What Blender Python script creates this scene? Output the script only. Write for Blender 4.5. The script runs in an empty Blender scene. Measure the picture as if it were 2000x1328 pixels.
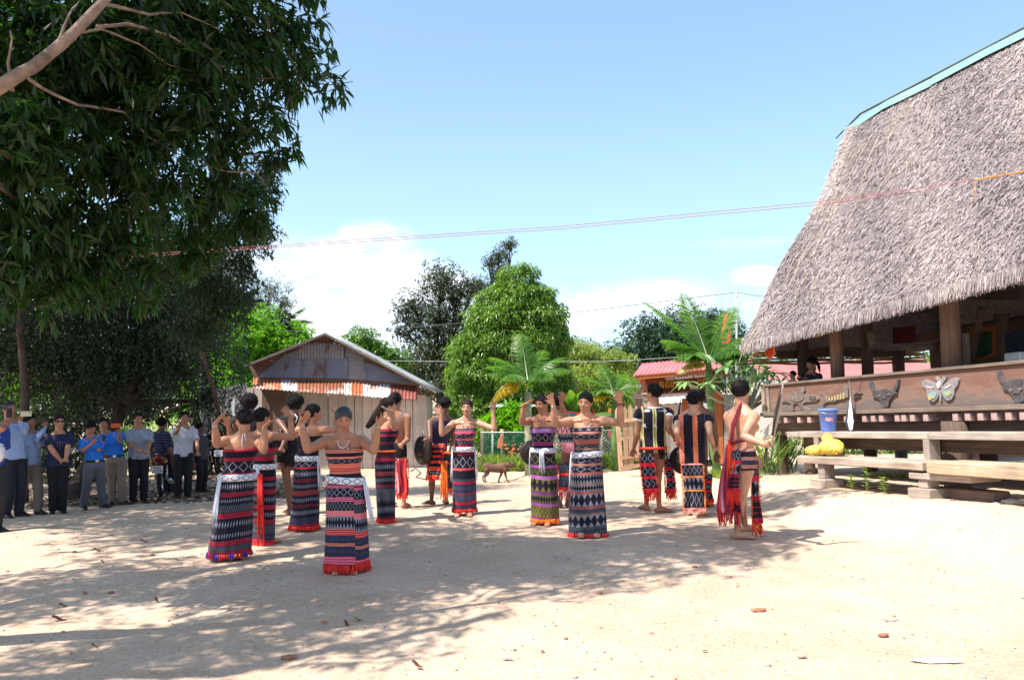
import bpy, bmesh, math, random
import numpy as np
from mathutils import Vector, Matrix, Euler, noise

random.seed(7)
rng = np.random.default_rng(11)
SC = bpy.context.scene
COL = SC.collection
R_ = math.radians

# ------------------------------------------------------------------ camera
FPX, CX, CY = 1600.0, 1000.0, 664.0
UPV = Vector((0, 0, 1))
CAMP = Vector((0, 0, 1.65))
CROT = (Matrix.Rotation(R_(93.33), 3, 'X') @ Matrix.Rotation(R_(-1.0), 3, 'Z'))
cd = bpy.data.cameras.new('camera')
cd.sensor_width = 36.0
cd.lens = 36.0 * FPX / 2000.0
cd.clip_start = 0.05
cd.clip_end = 2000
cam = bpy.data.objects.new('camera', cd)
COL.objects.link(cam)
cam.location = CAMP
cam.rotation_euler = CROT.to_euler()
SC.camera = cam

# ------------------------------------------------------------------ sun and sky
SUN_EL, SUN_H = R_(57), Vector((0.88, 0.475, 0)).normalized()   # light travels towards SUN_H
SUN_D = Vector((SUN_H.x * math.cos(SUN_EL), SUN_H.y * math.cos(SUN_EL), -math.sin(SUN_EL)))
sl = bpy.data.lights.new('sun', 'SUN')
sl.energy = 5.0
sl.angle = R_(0.53)
sl.color = (1.0, 0.94, 0.86)
so = bpy.data.objects.new('sun', sl)
COL.objects.link(so)
so.rotation_euler = SUN_D.to_track_quat('-Z', 'Y').to_euler()
so.location = (-20, -10, 40)

SC.view_settings.view_transform = 'Standard'
SC.view_settings.look = 'None'
SC.view_settings.gamma = 1.0
SC.view_settings.exposure = 0.84
SC.view_settings.use_curve_mapping = False
SC.cycles.use_denoising = True
SC.cycles.max_bounces = 8
SC.cycles.transparent_max_bounces = 8

def ray(px, py):
 return CROT @ Vector(((px - CX) / FPX, -(py - CY) / FPX, -1.0))

def P(px, py, d):
 v = ray(px, py)
 return CAMP + v * (d / v.y)

world = bpy.data.worlds.new('World')
SC.world = world
world.use_nodes = True
nt = world.node_tree
for n in list(nt.nodes):
 nt.nodes.remove(n)

def N(nt, typ, **kw):
 n = nt.nodes.new(typ)
 for k, v in kw.items():
  if k.startswith('i_'):
   key = k[2:]
   key = int(key) if key.isdigit() else key.replace('_', ' ')
   n.inputs[key].default_value = v
  else:
   setattr(n, k, v)
 return n

def math_n(nt, op, a, b=None, c=None, clamp=False):
 n = nt.nodes.new('ShaderNodeMath')
 n.operation = op
 n.use_clamp = clamp
 for i, x in enumerate((a, b, c)):
  if x is None:
   continue
  if isinstance(x, (int, float)):
   n.inputs[i].default_value = x
  else:
   nt.links.new(x, n.inputs[i])
 return n.outputs[0]

def build_world():
 L = nt.links.new
 out = N(nt, 'ShaderNodeOutputWorld')
 bg = N(nt, 'ShaderNodeBackground', i_Strength=0.13)
 sky = N(nt, 'ShaderNodeTexSky', sky_type='NISHITA', sun_disc=False)
 sky.sun_elevation = SUN_EL
 sky.sun_rotation = math.atan2(-SUN_H.x, -SUN_H.y)
 sky.air_density = 1.0
 sky.dust_density = 1.0
 sky.ozone_density = 1.6
 tc = N(nt, 'ShaderNodeTexCoord')
 # thin high veil and soft heaps low over the horizon
 nz = N(nt, 'ShaderNodeTexNoise', i_Scale=7.0, i_Detail=8.0, i_Roughness=0.55)
 mp = N(nt, 'ShaderNodeMapping')
 mp.inputs['Scale'].default_value = (1, 1, 2.1)
 L(tc.outputs['Generated'], mp.inputs['Vector'])
 L(mp.outputs[0], nz.inputs['Vector'])
 sep = N(nt, 'ShaderNodeSeparateXYZ')
 L(tc.outputs['Generated'], sep.inputs[0])
 el = sep.outputs['Z']
 total = None
 # cloud heaps: (pixel centre, angular half sizes, weight)
 heaps = [((735, 470), 0.065, 0.034, 1.5), ((690, 520), 0.13, 0.05, 1.35), ((770, 560), 0.13, 0.05, 1.25),
    ((600, 600), 0.12, 0.06, 1.2), ((1130, 610), 0.09, 0.05, 1.0), ((1475, 540), 0.045, 0.018, 1.0),
    ((500, 500), 0.12, 0.06, 0.9), ((1500, 470), 0.16, 0.012, 0.42), ((1300, 600), 0.25, 0.05, 0.7),
    ((900, 640), 0.35, 0.05, 1.0)]
 for az, ez, sx, sy, wgt in [(2.2, .16, .16, .07, 1.3), (2.9, .3, .2, .06, 1.1), (-2.4, .2, .22, .08, 1.3),
        (-1.5, .14, .2, .07, 1.2), (1.5, .2, .12, .05, 1.2), (-2.0, .5, .2, .05, .8)]:
  heaps.append(((az, ez), sx, sy, -wgt))
 for c, sx, sy, wgt in heaps:
  if wgt > 0:
   v = ray(*c).normalized()
  else:
   wgt = -wgt
   v = Vector((math.sin(c[0]) * math.cos(c[1]), math.cos(c[0]) * math.cos(c[1]), math.sin(c[1])))
  r = Vector((v.y, -v.x, 0)).normalized()
  u = r.cross(v)
  d1 = N(nt, 'ShaderNodeVectorMath', operation='DOT_PRODUCT')
  d1.inputs[1].default_value = r / sx
  d2 = N(nt, 'ShaderNodeVectorMath', operation='DOT_PRODUCT')
  d2.inputs[1].default_value = u / sy
  d3 = N(nt, 'ShaderNodeVectorMath', operation='DOT_PRODUCT')
  d3.inputs[1].default_value = v
  for d in (d1, d2, d3):
   L(tc.outputs['Generated'], d.inputs[0])
  q = math_n(nt, 'ADD', math_n(nt, 'POWER', math_n(nt, 'ABSOLUTE', d1.outputs['Value']), 2.0),
     math_n(nt, 'POWER', math_n(nt, 'ABSOLUTE', d2.outputs['Value']), 2.0))
  g = math_n(nt, 'MULTIPLY', math_n(nt, 'SUBTRACT', 1.0, q, clamp=True), wgt)
  g = math_n(nt, 'MULTIPLY', g, math_n(nt, 'GREATER_THAN', d3.outputs['Value'], 0.0))
  total = g if total is None else math_n(nt, 'MAXIMUM', total, g)
 m = math_n(nt, 'MULTIPLY', total, math_n(nt, 'MULTIPLY_ADD', nz.outputs['Fac'], 3.4, -0.75))
 mr = N(nt, 'ShaderNodeMapRange', interpolation_type='SMOOTHSTEP')
 mr.inputs['From Min'].default_value = 0.22
 mr.inputs['From Max'].default_value = 1.25
 L(m, mr.inputs['Value'])
 # tropical haze whitening towards the horizon
 hz = N(nt, 'ShaderNodeMapRange', interpolation_type='SMOOTHSTEP')
 hz.inputs['From Min'].default_value = 0.42
 hz.inputs['From Max'].default_value = -0.05
 L(el, hz.inputs['Value'])
 mixh = N(nt, 'ShaderNodeMix', data_type='RGBA')
 L(math_n(nt, 'MULTIPLY_ADD', hz.outputs[0], 0.50, 0.24), mixh.inputs['Factor'])
 L(sky.outputs[0], mixh.inputs['A'])
 mixh.inputs['B'].default_value = (3.1, 5.0, 6.9, 1)
 mixc = N(nt, 'ShaderNodeMix', data_type='RGBA')
 L(math_n(nt, 'MULTIPLY', mr.outputs[0], .85), mixc.inputs['Factor'])
 L(mixh.outputs['Result'], mixc.inputs['A'])
 mixc.inputs['B'].default_value = (6.6, 6.7, 6.9, 1)
 L(mixc.outputs['Result'], bg.inputs['Color'])
 L(bg.outputs[0], out.inputs['Surface'])

build_world()

# frame of the stilt house: its floor and the bank it stands on rise towards us
HA = ray(560, 838).normalized()                       # long axis, pointing away from us (the floor dips that way)
HN = Vector((HA.y, -HA.x, 0)).normalized()            # into the house
HO = P(1491, 809, 14.3)                               # near lower left corner of the carved panel
HAh = Vector((HA.x, HA.y, 0))
BANK = 1.015

# ------------------------------------------------------------------ ground height
def sstep(a, b, x):
 t = min(1.0, max(0.0, (x - a) / (b - a)))
 return t * t * (3 - 2 * t)

def gz(x, y):
 t = (y - 10) - 0.45 * x
 z = -0.30 * sstep(1.2, 9.5, t) * (1 - sstep(3.0, 5.5, x))
 # sandy bank under the stilt house
 qx, qy = x - HO.x, y - HO.y
 w = qx * HN.x + qy * HN.y
 s = -(qx * HAh.x + qy * HAh.y) / HAh.length_squared
 base = HO.z - HA.z * s - BANK
 k = sstep(-2.3, -1.1, w + .10 * math.sin(s * 2.1) + .05 * math.sin(s * 5.3)) * (1 - sstep(5.0, 7.0, w)) * sstep(-3.0, 1.0, s)
 return z + (base - z) * k

def G(px, py):
 """ground point seen at a pixel"""
 v = ray(px, py)
 t = 5.0
 for _ in range(60):
  p = CAMP + v * t
  f = p.z - gz(p.x, p.y)
  t += f / max(0.02, -v.z) * 0.7
 return CAMP + v * t

# ------------------------------------------------------------------ object helpers
def link(o, parent=None):
 COL.objects.link(o)
 if parent is not None:
  o.parent = parent
 return o

def tag(o, label=None, cat=None, group=None, kind=None):
 if label: o['label'] = label
 if cat: o['category'] = cat
 if group: o['group'] = group
 if kind: o['kind'] = kind
 return o

def empty(name, loc, label=None, cat=None, group=None, rz=0.0):
 o = bpy.data.objects.new(name, None)
 o.empty_display_size = 0.1
 o.location = loc
 o.rotation_euler = (0, 0, rz)
 link(o)
 return tag(o, label, cat, group)

class MB:
 """collects vertices and faces"""
 def __init__(s):
  s.v, s.f, s.m, s.pat = [], [], [], []

 def add(s, verts, faces, mi=0, pat=None):
  o = len(s.v)
  s.v.extend([tuple(v) for v in verts])
  s.f.extend([tuple(i + o for i in f) for f in faces])
  s.m.extend([mi] * len(faces))
  if pat is not None:
   s.pat.extend(pat)
  return s

 def box(s, c, size, axes=None, mi=0, taper=1.0):
  c = Vector(c)
  X, Y, Z = axes if axes else (Vector((1, 0, 0)), Vector((0, 1, 0)), Vector((0, 0, 1)))
  hx, hy, hz = size[0] / 2, size[1] / 2, size[2] / 2
  vs = []
  for z in (-1, 1):
   k = taper if z > 0 else 1.0
   for x, y in ((-1, -1), (1, -1), (1, 1), (-1, 1)):
    vs.append(c + X * (hx * x * k) + Y * (hy * y * k) + Z * (hz * z))
  return s.add(vs, [(3, 2, 1, 0), (4, 5, 6, 7), (0, 1, 5, 4), (1, 2, 6, 5), (2, 3, 7, 6), (3, 0, 4, 7)], mi)

 def tube(s, pts, rad, seg=10, mi=0, flat=None, up=None, cap=True):
  """rings along pts; rad: list of r or (rx, ry); up: reference for the ry direction"""
  pts = [Vector(p) for p in pts]
  n = len(pts)
  if not isinstance(rad, (list, tuple)):
   rad = [rad] * n
  vs, fs = [], []
  prev = None
  for i, p in enumerate(pts):
   t = (pts[min(i + 1, n - 1)] - pts[max(i - 1, 0)])
   if t.length < 1e-9:
    t = Vector((0, 0, 1))
   t.normalize()
   if prev is None:
    u = Vector(up) if up is not None else (Vector((0, 1, 0)) if abs(t.y) < 0.9 else Vector((1, 0, 0)))
   else:
    u = prev
   b = u - t * u.dot(t)
   if b.length < 1e-6:
    b = t.orthogonal()
   b.normalize()
   prev = b
   a = b.cross(t)
   r = rad[i]
   rx, ry = (r, r) if not isinstance(r, (tuple, list)) else r
   for k in range(seg):
    th = 2 * math.pi * k / seg
    vs.append(p + a * (rx * math.cos(th)) + b * (ry * math.sin(th)))
  for i in range(n - 1):
   for k in range(seg):
    k2 = (k + 1) % seg
    fs.append((i * seg + k, i * seg + k2, (i + 1) * seg + k2, (i + 1) * seg + k))
  if cap:
   fs.append(tuple(reversed(range(seg))))
   fs.append(tuple((n - 1) * seg + k for k in range(seg)))
  return s.add(vs, fs, mi)

 def ell(s, c, r, axes=None, seg=12, rings=8, mi=0):
  c = Vector(c)
  X, Y, Z = axes if axes else (Vector((1, 0, 0)), Vector((0, 1, 0)), Vector((0, 0, 1)))
  if not isinstance(r, (tuple, list)):
   r = (r, r, r)
  vs = [c + Z * r[2]]
  for i in range(1, rings):
   ph = math.pi * i / rings
   for k in range(seg):
    th = 2 * math.pi * k / seg
    vs.append(c + X * (r[0] * math.sin(ph) * math.cos(th)) + Y * (r[1] * math.sin(ph) * math.sin(th)) + Z * (r[2] * math.cos(ph)))
  vs.append(c - Z * r[2])
  fs = []
  for k in range(seg):
   fs.append((0, 1 + k, 1 + (k + 1) % seg))
  for i in range(rings - 2):
   a = 1 + i * seg
   for k in range(seg):
    k2 = (k + 1) % seg
    fs.append((a + k, a + seg + k, a + seg + k2, a + k2))
  a = 1 + (rings - 2) * seg
  for k in range(seg):
   fs.append((a + k, len(vs) - 1, a + (k + 1) % seg))
  return s.add(vs, fs, mi)

 def poly(s, pts, thick, nrm, mi=0):
  """extruded outline (concave allowed)"""
  n = len(pts)
  pts = [Vector(p) for p in pts]
  nrm = Vector(nrm).normalized()
  top = [p + nrm * thick for p in pts]
  from mathutils.geometry import tessellate_polygon
  tris = tessellate_polygon([pts])
  vs = pts + top
  fs = []
  for t in tris:
   a, b, c = t
   if (pts[b] - pts[a]).cross(pts[c] - pts[a]).dot(nrm) < 0:
    a, b, c = c, b, a
   fs.append((a + n, b + n, c + n))
  # orientation for sides
  area = Vector((0, 0, 0))
  for i in range(n):
   area += pts[i].cross(pts[(i + 1) % n])
  sgn = area.dot(nrm) > 0
  for i in range(n):
   j = (i + 1) % n
   fs.append((i, j, j + n, i + n) if sgn else (j, i, i + n, j + n))
  return s.add(vs, fs, mi)

 def mesh(s, name, mats, smooth=False, origin=None):
  me = bpy.data.meshes.new(name)
  vv = s.v
  if origin is not None:
   ox, oy, oz = origin
   vv = [(v[0] - ox, v[1] - oy, v[2] - oz) for v in vv]
  me.from_pydata(vv, [], s.f)
  for m in (mats if isinstance(mats, (list, tuple)) else [mats]):
   me.materials.append(m)
  if any(s.m):
   me.polygons.foreach_set('material_index', s.m)
  if smooth:
   me.polygons.foreach_set('use_smooth', [True] * len(me.polygons))
  if s.pat:
   at = me.attributes.new('pat', 'FLOAT_VECTOR', 'POINT')
   at.data.foreach_set('vector', np.array(s.pat, dtype=np.float32).ravel())
  me.update()
  return me

 def obj(s, name, mats, parent=None, smooth=False, loc=None):
  """world-space vertices; origin at loc (or at the parent's origin)"""
  org = Vector(loc) if loc is not None else (parent_world(parent) if parent is not None else Vector((0, 0, 0)))
  o = bpy.data.objects.new(name, s.mesh(name, mats, smooth, org))
  link(o, parent)
  if parent is not None:
   o.location = org - parent_world(parent)
  else:
   o.location = org
  return o

def parent_world(o):
 v = Vector((0, 0, 0))
 while o is not None:
  v = v + o.location
  o = o.parent
 return v

def raw_mesh(name, verts, faces4, mats, tint=None, smooth=False):
 """fast mesh from numpy: verts (n,3), faces (m,k)"""
 me = bpy.data.meshes.new(name)
 m, k = faces4.shape
 me.vertices.add(len(verts))
 me.vertices.foreach_set('co', verts.astype(np.float32).ravel())
 me.loops.add(m * k)
 me.loops.foreach_set('vertex_index', faces4.astype(np.int32).ravel())
 me.polygons.add(m)
 me.polygons.foreach_set('loop_start', np.arange(0, m * k, k, dtype=np.int32))
 me.polygons.foreach_set('loop_total', np.full(m, k, dtype=np.int32))
 for mt in (mats if isinstance(mats, (list, tuple)) else [mats]):
  me.materials.append(mt)
 if tint is not None:
  a = me.attributes.new('tint', 'FLOAT', 'POINT')
  a.data.foreach_set('value', tint.astype(np.float32))
 if smooth:
  me.polygons.foreach_set('use_smooth', np.ones(m, dtype=bool))
 me.update(calc_edges=True)
 me.validate()
 return me

# ------------------------------------------------------------------ materials
MATS = {}

def new_mat(name):
 m = bpy.data.materials.new(name)
 m.use_nodes = True
 t = m.node_tree
 b = t.nodes['Principled BSDF']
 return m, t, b

def plain(name, col, rough=0.7, var=0.15, scale=6.0, metal=0.0, bump=0.0, bscale=40.0, spec=0.3, coat=0.0, stretch=None):
 """base colour with soft mottling and optional fine relief"""
 if name in MATS:
  return MATS[name]
 m, t, b = new_mat(name)
 L = t.links.new
 tc = N(t, 'ShaderNodeTexCoord')
 vec = tc.outputs['Object']
 if stretch:
  mp = N(t, 'ShaderNodeMapping')
  mp.inputs['Scale'].default_value = stretch
  L(vec, mp.inputs['Vector'])
  vec = mp.outputs[0]
 nz = N(t, 'ShaderNodeTexNoise', i_Scale=scale, i_Detail=6.0, i_Roughness=0.6)
 L(vec, nz.inputs['Vector'])
 rmp = N(t, 'ShaderNodeValToRGB')
 rmp.color_ramp.elements[0].position = 0.3
 rmp.color_ramp.elements[1].position = 0.7
 rmp.color_ramp.elements[0].color = tuple(c * (1 - var) for c in col) + (1,)
 rmp.color_ramp.elements[1].color = tuple(min(1, c * (1 + var)) for c in col) + (1,)
 L(nz.outputs['Fac'], rmp.inputs[0])
 L(rmp.outputs[0], b.inputs['Base Color'])
 b.inputs['Roughness'].default_value = rough
 b.inputs['Metallic'].default_value = metal
 b.inputs['Specular IOR Level'].default_value = spec
 b.inputs['Coat Weight'].default_value = coat
 if bump:
  n2 = N(t, 'ShaderNodeTexNoise', i_Scale=bscale, i_Detail=4.0)
  L(vec, n2.inputs['Vector'])
  bp = N(t, 'ShaderNodeBump', i_Strength=bump, i_Distance=0.01)
  L(n2.outputs['Fac'], bp.inputs['Height'])
  L(bp.outputs[0], b.inputs['Normal'])
 MATS[name] = m
 return m

def wood(name, c1, c2, rough=0.8, axis='X', scale=3.0, grain=22.0):
 """weathered wood: long grain, knots, per-object tone"""
 if name in MATS:
  return MATS[name]
 m, t, b = new_mat(name)
 L = t.links.new
 tc = N(t, 'ShaderNodeTexCoord')
 oi = N(t, 'ShaderNodeObjectInfo')
 mp = N(t, 'ShaderNodeMapping')
 s = {'X': (0.6, grain, grain), 'Y': (grain, 0.6, grain), 'Z': (grain, grain, 0.6)}[axis]
 mp.inputs['Scale'].default_value = s
 L(tc.outputs['Object'], mp.inputs['Vector'])
 addv = N(t, 'ShaderNodeVectorMath', operation='ADD')
 L(mp.outputs[0], addv.inputs[0])
 cmb = N(t, 'ShaderNodeCombineXYZ')
 L(math_n(t, 'MULTIPLY', oi.outputs['Random'], 37.0), cmb.inputs[0])
 L(cmb.outputs[0], addv.inputs[1])
 nz = N(t, 'ShaderNodeTexNoise', i_Scale=scale, i_Detail=7.0, i_Roughness=0.65)
 L(addv.outputs[0], nz.inputs['Vector'])
 rmp = N(t, 'ShaderNodeValToRGB')
 rmp.color_ramp.elements[0].position = 0.32
 rmp.color_ramp.elements[1].position = 0.68
 rmp.color_ramp.elements[0].color = tuple(c1) + (1,)
 rmp.color_ramp.elements[1].color = tuple(c2) + (1,)
 L(nz.outputs['Fac'], rmp.inputs[0])
 n3 = N(t, 'ShaderNodeTexNoise', i_Scale=2.3, i_Detail=5.0)
 L(tc.outputs['Object'], n3.inputs['Vector'])
 mx = N(t, 'ShaderNodeMix', data_type='RGBA', blend_type='MULTIPLY')
 mx.inputs['Factor'].default_value = 1.0
 L(rmp.outputs[0], mx.inputs['A'])
 k = math_n(t, 'MULTIPLY_ADD', n3.outputs['Fac'], 0.9, 0.35)
 k = math_n(t, 'MULTIPLY', k, math_n(t, 'MULTIPLY_ADD', oi.outputs['Random'], 0.45, 0.85))
 c3 = N(t, 'ShaderNodeCombineXYZ')
 for i in range(3):
  L(k, c3.inputs[i])
 L(c3.outputs[0], mx.inputs['B'])
 L(mx.outputs['Result'], b.inputs['Base Color'])
 b.inputs['Roughness'].default_value = rough
 b.inputs['Specular IOR Level'].default_value = 0.2
 bp = N(t, 'ShaderNodeBump', i_Strength=0.5, i_Distance=0.006)
 L(nz.outputs['Fac'], bp.inputs['Height'])
 L(bp.outputs[0], b.inputs['Normal'])
 MATS[name] = m
 return m

def leaf_mat(name, dark, light, trans=0.35, rough=0.45, tcol=None, spec=0.45):
 if name in MATS:
  return MATS[name]
 m, t, b = new_mat(name)
 L = t.links.new
 at = N(t, 'ShaderNodeAttribute', attribute_name='tint')
 rmp = N(t, 'ShaderNodeValToRGB')
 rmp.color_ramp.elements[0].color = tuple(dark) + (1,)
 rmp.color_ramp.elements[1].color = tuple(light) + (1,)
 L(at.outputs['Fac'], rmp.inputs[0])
 L(rmp.outputs[0], b.inputs['Base Color'])
 b.inputs['Roughness'].default_value = rough
 b.inputs['Specular IOR Level'].default_value = spec
 tr = N(t, 'ShaderNodeBsdfTranslucent')
 mx2 = N(t, 'ShaderNodeMix', data_type='RGBA', blend_type='MULTIPLY')
 mx2.inputs['Factor'].default_value = 1.0
 L(rmp.outputs[0], mx2.inputs['A'])
 mx2.inputs['B'].default_value = tuple(tcol or (2.2, 2.6, 0.8)) + (1,)
 L(mx2.outputs['Result'], tr.inputs['Color'])
 ms = N(t, 'ShaderNodeMixShader')
 ms.inputs[0].default_value = trans
 L(b.outputs[0], ms.inputs[1])
 L(tr.outputs[0], ms.inputs[2])
 L(ms.outputs[0], t.nodes['Material Output'].inputs['Surface'])
 MATS[name] = m
 return m

def rust_metal(name, base, rust, amount=0.5, scale=1.6, rough=0.55, metal=0.2):
 if name in MATS:
  return MATS[name]
 m, t, b = new_mat(name)
 L = t.links.new
 tc = N(t, 'ShaderNodeTexCoord')
 mp = N(t, 'ShaderNodeMapping')
 mp.inputs['Scale'].default_value = (1.4, 1.4, 0.7)
 L(tc.outputs['Object'], mp.inputs['Vector'])
 nz = N(t, 'ShaderNodeTexNoise', i_Scale=scale, i_Detail=9.0, i_Roughness=0.68)
 L(mp.outputs[0], nz.inputs['Vector'])
 mr = N(t, 'ShaderNodeMapRange')
 mr.inputs['From Min'].default_value = 0.62 - amount * 0.3
 mr.inputs['From Max'].default_value = 0.72 - amount * 0.3
 L(nz.outputs['Fac'], mr.inputs['Value'])
 n2 = N(t, 'ShaderNodeTexNoise', i_Scale=scale * 6, i_Detail=5.0)
 L(mp.outputs[0], n2.inputs['Vector'])
 r2 = N(t, 'ShaderNodeValToRGB')
 r2.color_ramp.elements[0].color = tuple(c * 0.5 for c in rust) + (1,)
 r2.color_ramp.elements[1].color = tuple(min(1, c * 1.4) for c in rust) + (1,)
 L(n2.outputs['Fac'], r2.inputs[0])
 r1 = N(t, 'ShaderNodeValToRGB')
 r1.color_ramp.elements[0].color = tuple(c * 0.7 for c in base) + (1,)
 r1.color_ramp.elements[1].color = tuple(min(1, c * 1.15) for c in base) + (1,)
 L(n2.outputs['Fac'], r1.inputs[0])
 mx = N(t, 'ShaderNodeMix', data_type='RGBA')
 L(mr.outputs[0], mx.inputs['Factor'])
 L(r1.outputs[0], mx.inputs['A'])
 L(r2.outputs[0], mx.inputs['B'])
 L(mx.outputs['Result'], b.inputs['Base Color'])
 b.inputs['Roughness'].default_value = rough
 b.inputs['Metallic'].default_value = metal
 MATS[name] = m
 return m
# ------------------------------------------------------------------ ground
def ground_material():
 m, t, b = new_mat('packed_sandy_earth')
 L = t.links.new
 tc = N(t, 'ShaderNodeTexCoord')
 v = tc.outputs['Object']

 def noise_n(s, d=6.0, r=0.6, vec=v):
  n = N(t, 'ShaderNodeTexNoise', i_Scale=s, i_Detail=d, i_Roughness=r)
  L(vec, n.inputs['Vector'])
  return n.outputs['Fac']
 big = noise_n(0.35, 5)
 mid = noise_n(2.2, 6)
 fine = noise_n(28, 8, 0.7)
 r = N(t, 'ShaderNodeValToRGB')
 e = r.color_ramp.elements
 e[0].position, e[1].position = 0.3, 0.72
 e[0].color = (0.46, 0.325, 0.23, 1)
 e[1].color = (0.73, 0.56, 0.43, 1)
 L(math_n(t, 'ADD', math_n(t, 'MULTIPLY', big, 0.6), math_n(t, 'MULTIPLY', mid, 0.4)), r.inputs[0])
 # grit: fine light and dark grains
 r2 = N(t, 'ShaderNodeValToRGB')
 e = r2.color_ramp.elements
 e[0].position, e[1].position = 0.30, 0.62
 e[0].color = (0.62, 0.58, 0.54, 1)
 e[1].color = (1.06, 1.05, 1.04, 1)
 L(fine, r2.inputs[0])
 mx = N(t, 'ShaderNodeMix', data_type='RGBA', blend_type='MULTIPLY')
 mx.inputs['Factor'].default_value = 0.8
 L(r.outputs[0], mx.inputs['A'])
 L(r2.outputs[0], mx.inputs['B'])
 # small dark specks (leaf crumbs)
 vo = N(t, 'ShaderNodeTexVoronoi', i_Scale=9.0)
 mpv = N(t, 'ShaderNodeMapping')
 L(v, mpv.inputs['Vector'])
 L(mpv.outputs[0], vo.inputs['Vector'])
 sp = math_n(t, 'LESS_THAN', vo.outputs['Distance'], 0.06)
 sp = math_n(t, 'MULTIPLY', sp, math_n(t, 'GREATER_THAN', noise_n(1.3, 3), 0.52))
 mx2 = N(t, 'ShaderNodeMix', data_type='RGBA')
 L(math_n(t, 'MULTIPLY', sp, 0.55), mx2.inputs['Factor'])
 L(mx.outputs['Result'], mx2.inputs['A'])
 mx2.inputs['B'].default_value = (0.16, 0.10, 0.06, 1)
 L(mx2.outputs['Result'], b.inputs['Base Color'])
 b.inputs['Roughness'].default_value = 0.95
 b.inputs['Specular IOR Level'].default_value = 0.1
 h = math_n(t, 'ADD', math_n(t, 'MULTIPLY', fine, 0.25), math_n(t, 'MULTIPLY', noise_n(7, 6), 0.8))
 bp = N(t, 'ShaderNodeBump', i_Strength=0.8, i_Distance=0.03)
 L(h, bp.inputs['Height'])
 L(bp.outputs[0], b.inputs['Normal'])
 return m

def build_ground():
 def axis(lo, hi, far_lo, far_hi, step):
  a = list(np.arange(lo, hi + 1e-6, step))
  s, x = step, lo
  left = []
  while x > far_lo:
   s *= 1.35
   x -= s
   left.append(x)
  s, x = step, hi
  right = []
  while x < far_hi:
   s *= 1.35
   x += s
   right.append(x)
  return left[::-1] + a + right
 xs = axis(-10, 9, -900, 900, 0.085)
 ys = axis(2.2, 17, -900, 900, 0.085)
 nx, ny = len(xs), len(ys)
 V = np.zeros((nx * ny, 3))
 i = 0
 for y in ys:
  for x in xs:
   z = gz(x, y)
   if abs(x) < 20 and -2 < y < 30:
    z += 0.018 * noise.noise((x * 0.9, y * 0.9, 0)) + 0.012 * noise.noise((x * 3.1, y * 3.1, 4)) + 0.007 * noise.noise((x * 6, y * 6, 9)) - 0.010 * max(0, noise.noise((x * 4.3, y * 3.2, 30)) - .25)
   V[i] = (x, y, z)
   i += 1
 idx = np.arange(nx * ny).reshape(ny, nx)
 F = np.stack([idx[:-1, :-1].ravel(), idx[:-1, 1:].ravel(), idx[1:, 1:].ravel(), idx[1:, :-1].ravel()], 1)
 o = bpy.data.objects.new('ground', raw_mesh('ground', V, F, ground_material(), smooth=True))
 link(o)
 tag(o, 'pale sandy packed earth of the village square', None, None, 'structure')

build_ground()

def rock_mesh(seed, flat=0.55):
 r = random.Random(seed)
 bm = bmesh.new()
 bmesh.ops.create_icosphere(bm, subdivisions=1, radius=1)
 for v in bm.verts:
  k = r.uniform(0.72, 1.1)
  v.co = Vector((v.co.x * k, v.co.y * k * 0.8, v.co.z * k * flat))
 me = bpy.data.meshes.new('stone')
 bm.to_mesh(me)
 bm.free()
 return me

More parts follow.
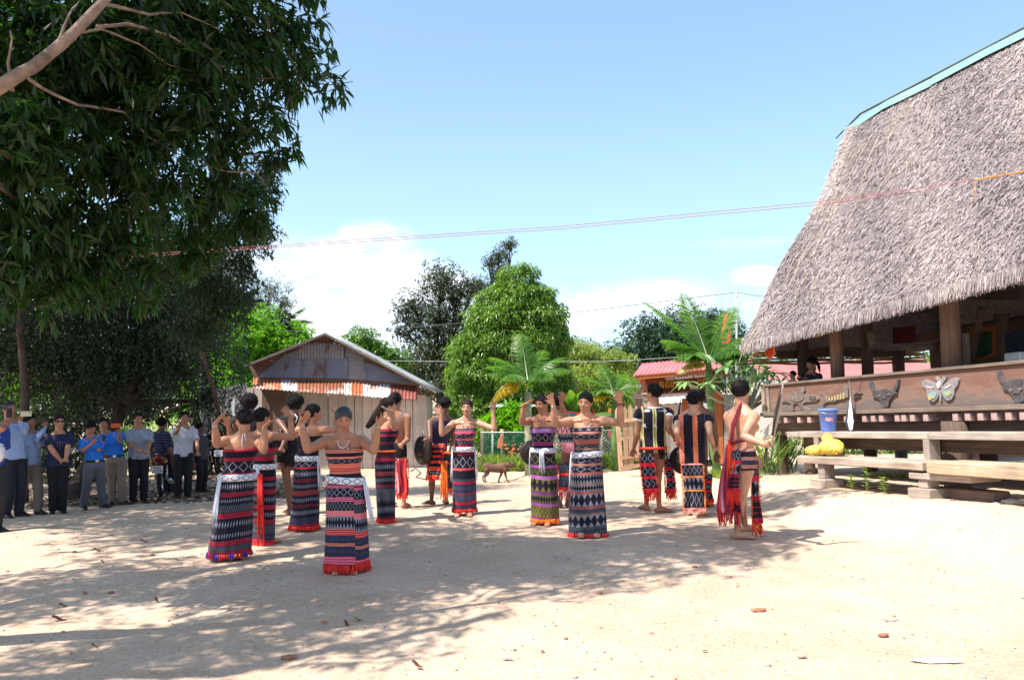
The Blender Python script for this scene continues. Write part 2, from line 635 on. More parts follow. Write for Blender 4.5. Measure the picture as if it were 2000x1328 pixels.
def build_litter():
 stone_m = plain('pale_stone', (0.42, 0.36, 0.31), var=0.3, scale=9, bump=0.4)
 rusty = plain('reddish_stone', (0.36, 0.17, 0.10), var=0.3, scale=9, bump=0.4)
 brown = plain('dry_leaf_brown', (0.17, 0.07, 0.035), var=0.4, scale=12, rough=0.6)
 meshes = [rock_mesh(k) for k in range(5)]
 big = [((1481, 1194), .055, rusty, 'flat brown stone lying alone in the sunlit foreground'),
   ((1740, 1213), .042, stone_m, 'grey stone on the sunny sand right of the brown stone'),
   ((1724, 1241), .034, rusty, 'small reddish stone just below the grey one on the sand'),
   ((1565, 1282), 0.026, stone_m, 'dull pebble near the bottom edge of the sunny sand'),
   ((563, 1285), .045, rusty, 'brown stone in the bottom shadow of the tree'),
   ((990, 1286), .03, stone_m, 'pale stone at the bottom of the sand right of the shadow'),
   ((1824, 1292), .07, stone_m, 'long flat whitish stone at the bottom right of the square'),
   ((1975, 983), .10, stone_m, 'pale flat stone in front of the sandy bank at the right edge'),
   ((1945, 986), .05, stone_m, 'small white stone left of the flat stone by the bank')]
 white = plain('whitish_stone', (0.7, 0.66, 0.62), var=0.1)
 for (px, r, mt, lab) in big:
  g = G(*px)
  me = random.choice(meshes).copy()
  me.materials.clear()
  me.materials.append(white if 'whit' in lab or 'pale flat' in lab else mt)
  o = bpy.data.objects.new('stone', me)
  sx = 2.4 if 'long' in lab else 1.4
  o.scale = (r * sx, r, r * (0.35 if 'long' in lab else 0.8))
  o.location = (g.x, g.y, gz(g.x, g.y) + r * 0.15)
  o.rotation_euler = (0, 0, random.uniform(-.4, .4))
  link(o)
  tag(o, lab, 'stone')
 # gravel
 gm = MB()
 for _ in range(3200):
  x = random.uniform(-7, 8)
  y = 3.2 + 11 * random.random() ** 1.6
  r = random.uniform(0.003, 0.009) * (1 + (random.random() < .08) * 1.5)
  z = gz(x, y) + 0.018 * noise.noise((x * 0.9, y * 0.9, 0)) + 0.009 * noise.noise((x * 3.1, y * 3.1, 4)) + r * .3
  gm.ell((x, y, z), (r * random.uniform(1, 1.7), r, r * .7), seg=5, rings=3, mi=random.choice((0, 0, 1)))
 o = gm.obj('gravel', [stone_m, rusty])
 tag(o, 'small grit and pebbles strewn over the square', None, None, 'stuff')
 # trodden leaf crumbs and twigs
 tw = MB()
 for _ in range(900):
  x = random.uniform(-7.5, 1.5) if random.random() < .75 else random.uniform(-6, 8)
  y = 3.3 + 11 * random.random()
  if noise.noise((x * .8, y * .8, 7)) < -.05:
   continue
  z = gz(x, y) + 0.018 * noise.noise((x * 0.9, y * 0.9, 0)) + 0.010
  a = random.uniform(0, 6.3)
  d = Vector((math.cos(a), math.sin(a), random.uniform(-.1, .2)))
  p = Vector((x, y, z))
  L_ = random.uniform(.012, .05)
  w = d.cross(UPV) * L_ * random.uniform(.1, .3)
  tw.add([p, p + d * L_ * .5 + w, p + d * L_, p + d * L_ * .5 - w], [(0, 1, 2, 3)], random.choice((0, 0, 1)))
 o = tw.obj('leaf_crumbs', [brown, plain('dry_leaf_tan', (.32, .2, .1), var=.4)])
 tag(o, 'trodden crumbs of dry leaves on the square', None, None, 'stuff')
 # fallen leaves
 spots = [((115, 1211), .10, 'curled brown fallen leaf in the left foreground dapple'),
    ((192, 1077), .11, 'dark dead leaf on the shaded ground left of the dancers'),
    ((282, 1059), .09, 'dark fallen leaf on the ground nearest the line of onlookers'),
    ((202, 1100), .05, 'tiny dark leaf below the larger dead leaf at left'),
    ((186, 1265), .05, 'small dark leaf at the bottom left shadow edge'),
    ((125, 1185), .08, 'thin brown leaf above the curled one at left'),
    ((700, 1212), .09, 'yellow green fallen leaf in the dappled shade below the grey haired dancer'),
    ((677, 1221), .06, 'small dark leaf beside the yellow green one'),
    ((815, 1302), .07, 'dark brown leaf at the bottom of the tree shadow'),
    ((306, 1174), .05, 'little grey brown leaf in the dapple left of the dancers')]
 for px, L_, lab in spots:
  g = G(*px)
  mb = MB()
  pts, fs = [], []
  n = 6
  for i in range(n + 1):
   t = i / n
   w = 0.22 * math.sin(math.pi * min(.999, t * 0.95 + .03)) * L_
   x = (t - .5) * L_
   pts += [(x, -w, 0.012 + 0.012 * math.cos(4 * t)), (x, 0, 0.006 + .012 * math.cos(4 * t)), (x, w, .016 + .016 * math.cos(4 * t))]
  for i in range(n):
   for k in range(2):
    a = i * 3 + k
    fs.append((a, a + 1, a + 4, a + 3))
  mb.add(pts, fs)
  gm_ = plain('yellow_green_leaf', (0.30, 0.36, 0.06), rough=.5) if 'green' in lab and 'yellow green fallen' in lab else brown
  o = mb.obj('fallen_leaf', gm_, smooth=True)
  o.location = (g.x, g.y, gz(g.x, g.y) + .006)
  o.rotation_euler = (0.1, 0.1, random.uniform(-1, 1))
  tag(o, lab, 'leaf')

build_litter()
# ------------------------------------------------------------------ communal stilt house on the right

def Hs(s, w, z):
 return HO - HA * s + HN * w + Vector((0, 0, z))

def HW(px, py, w):
 v = ray(px, py)
 t = (HO + HN * w - CAMP).dot(HN) / v.dot(HN)
 q = CAMP + v * t - HO - HN * w
 s = -(q.x * HAh.x + q.y * HAh.y) / HAh.length_squared
 return s, q.z + HA.z * s

HX = (-HA).normalized()
HAX = (HX, HN, UP := HX.cross(HN).normalized() * (1 if HX.cross(HN).z > 0 else -1))

THATCH = None

def thatch_mats():
 m, t, b = new_mat('weathered_straw')
 L = t.links.new
 at = N(t, 'ShaderNodeAttribute', attribute_name='tint')
 r = N(t, 'ShaderNodeValToRGB')
 set_ = r.color_ramp.elements
 set_[0].position, set_[1].position = 0.0, 1.0
 set_[0].color = (0.15, 0.124, 0.127, 1)
 set_[1].color = (0.52, 0.455, 0.452, 1)
 e = set_.new(.5)
 e.color = (0.33, 0.28, 0.282, 1)
 e = set_.new(.93)
 e.color = (0.55, 0.475, 0.43, 1)
 L(at.outputs['Fac'], r.inputs[0])
 L(r.outputs[0], b.inputs['Base Color'])
 b.inputs['Roughness'].default_value = 0.8
 b.inputs['Specular IOR Level'].default_value = 0.2
 return m

STRAW = thatch_mats()
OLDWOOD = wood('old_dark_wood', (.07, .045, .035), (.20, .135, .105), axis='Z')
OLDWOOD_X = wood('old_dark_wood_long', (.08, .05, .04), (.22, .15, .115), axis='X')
PALEWOOD = wood('sun_bleached_wood', (.26, .21, .17), (.52, .44, .37), axis='X')
RAILWOOD = wood('greyed_rail_wood', (.14, .10, .08), (.36, .28, .22), axis='X')
REDPANEL = None

def hbox(name, s0, s1, w0, w1, z0, z1, mat, parent, bevel=.004):
 """a straight timber along the house axes; its own origin at its middle"""
 c = Hs((s0 + s1) / 2, (w0 + w1) / 2, (z0 + z1) / 2)
 hx, hy, hz = abs(s1 - s0) / 2, abs(w1 - w0) / 2, abs(z1 - z0) / 2
 mb = MB()
 mb.box((0, 0, 0), (2 * hx, 2 * hy, 2 * hz))
 me = mb.mesh(name, mat)
 o = bpy.data.objects.new(name, me)
 link(o, parent)
 rot = Matrix((HX, HN, HX.cross(HN))).transposed()
 if rot.determinant() < 0:
  rot = Matrix((HX, HN, -HX.cross(HN))).transposed()
 o.rotation_euler = rot.to_euler()
 o.location = c - (parent_world(parent) if parent else Vector((0, 0, 0)))
 if bevel:
  b = o.modifiers.new('b', 'BEVEL')
  b.width = bevel
  b.segments = 1
 return o

def post(name, px, py, w, r, z0, z1, mat, parent, square=False, px2=None):
 s, z = HW(px, py, w)
 a, b = Hs(s, w, z0), Hs(s, w, z1)
 mb = MB()
 n = 7
 pts, rad = [], []
 for i in range(n):
  k = i / (n - 1)
  pts.append(a.lerp(b, k) + Vector((noise.noise((k * 3, px, 0)) * .012, noise.noise((k * 3, px, 5)) * .012, 0)))
  rad.append(r * (1 + .05 * noise.noise((k * 4, px, 9))))
 mb.tube(pts, rad, 4 if square else 12, up=HN)
 return mb.obj(name, mat, parent, not square, loc=a)

def panel_material():
 m, t, b = new_mat('painted_carved_board')
 L = t.links.new
 tc = N(t, 'ShaderNodeTexCoord')
 mp = N(t, 'ShaderNodeMapping')
 mp.inputs['Scale'].default_value = (1, 1, 5)
 L(tc.outputs['Object'], mp.inputs['Vector'])
 nz = N(t, 'ShaderNodeTexNoise', i_Scale=2.2, i_Detail=8.0, i_Roughness=.65)
 L(mp.outputs[0], nz.inputs['Vector'])
 sp = N(t, 'ShaderNodeSeparateXYZ')
 L(tc.outputs['Object'], sp.inputs[0])
 # red-brown stain worn away lower down the board
 g = math_n(t, 'MULTIPLY_ADD', sp.outputs['Z'], 1.6, .42)
 k = math_n(t, 'ADD', g, math_n(t, 'MULTIPLY', math_n(t, 'SUBTRACT', nz.outputs['Fac'], .5), 1.6))
 r = N(t, 'ShaderNodeValToRGB')
 e = r.color_ramp.elements
 e[0].position, e[1].position = .1, .62
 e[0].color = (.14, .108, .096, 1)
 e[1].color = (.18, .088, .062, 1)
 q = e.new(.36)
 q.color = (.22, .13, .095, 1)
 L(k, r.inputs[0])
 n2 = N(t, 'ShaderNodeTexNoise', i_Scale=26.0, i_Detail=4.0)
 L(mp.outputs[0], n2.inputs['Vector'])
 fl = math_n(t, 'GREATER_THAN', n2.outputs['Fac'], .715)
 mx = N(t, 'ShaderNodeMix', data_type='RGBA')
 L(math_n(t, 'MULTIPLY', fl, .7), mx.inputs['Factor'])
 L(r.outputs[0], mx.inputs['A'])
 mx.inputs['B'].default_value = (.6, .5, .45, 1)
 L(mx.outputs['Result'], b.inputs['Base Color'])
 b.inputs['Roughness'].default_value = .75
 bp = N(t, 'ShaderNodeBump', i_Strength=.4, i_Distance=.01)
 L(nz.outputs['Fac'], bp.inputs['Height'])
 L(bp.outputs[0], b.inputs['Normal'])
 return m

def build_house():
 root = empty('communal_house', HO - Vector((0, 0, 1.1)), 'thatched communal stilt house with carved front board at the right', 'stilt house')
 # ---- roof planes
 EW, EZ, RW, RZ = -.30, 1.16, 1.80, 5.12
 e0, e1 = Hs(0, EW, EZ), Hs(0, RW, RZ)
 up = (e1 - e0)
 nr = up.cross(HA).normalized()
 if nr.z < 0:
  nr = -nr

 def roof_hit(px, py):
  v = ray(px, py)
  t = (e0 - CAMP).dot(nr) / v.dot(nr)
  q = CAMP + v * t - e0
  # q = -HA*s + up*t
  tt = q.dot(HN) / (RW - EW)
  q2 = q - up * tt
  return -q2.dot(HA), tt
 outline = [roof_hit(*p) for p in ((1444, 694), (1470, 652), (1502, 592), (1540, 515), (1585, 445), (1618, 386), (1640, 322), (1656, 262))]
 outline = sorted(outline, key=lambda q: q[1])
 ts = np.array([max(0, q[1]) for q in outline]); ss = np.array([q[0] for q in outline])
 ts[0], ts[-1] = 0, 1

 def ez(s):
  return EZ + 0.050 * max(0.0, s + .4)

 def rz(s):
  return RZ - .020 * max(0.0, s)

 def sl(t):
  return float(np.interp(t, ts, ss))
 SR = 10.5
 WID = 2 * RW + 0.0

 def front(s, t):
  bulge = .06 * math.sin(math.pi * t) * 1.0
  return Hs(s, EW + (RW - EW) * t, ez(s) + (rz(s) - ez(s)) * t) + nr * bulge

 def back(s, t):
  return Hs(s, (2 * RW - EW) - (RW - EW) * t, EZ + (rz(s) - EZ) * t)
 # base shell: outer and inner skins
 mb = MB()
 ns, ntt = 90, 44
 for f_, off in ((front, 0), (back, 0)):
  vs, fs = [], []
  for i in range(ntt + 1):
   t = i / ntt
   for j in range(ns + 1):
    s = sl(t) + (SR - sl(t)) * (j / ns)
    p = f_(s, t)
    k = noise.noise((s * 1.5, t * 6, 1)) * .05 + noise.noise((s * 6, t * 25, 3)) * .025
    vs.append(p + nr * k if f_ is front else p)
  for i in range(ntt):
   for j in range(ns):
    a = i * (ns + 1) + j
    fs.append((a, a + 1, a + ns + 2, a + ns + 1))
  mb.add(vs, fs)
 # left end
 vs, fs = [], []
 for i in range(ntt + 1):
  t = i / ntt
  for j in range(13):
   k = j / 12
   vs.append(front(sl(t), t).lerp(back(sl(t), t), k) + HA * (.25 * math.sin(math.pi * k) * (1 - t)))
 for i in range(ntt):
  for j in range(12):
   a = i * 13 + j
   fs.append((a, a + 13, a + 14, a + 1))
 mb.add(vs, fs)
 shell = mb.obj('thatch_base', plain('matted_straw', (.23, .19, .185), rough=.9, var=.35, scale=14, bump=.6, bscale=50), root, True)
 sd = shell.modifiers.new('t', 'SOLIDIFY')
 sd.thickness = .10
 # straw
 n = 270000
 r = np.random.default_rng(5)
 S = np.empty(n); T = np.empty(n)
 T = .985 * r.random(n) ** 1.15
 SL = np.interp(T, ts, ss)
 S = SL - .05 + (7.6 - SL) * r.random(n) ** 1.0
 ends = r.random(n) < .10
 S[ends] = SL[ends] + np.abs(r.normal(0, .12, ends.sum())) - .03
 eav = r.random(n) < .09
 T[eav] = np.abs(r.normal(0, .012, eav.sum()))
 hx, hn, up_, hnr = map(np.array, (tuple(HX), tuple(HN), tuple(up.normalized()), tuple(nr)))
 O = np.array(tuple(HO))
 ha = np.array(tuple(HA))
 base = O - ha * S[:, None] + hn * (EW + (RW - EW) * T)[:, None] + np.array([0, 0, 1.0]) * ((EZ + 0.050 * np.maximum(0, S + .4)) * (1 - T) + (RZ - .020 * np.maximum(0, S)) * T)[:, None]
 base += hnr * ((.06 * np.sin(np.pi * T)) + .05 * r.random(n))[:, None]
 # clumped direction and tone
 cell = (np.floor(S * 16 + T * 5) * 131 + np.floor(T * 80 + np.sin(S*5)) * 17).astype(int)
 rc = np.random.default_rng(9).random((200003, 3))
 cr = rc[np.abs(cell * 7919) % 200003]
 ln = r.uniform(.035, .10, n) * (1 + .7 * (r.random(n) < .08))
 side = (cr[:, 0] - .5) * 1.2 + r.normal(0, 1.0, n)
 outw = .06 + .45 * cr[:, 1] * r.random(n)
 d = -up_ * 1.0 + hx * side[:, None] + hnr * outw[:, None]
 hang = T < .03
 d[hang] = np.array([0, 0, -1.0]) + hx * (r.normal(0, .18, hang.sum()))[:, None] - hn * (r.uniform(-.1, .25, hang.sum()))[:, None]
 ln[hang] = r.uniform(.05, .17, hang.sum())
 d /= np.linalg.norm(d, axis=1)[:, None]
 tip = base + d * ln[:, None]
 wd = r.uniform(.004, .009, n)
 sv = np.cross(d, hnr + r.normal(0, .5, (n, 3)))
 sv /= np.linalg.norm(sv, axis=1)[:, None]
 V = np.concatenate([base - sv * wd[:, None], base + sv * wd[:, None], tip + sv * wd[:, None] * .5, tip - sv * wd[:, None] * .5], 1).reshape(-1, 3)
 F = np.arange(4 * n).reshape(n, 4)
 tone = .16 + .42 * cr[:, 2] * .5 + .48 * r.random(n)
 big = np.array([noise.noise((a * 1.2, b * 5, 2)) for a, b in zip(S[:4000], T[:4000])])
 tone += .10 * np.sin(S * 3 + T * 9)
 pale = ((S - SL) < .30) & (T > .55)
 tone[pale] += .28
 tint = np.repeat(np.clip(tone, 0, 1), 4)
 V -= np.array(tuple(parent_world(root)))
 o = bpy.data.objects.new('thatch_straw', raw_mesh('thatch_straw', V, F, STRAW, tint))
 link(o, root)
 tag(o, kind='stuff')
 # long loose stems lying on the thatch
 mb = MB()
 rr = random.Random(3)
 for _ in range(34):
  t = rr.uniform(.05, .95)
  s = sl(t) + abs(rr.gauss(0, 1.2)) + .05
  p = front(s, t) + nr * .07
  d_ = (-up.normalized() + HX * rr.uniform(-.5, .1)).normalized()
  q = p + d_ * rr.uniform(.4, .9)
  mb.tube([p, p.lerp(q, .5) + nr * .04 + HX * rr.uniform(-.05, .05), q], [.003, .003, .002], 4)
 o = mb.obj('loose_stems', plain('yellow_straw', (.62, .50, .33), rough=.7), root)
 tag(o, kind='stuff')
 # ---- ridge cap and pole
 TEAL = plain('teal_sheet', (.22, .36, .34), rough=.45, var=.15, scale=2, metal=.1)
 ridge0 = sl(1.0)
 for k in range(5):
  s0 = ridge0 - .12 + k * 2.1
  s1 = s0 + 2.16
  mb = MB()
  vs = []
  for s_, dz in ((s0, 0), ((s0 + s1) / 2, .02), (s1, 0)):
   zz = rz(s_) + .05 + .012 * (k % 2) + dz - (0.10 if (k == 0 and s_ == s0) else 0)
   vs += [Hs(s_, RW - .13, zz - .13), Hs(s_, RW - .05, zz + .03), Hs(s_, RW + .05, zz + .03), Hs(s_, RW + .13, zz - .13)]
  fs = []
  for i in range(2):
   for j in range(3):
    a = i * 4 + j
    fs.append((a, a + 1, a + 5, a + 4))
  mb.add(vs, fs)
  o = mb.obj('ridge_sheet', TEAL, root)
  sd = o.modifiers.new('t', 'SOLIDIFY')
  sd.thickness = .006
 mb = MB()
 mb.tube([Hs(ridge0 - .42, RW - .02, RZ - .10), Hs(ridge0 + .3, RW - .05, RZ + .09), Hs(5, RW - .05, rz(5) + .11), Hs(10.4, RW - .05, rz(10.4) + .10)], [.010, .018, .02, .02], 8)
 mb.obj('ridge_pole', plain('dark_bamboo', (.07, .08, .05)), root, True)
 # ---- woven lining under the far slope, visible below the eave at the left end
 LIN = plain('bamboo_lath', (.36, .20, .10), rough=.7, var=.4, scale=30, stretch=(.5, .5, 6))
 for k in range(20):
  z0 = .90 + k * .042
  s0 = -.34 + k * .012
  mb = MB()
  pts = [Hs(s0 + .006 * (-1) ** j, -.12 + k * .03 + j * (3.9 - k * .05) / 12, z0 + .012 * math.sin(j * 1.3 + k * 2)) for j in range(13)]
  mb.tube(pts, [(.013, .022)] * len(pts), 6, up=UPV)
  mb.obj('lath', LIN, root, True)
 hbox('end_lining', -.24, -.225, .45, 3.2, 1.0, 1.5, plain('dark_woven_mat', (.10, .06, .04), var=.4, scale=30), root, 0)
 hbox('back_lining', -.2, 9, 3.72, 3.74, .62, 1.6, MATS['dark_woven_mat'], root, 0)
 hbox('tie_beam', -.05, 9.5, .28, .44, 1.58, 1.74, OLDWOOD_X, root)
 hbox('tie_beam', -.25, 9.5, 3.10, 3.25, 1.22, 1.38, OLDWOOD_X, root)
 for s in (.25, 1.9, 3.9, 5.9, 7.9):
  hbox('cross_beam', s, s + .14, .25, 3.5, 1.75, 1.89, OLDWOOD_X, root)
 # ---- posts standing on the floor
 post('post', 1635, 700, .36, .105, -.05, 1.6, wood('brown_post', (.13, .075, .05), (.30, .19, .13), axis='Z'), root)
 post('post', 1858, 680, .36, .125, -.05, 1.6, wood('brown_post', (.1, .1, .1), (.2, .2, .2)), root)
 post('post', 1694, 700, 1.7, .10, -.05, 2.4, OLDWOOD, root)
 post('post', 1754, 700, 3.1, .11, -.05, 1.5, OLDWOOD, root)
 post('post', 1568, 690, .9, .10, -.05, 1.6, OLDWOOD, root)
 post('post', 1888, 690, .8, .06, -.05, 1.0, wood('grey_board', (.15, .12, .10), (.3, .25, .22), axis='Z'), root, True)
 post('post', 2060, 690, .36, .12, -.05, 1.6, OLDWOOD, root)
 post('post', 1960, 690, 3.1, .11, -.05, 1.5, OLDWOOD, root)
 mb = MB()
 mb.tube([Hs(3.55, 1.2, 1.35), Hs(3.2, 1.4, .9), Hs(3.05, 1.5, .62)], [.05, .045, .045], 8)
 mb.obj('brace', OLDWOOD, root, True)
 # ---- floor and front board
 hbox('floor', .0, 9.6, .0, 3.3, -.06, -.012, OLDWOOD_X, root)
 pm = panel_material()
 sdiv = HW(1661, 770, 0)[0]
 hbox('carved_board', .22, sdiv - .012, .0, .045, .03, .475, pm, root)
 hbox('carved_board', sdiv + .028, 9.4, .0, .045, .03, .475, pm, root)
 hbox('board_joint', sdiv - .010, sdiv + .026, -.012, .05, .03, .475, RAILWOOD, root)
 hbox('top_rail', -.02, 9.5, -.035, .11, .477, .515, RAILWOOD, root)
 hbox('bottom_rail', .0, 9.5, -.07, .02, -.035, .028, RAILWOOD, root)
 hbox('end_post', .0, .10, -.03, .09, .03, .476, wood('pale_end_wood', (.26, .19, .15), (.5, .4, .32), axis='Z'), root)
 hbox('end_post', .12, .20, -.012, .07, .03, .476, MATS['pale_end_wood'], root)
 hbox('back_rail', .0, 9.4, 3.22, 3.30, .03, .42, RAILWOOD, root)
 hbox('end_board', -.02, .02, .12, 3.2, .03, .46, RAILWOOD, root)
 # ---- carvings: outlines traced on the board plane, raised and rounded
 CARV = plain('painted_grey_carving', (.17, .13, .115), rough=.6, var=.4, scale=14, bump=.4)
 CARV_D = plain('dark_horn_paint', (.09, .078, .08), rough=.5, var=.4, scale=14, bump=.4)
 OUTL = plain('black_outline', (.03, .025, .025), rough=.7)

 def relief(name, polys, label=None):
  par = None
  for k, (pts, th, mat) in enumerate(polys):
   vs = [Hs(*(lambda q: (q[0], -.003, q[1]))(HW(x, y, -.002))) for x, y in pts]
   mb = MB()
   mb.poly(vs, th, -HN)
   if par is None:
    par = mb.obj(name, mat, root, loc=vs[0])
    b = par.modifiers.new('b', 'BEVEL'); b.width = .005; b.segments = 2; b.limit_method = 'ANGLE'
   else:
    o = mb.obj('raised_detail', mat, None, loc=vs[0])
    o.parent = par
    o.location = vs[0] - parent_world(par)
 def circ(cx, cy, rx, ry, n=14):
  return [(cx + rx * math.cos(2 * math.pi * i / n), cy + ry * math.sin(2 * math.pi * i / n)) for i in range(n)]
 relief('turtle_carving', [
  ([(1529, 780), (1541, 778), (1549, 770), (1545, 761), (1551, 758), (1556, 768), (1563, 767), (1567, 759), (1565, 755), (1573, 755), (1574, 762), (1571, 769), (1578, 774), (1590, 770), (1599, 773), (1602, 779), (1596, 784), (1583, 785), (1574, 786), (1570, 790), (1578, 797), (1586, 801), (1580, 803), (1572, 802), (1565, 794), (1560, 788), (1553, 789), (1552, 797), (1553, 802), (1545, 803), (1546, 796), (1547, 788), (1538, 785), (1528, 786)], .026, CARV),
  (circ(1560, 777, 13, 7.5), .040, CARV), (circ(1590, 777.5, 7, 4), .036, CARV_D), (circ(1592, 777, 2, 1.4), .042, CARV)])
 relief('fish_carving', [
  ([(1603, 764), (1612, 769), (1620, 777), (1628, 775), (1640, 769), (1648, 762), (1647, 756), (1653, 752), (1659, 757), (1659, 776), (1650, 779), (1636, 783), (1632, 786), (1624, 785), (1616, 787), (1608, 793), (1612, 783), (1611, 775)], .026, CARV)] +
  [([(1622 + k * 5.6, 777 - k * 1.9), (1625 + k * 5.6, 776 - k * 1.9), (1625 + k * 5.6, 782 - k * .8), (1622 + k * 5.6, 783 - k * .8)], .036, plain('ochre_scale', (.42, .33, .14))) for k in range(6)])
 relief('fin_carving', [([(1666, 764), (1676, 765), (1686, 768), (1676, 769), (1668, 771)], .02, CARV), ([(1668, 776), (1683, 773), (1670, 779)], .03, CARV_D)])
 relief('buffalo_head_carving', [
  ([(1700, 745), (1706, 745), (1710, 756), (1718, 762), (1730, 759), (1742, 762), (1751, 756), (1756, 741), (1759, 741), (1757, 756), (1752, 765), (1755, 768), (1746, 774), (1741, 781), (1738, 794), (1731, 797), (1725, 795), (1723, 782), (1715, 776), (1706, 774), (1709, 768), (1702, 757)], .034, CARV_D),
  (circ(1724, 772, 3, 2), .05, CARV), (circ(1741, 770, 3, 2), .05, CARV), ([(1722, 764), (1739, 763), (1736, 778), (1726, 779)], .045, CARV_D)])
 relief('butterfly_carving', [
  ([(1803, 746), (1808, 741), (1818, 743), (1830, 749), (1836, 755), (1834, 745), (1828, 738), (1833, 735), (1839, 741), (1841, 741), (1845, 735), (1851, 735), (1850, 741), (1844, 749), (1844, 755), (1850, 747), (1861, 739), (1871, 737), (1876, 741), (1873, 752), (1867, 761), (1866, 772), (1861, 780), (1853, 783), (1846, 777), (1842, 768), (1841, 784), (1838, 783), (1837, 769), (1833, 779), (1826, 785), (1818, 782), (1814, 772), (1812, 762), (1805, 754)], .026, plain('butterfly_wing_grey', (.25, .22, .22), var=.3, scale=30)),
  ([(1815, 771), (1824, 765), (1834, 768), (1830, 777), (1823, 781), (1817, 779)], .034, plain('butterfly_teal', (.22, .33, .30))),
  ([(1818, 775), (1823, 772), (1826, 777), (1822, 781), (1818, 780)], .041, plain('butterfly_ochre', (.45, .32, .09))),
  ([(1845, 764), (1858, 762), (1863, 768), (1858, 776), (1851, 775)], .034, MATS['butterfly_teal']),
  ([(1851, 768), (1859, 766), (1860, 771), (1854, 773)], .041, MATS['butterfly_ochre']),
  ([(1814, 754), (1828, 756), (1826, 758), (1815, 757)], .034, plain('butterfly_pale', (.48, .45, .42))),
  ([(1848, 757), (1860, 750), (1861, 753), (1851, 759)], .034, MATS['butterfly_pale']),
  (circ(1838.5, 751, 4, 7, 10), .045, MATS['butterfly_pale'])])
 relief('buffalo_head_carving', [
  ([(1949, 725), (1956, 724), (1961, 735), (1970, 743), (1984, 740), (1999, 740), (2014, 742), (2024, 736), (2030, 719), (2036, 719), (2034, 738), (2026, 752), (2016, 760), (2010, 772), (2004, 784), (1995, 788), (1985, 786), (1980, 772), (1972, 762), (1960, 758), (1963, 752), (1953, 740)], .036, CARV_D),
  (circ(1981, 761, 4, 3), .05, CARV), (circ(1999, 759, 4, 3), .05, CARV), ([(1975, 746), (2002, 745), (1998, 768), (1984, 769)], .046, CARV_D)])
 # ---- joist ends
 JO = plain('rosy_joist_end', (.42, .28, .25), rough=.8, var=.3, scale=20, bump=.3)
 xs = [1516, 1534, 1560, 1580, 1652, 1688, 1705, 1721, 1752, 1765, 1782, 1808, 1866, 1890, 1915, 1942, 1970, 1998, 2034, 2075]
 for x in xs:
  s, z = HW(x, 815, -.04)
  hbox('joist', s - .045, s + .045, -.045, 3.2, -.155, -.062, JO, root)
 hbox('floor_beam', .25, 9.4, .10, .24, -.36, -.157, OLDWOOD_X, root)
 hbox('floor_beam', .25, 9.4, 3.0, 3.14, -.36, -.157, OLDWOOD_X, root)
 # ---- posts under the floor
 for x, w, r_ in ((1528, .35, .10), (1582, .45, .10), (1869, .05, .17), (1700, 1.7, .11), (1760, 3.0, .11), (1840, 1.7, .12), (2110, .3, .14), (1640, 3.0, .1), (1930, 1.7, .12)):
  post('stilt', x, 880, w, r_, -1.35, -.16, OLDWOOD, root)
 s, z = HW(1869, 880, .05)
 mb = MB()
 a = Hs(s - .35, .0, -.30)
 mb.tube([Hs(s - .62, .02, -.42), Hs(s - .10, .02, -.95)], [(.035, .05)] * 2, 4)
 mb.obj('brace', RAILWOOD, root)
 return root

build_house()

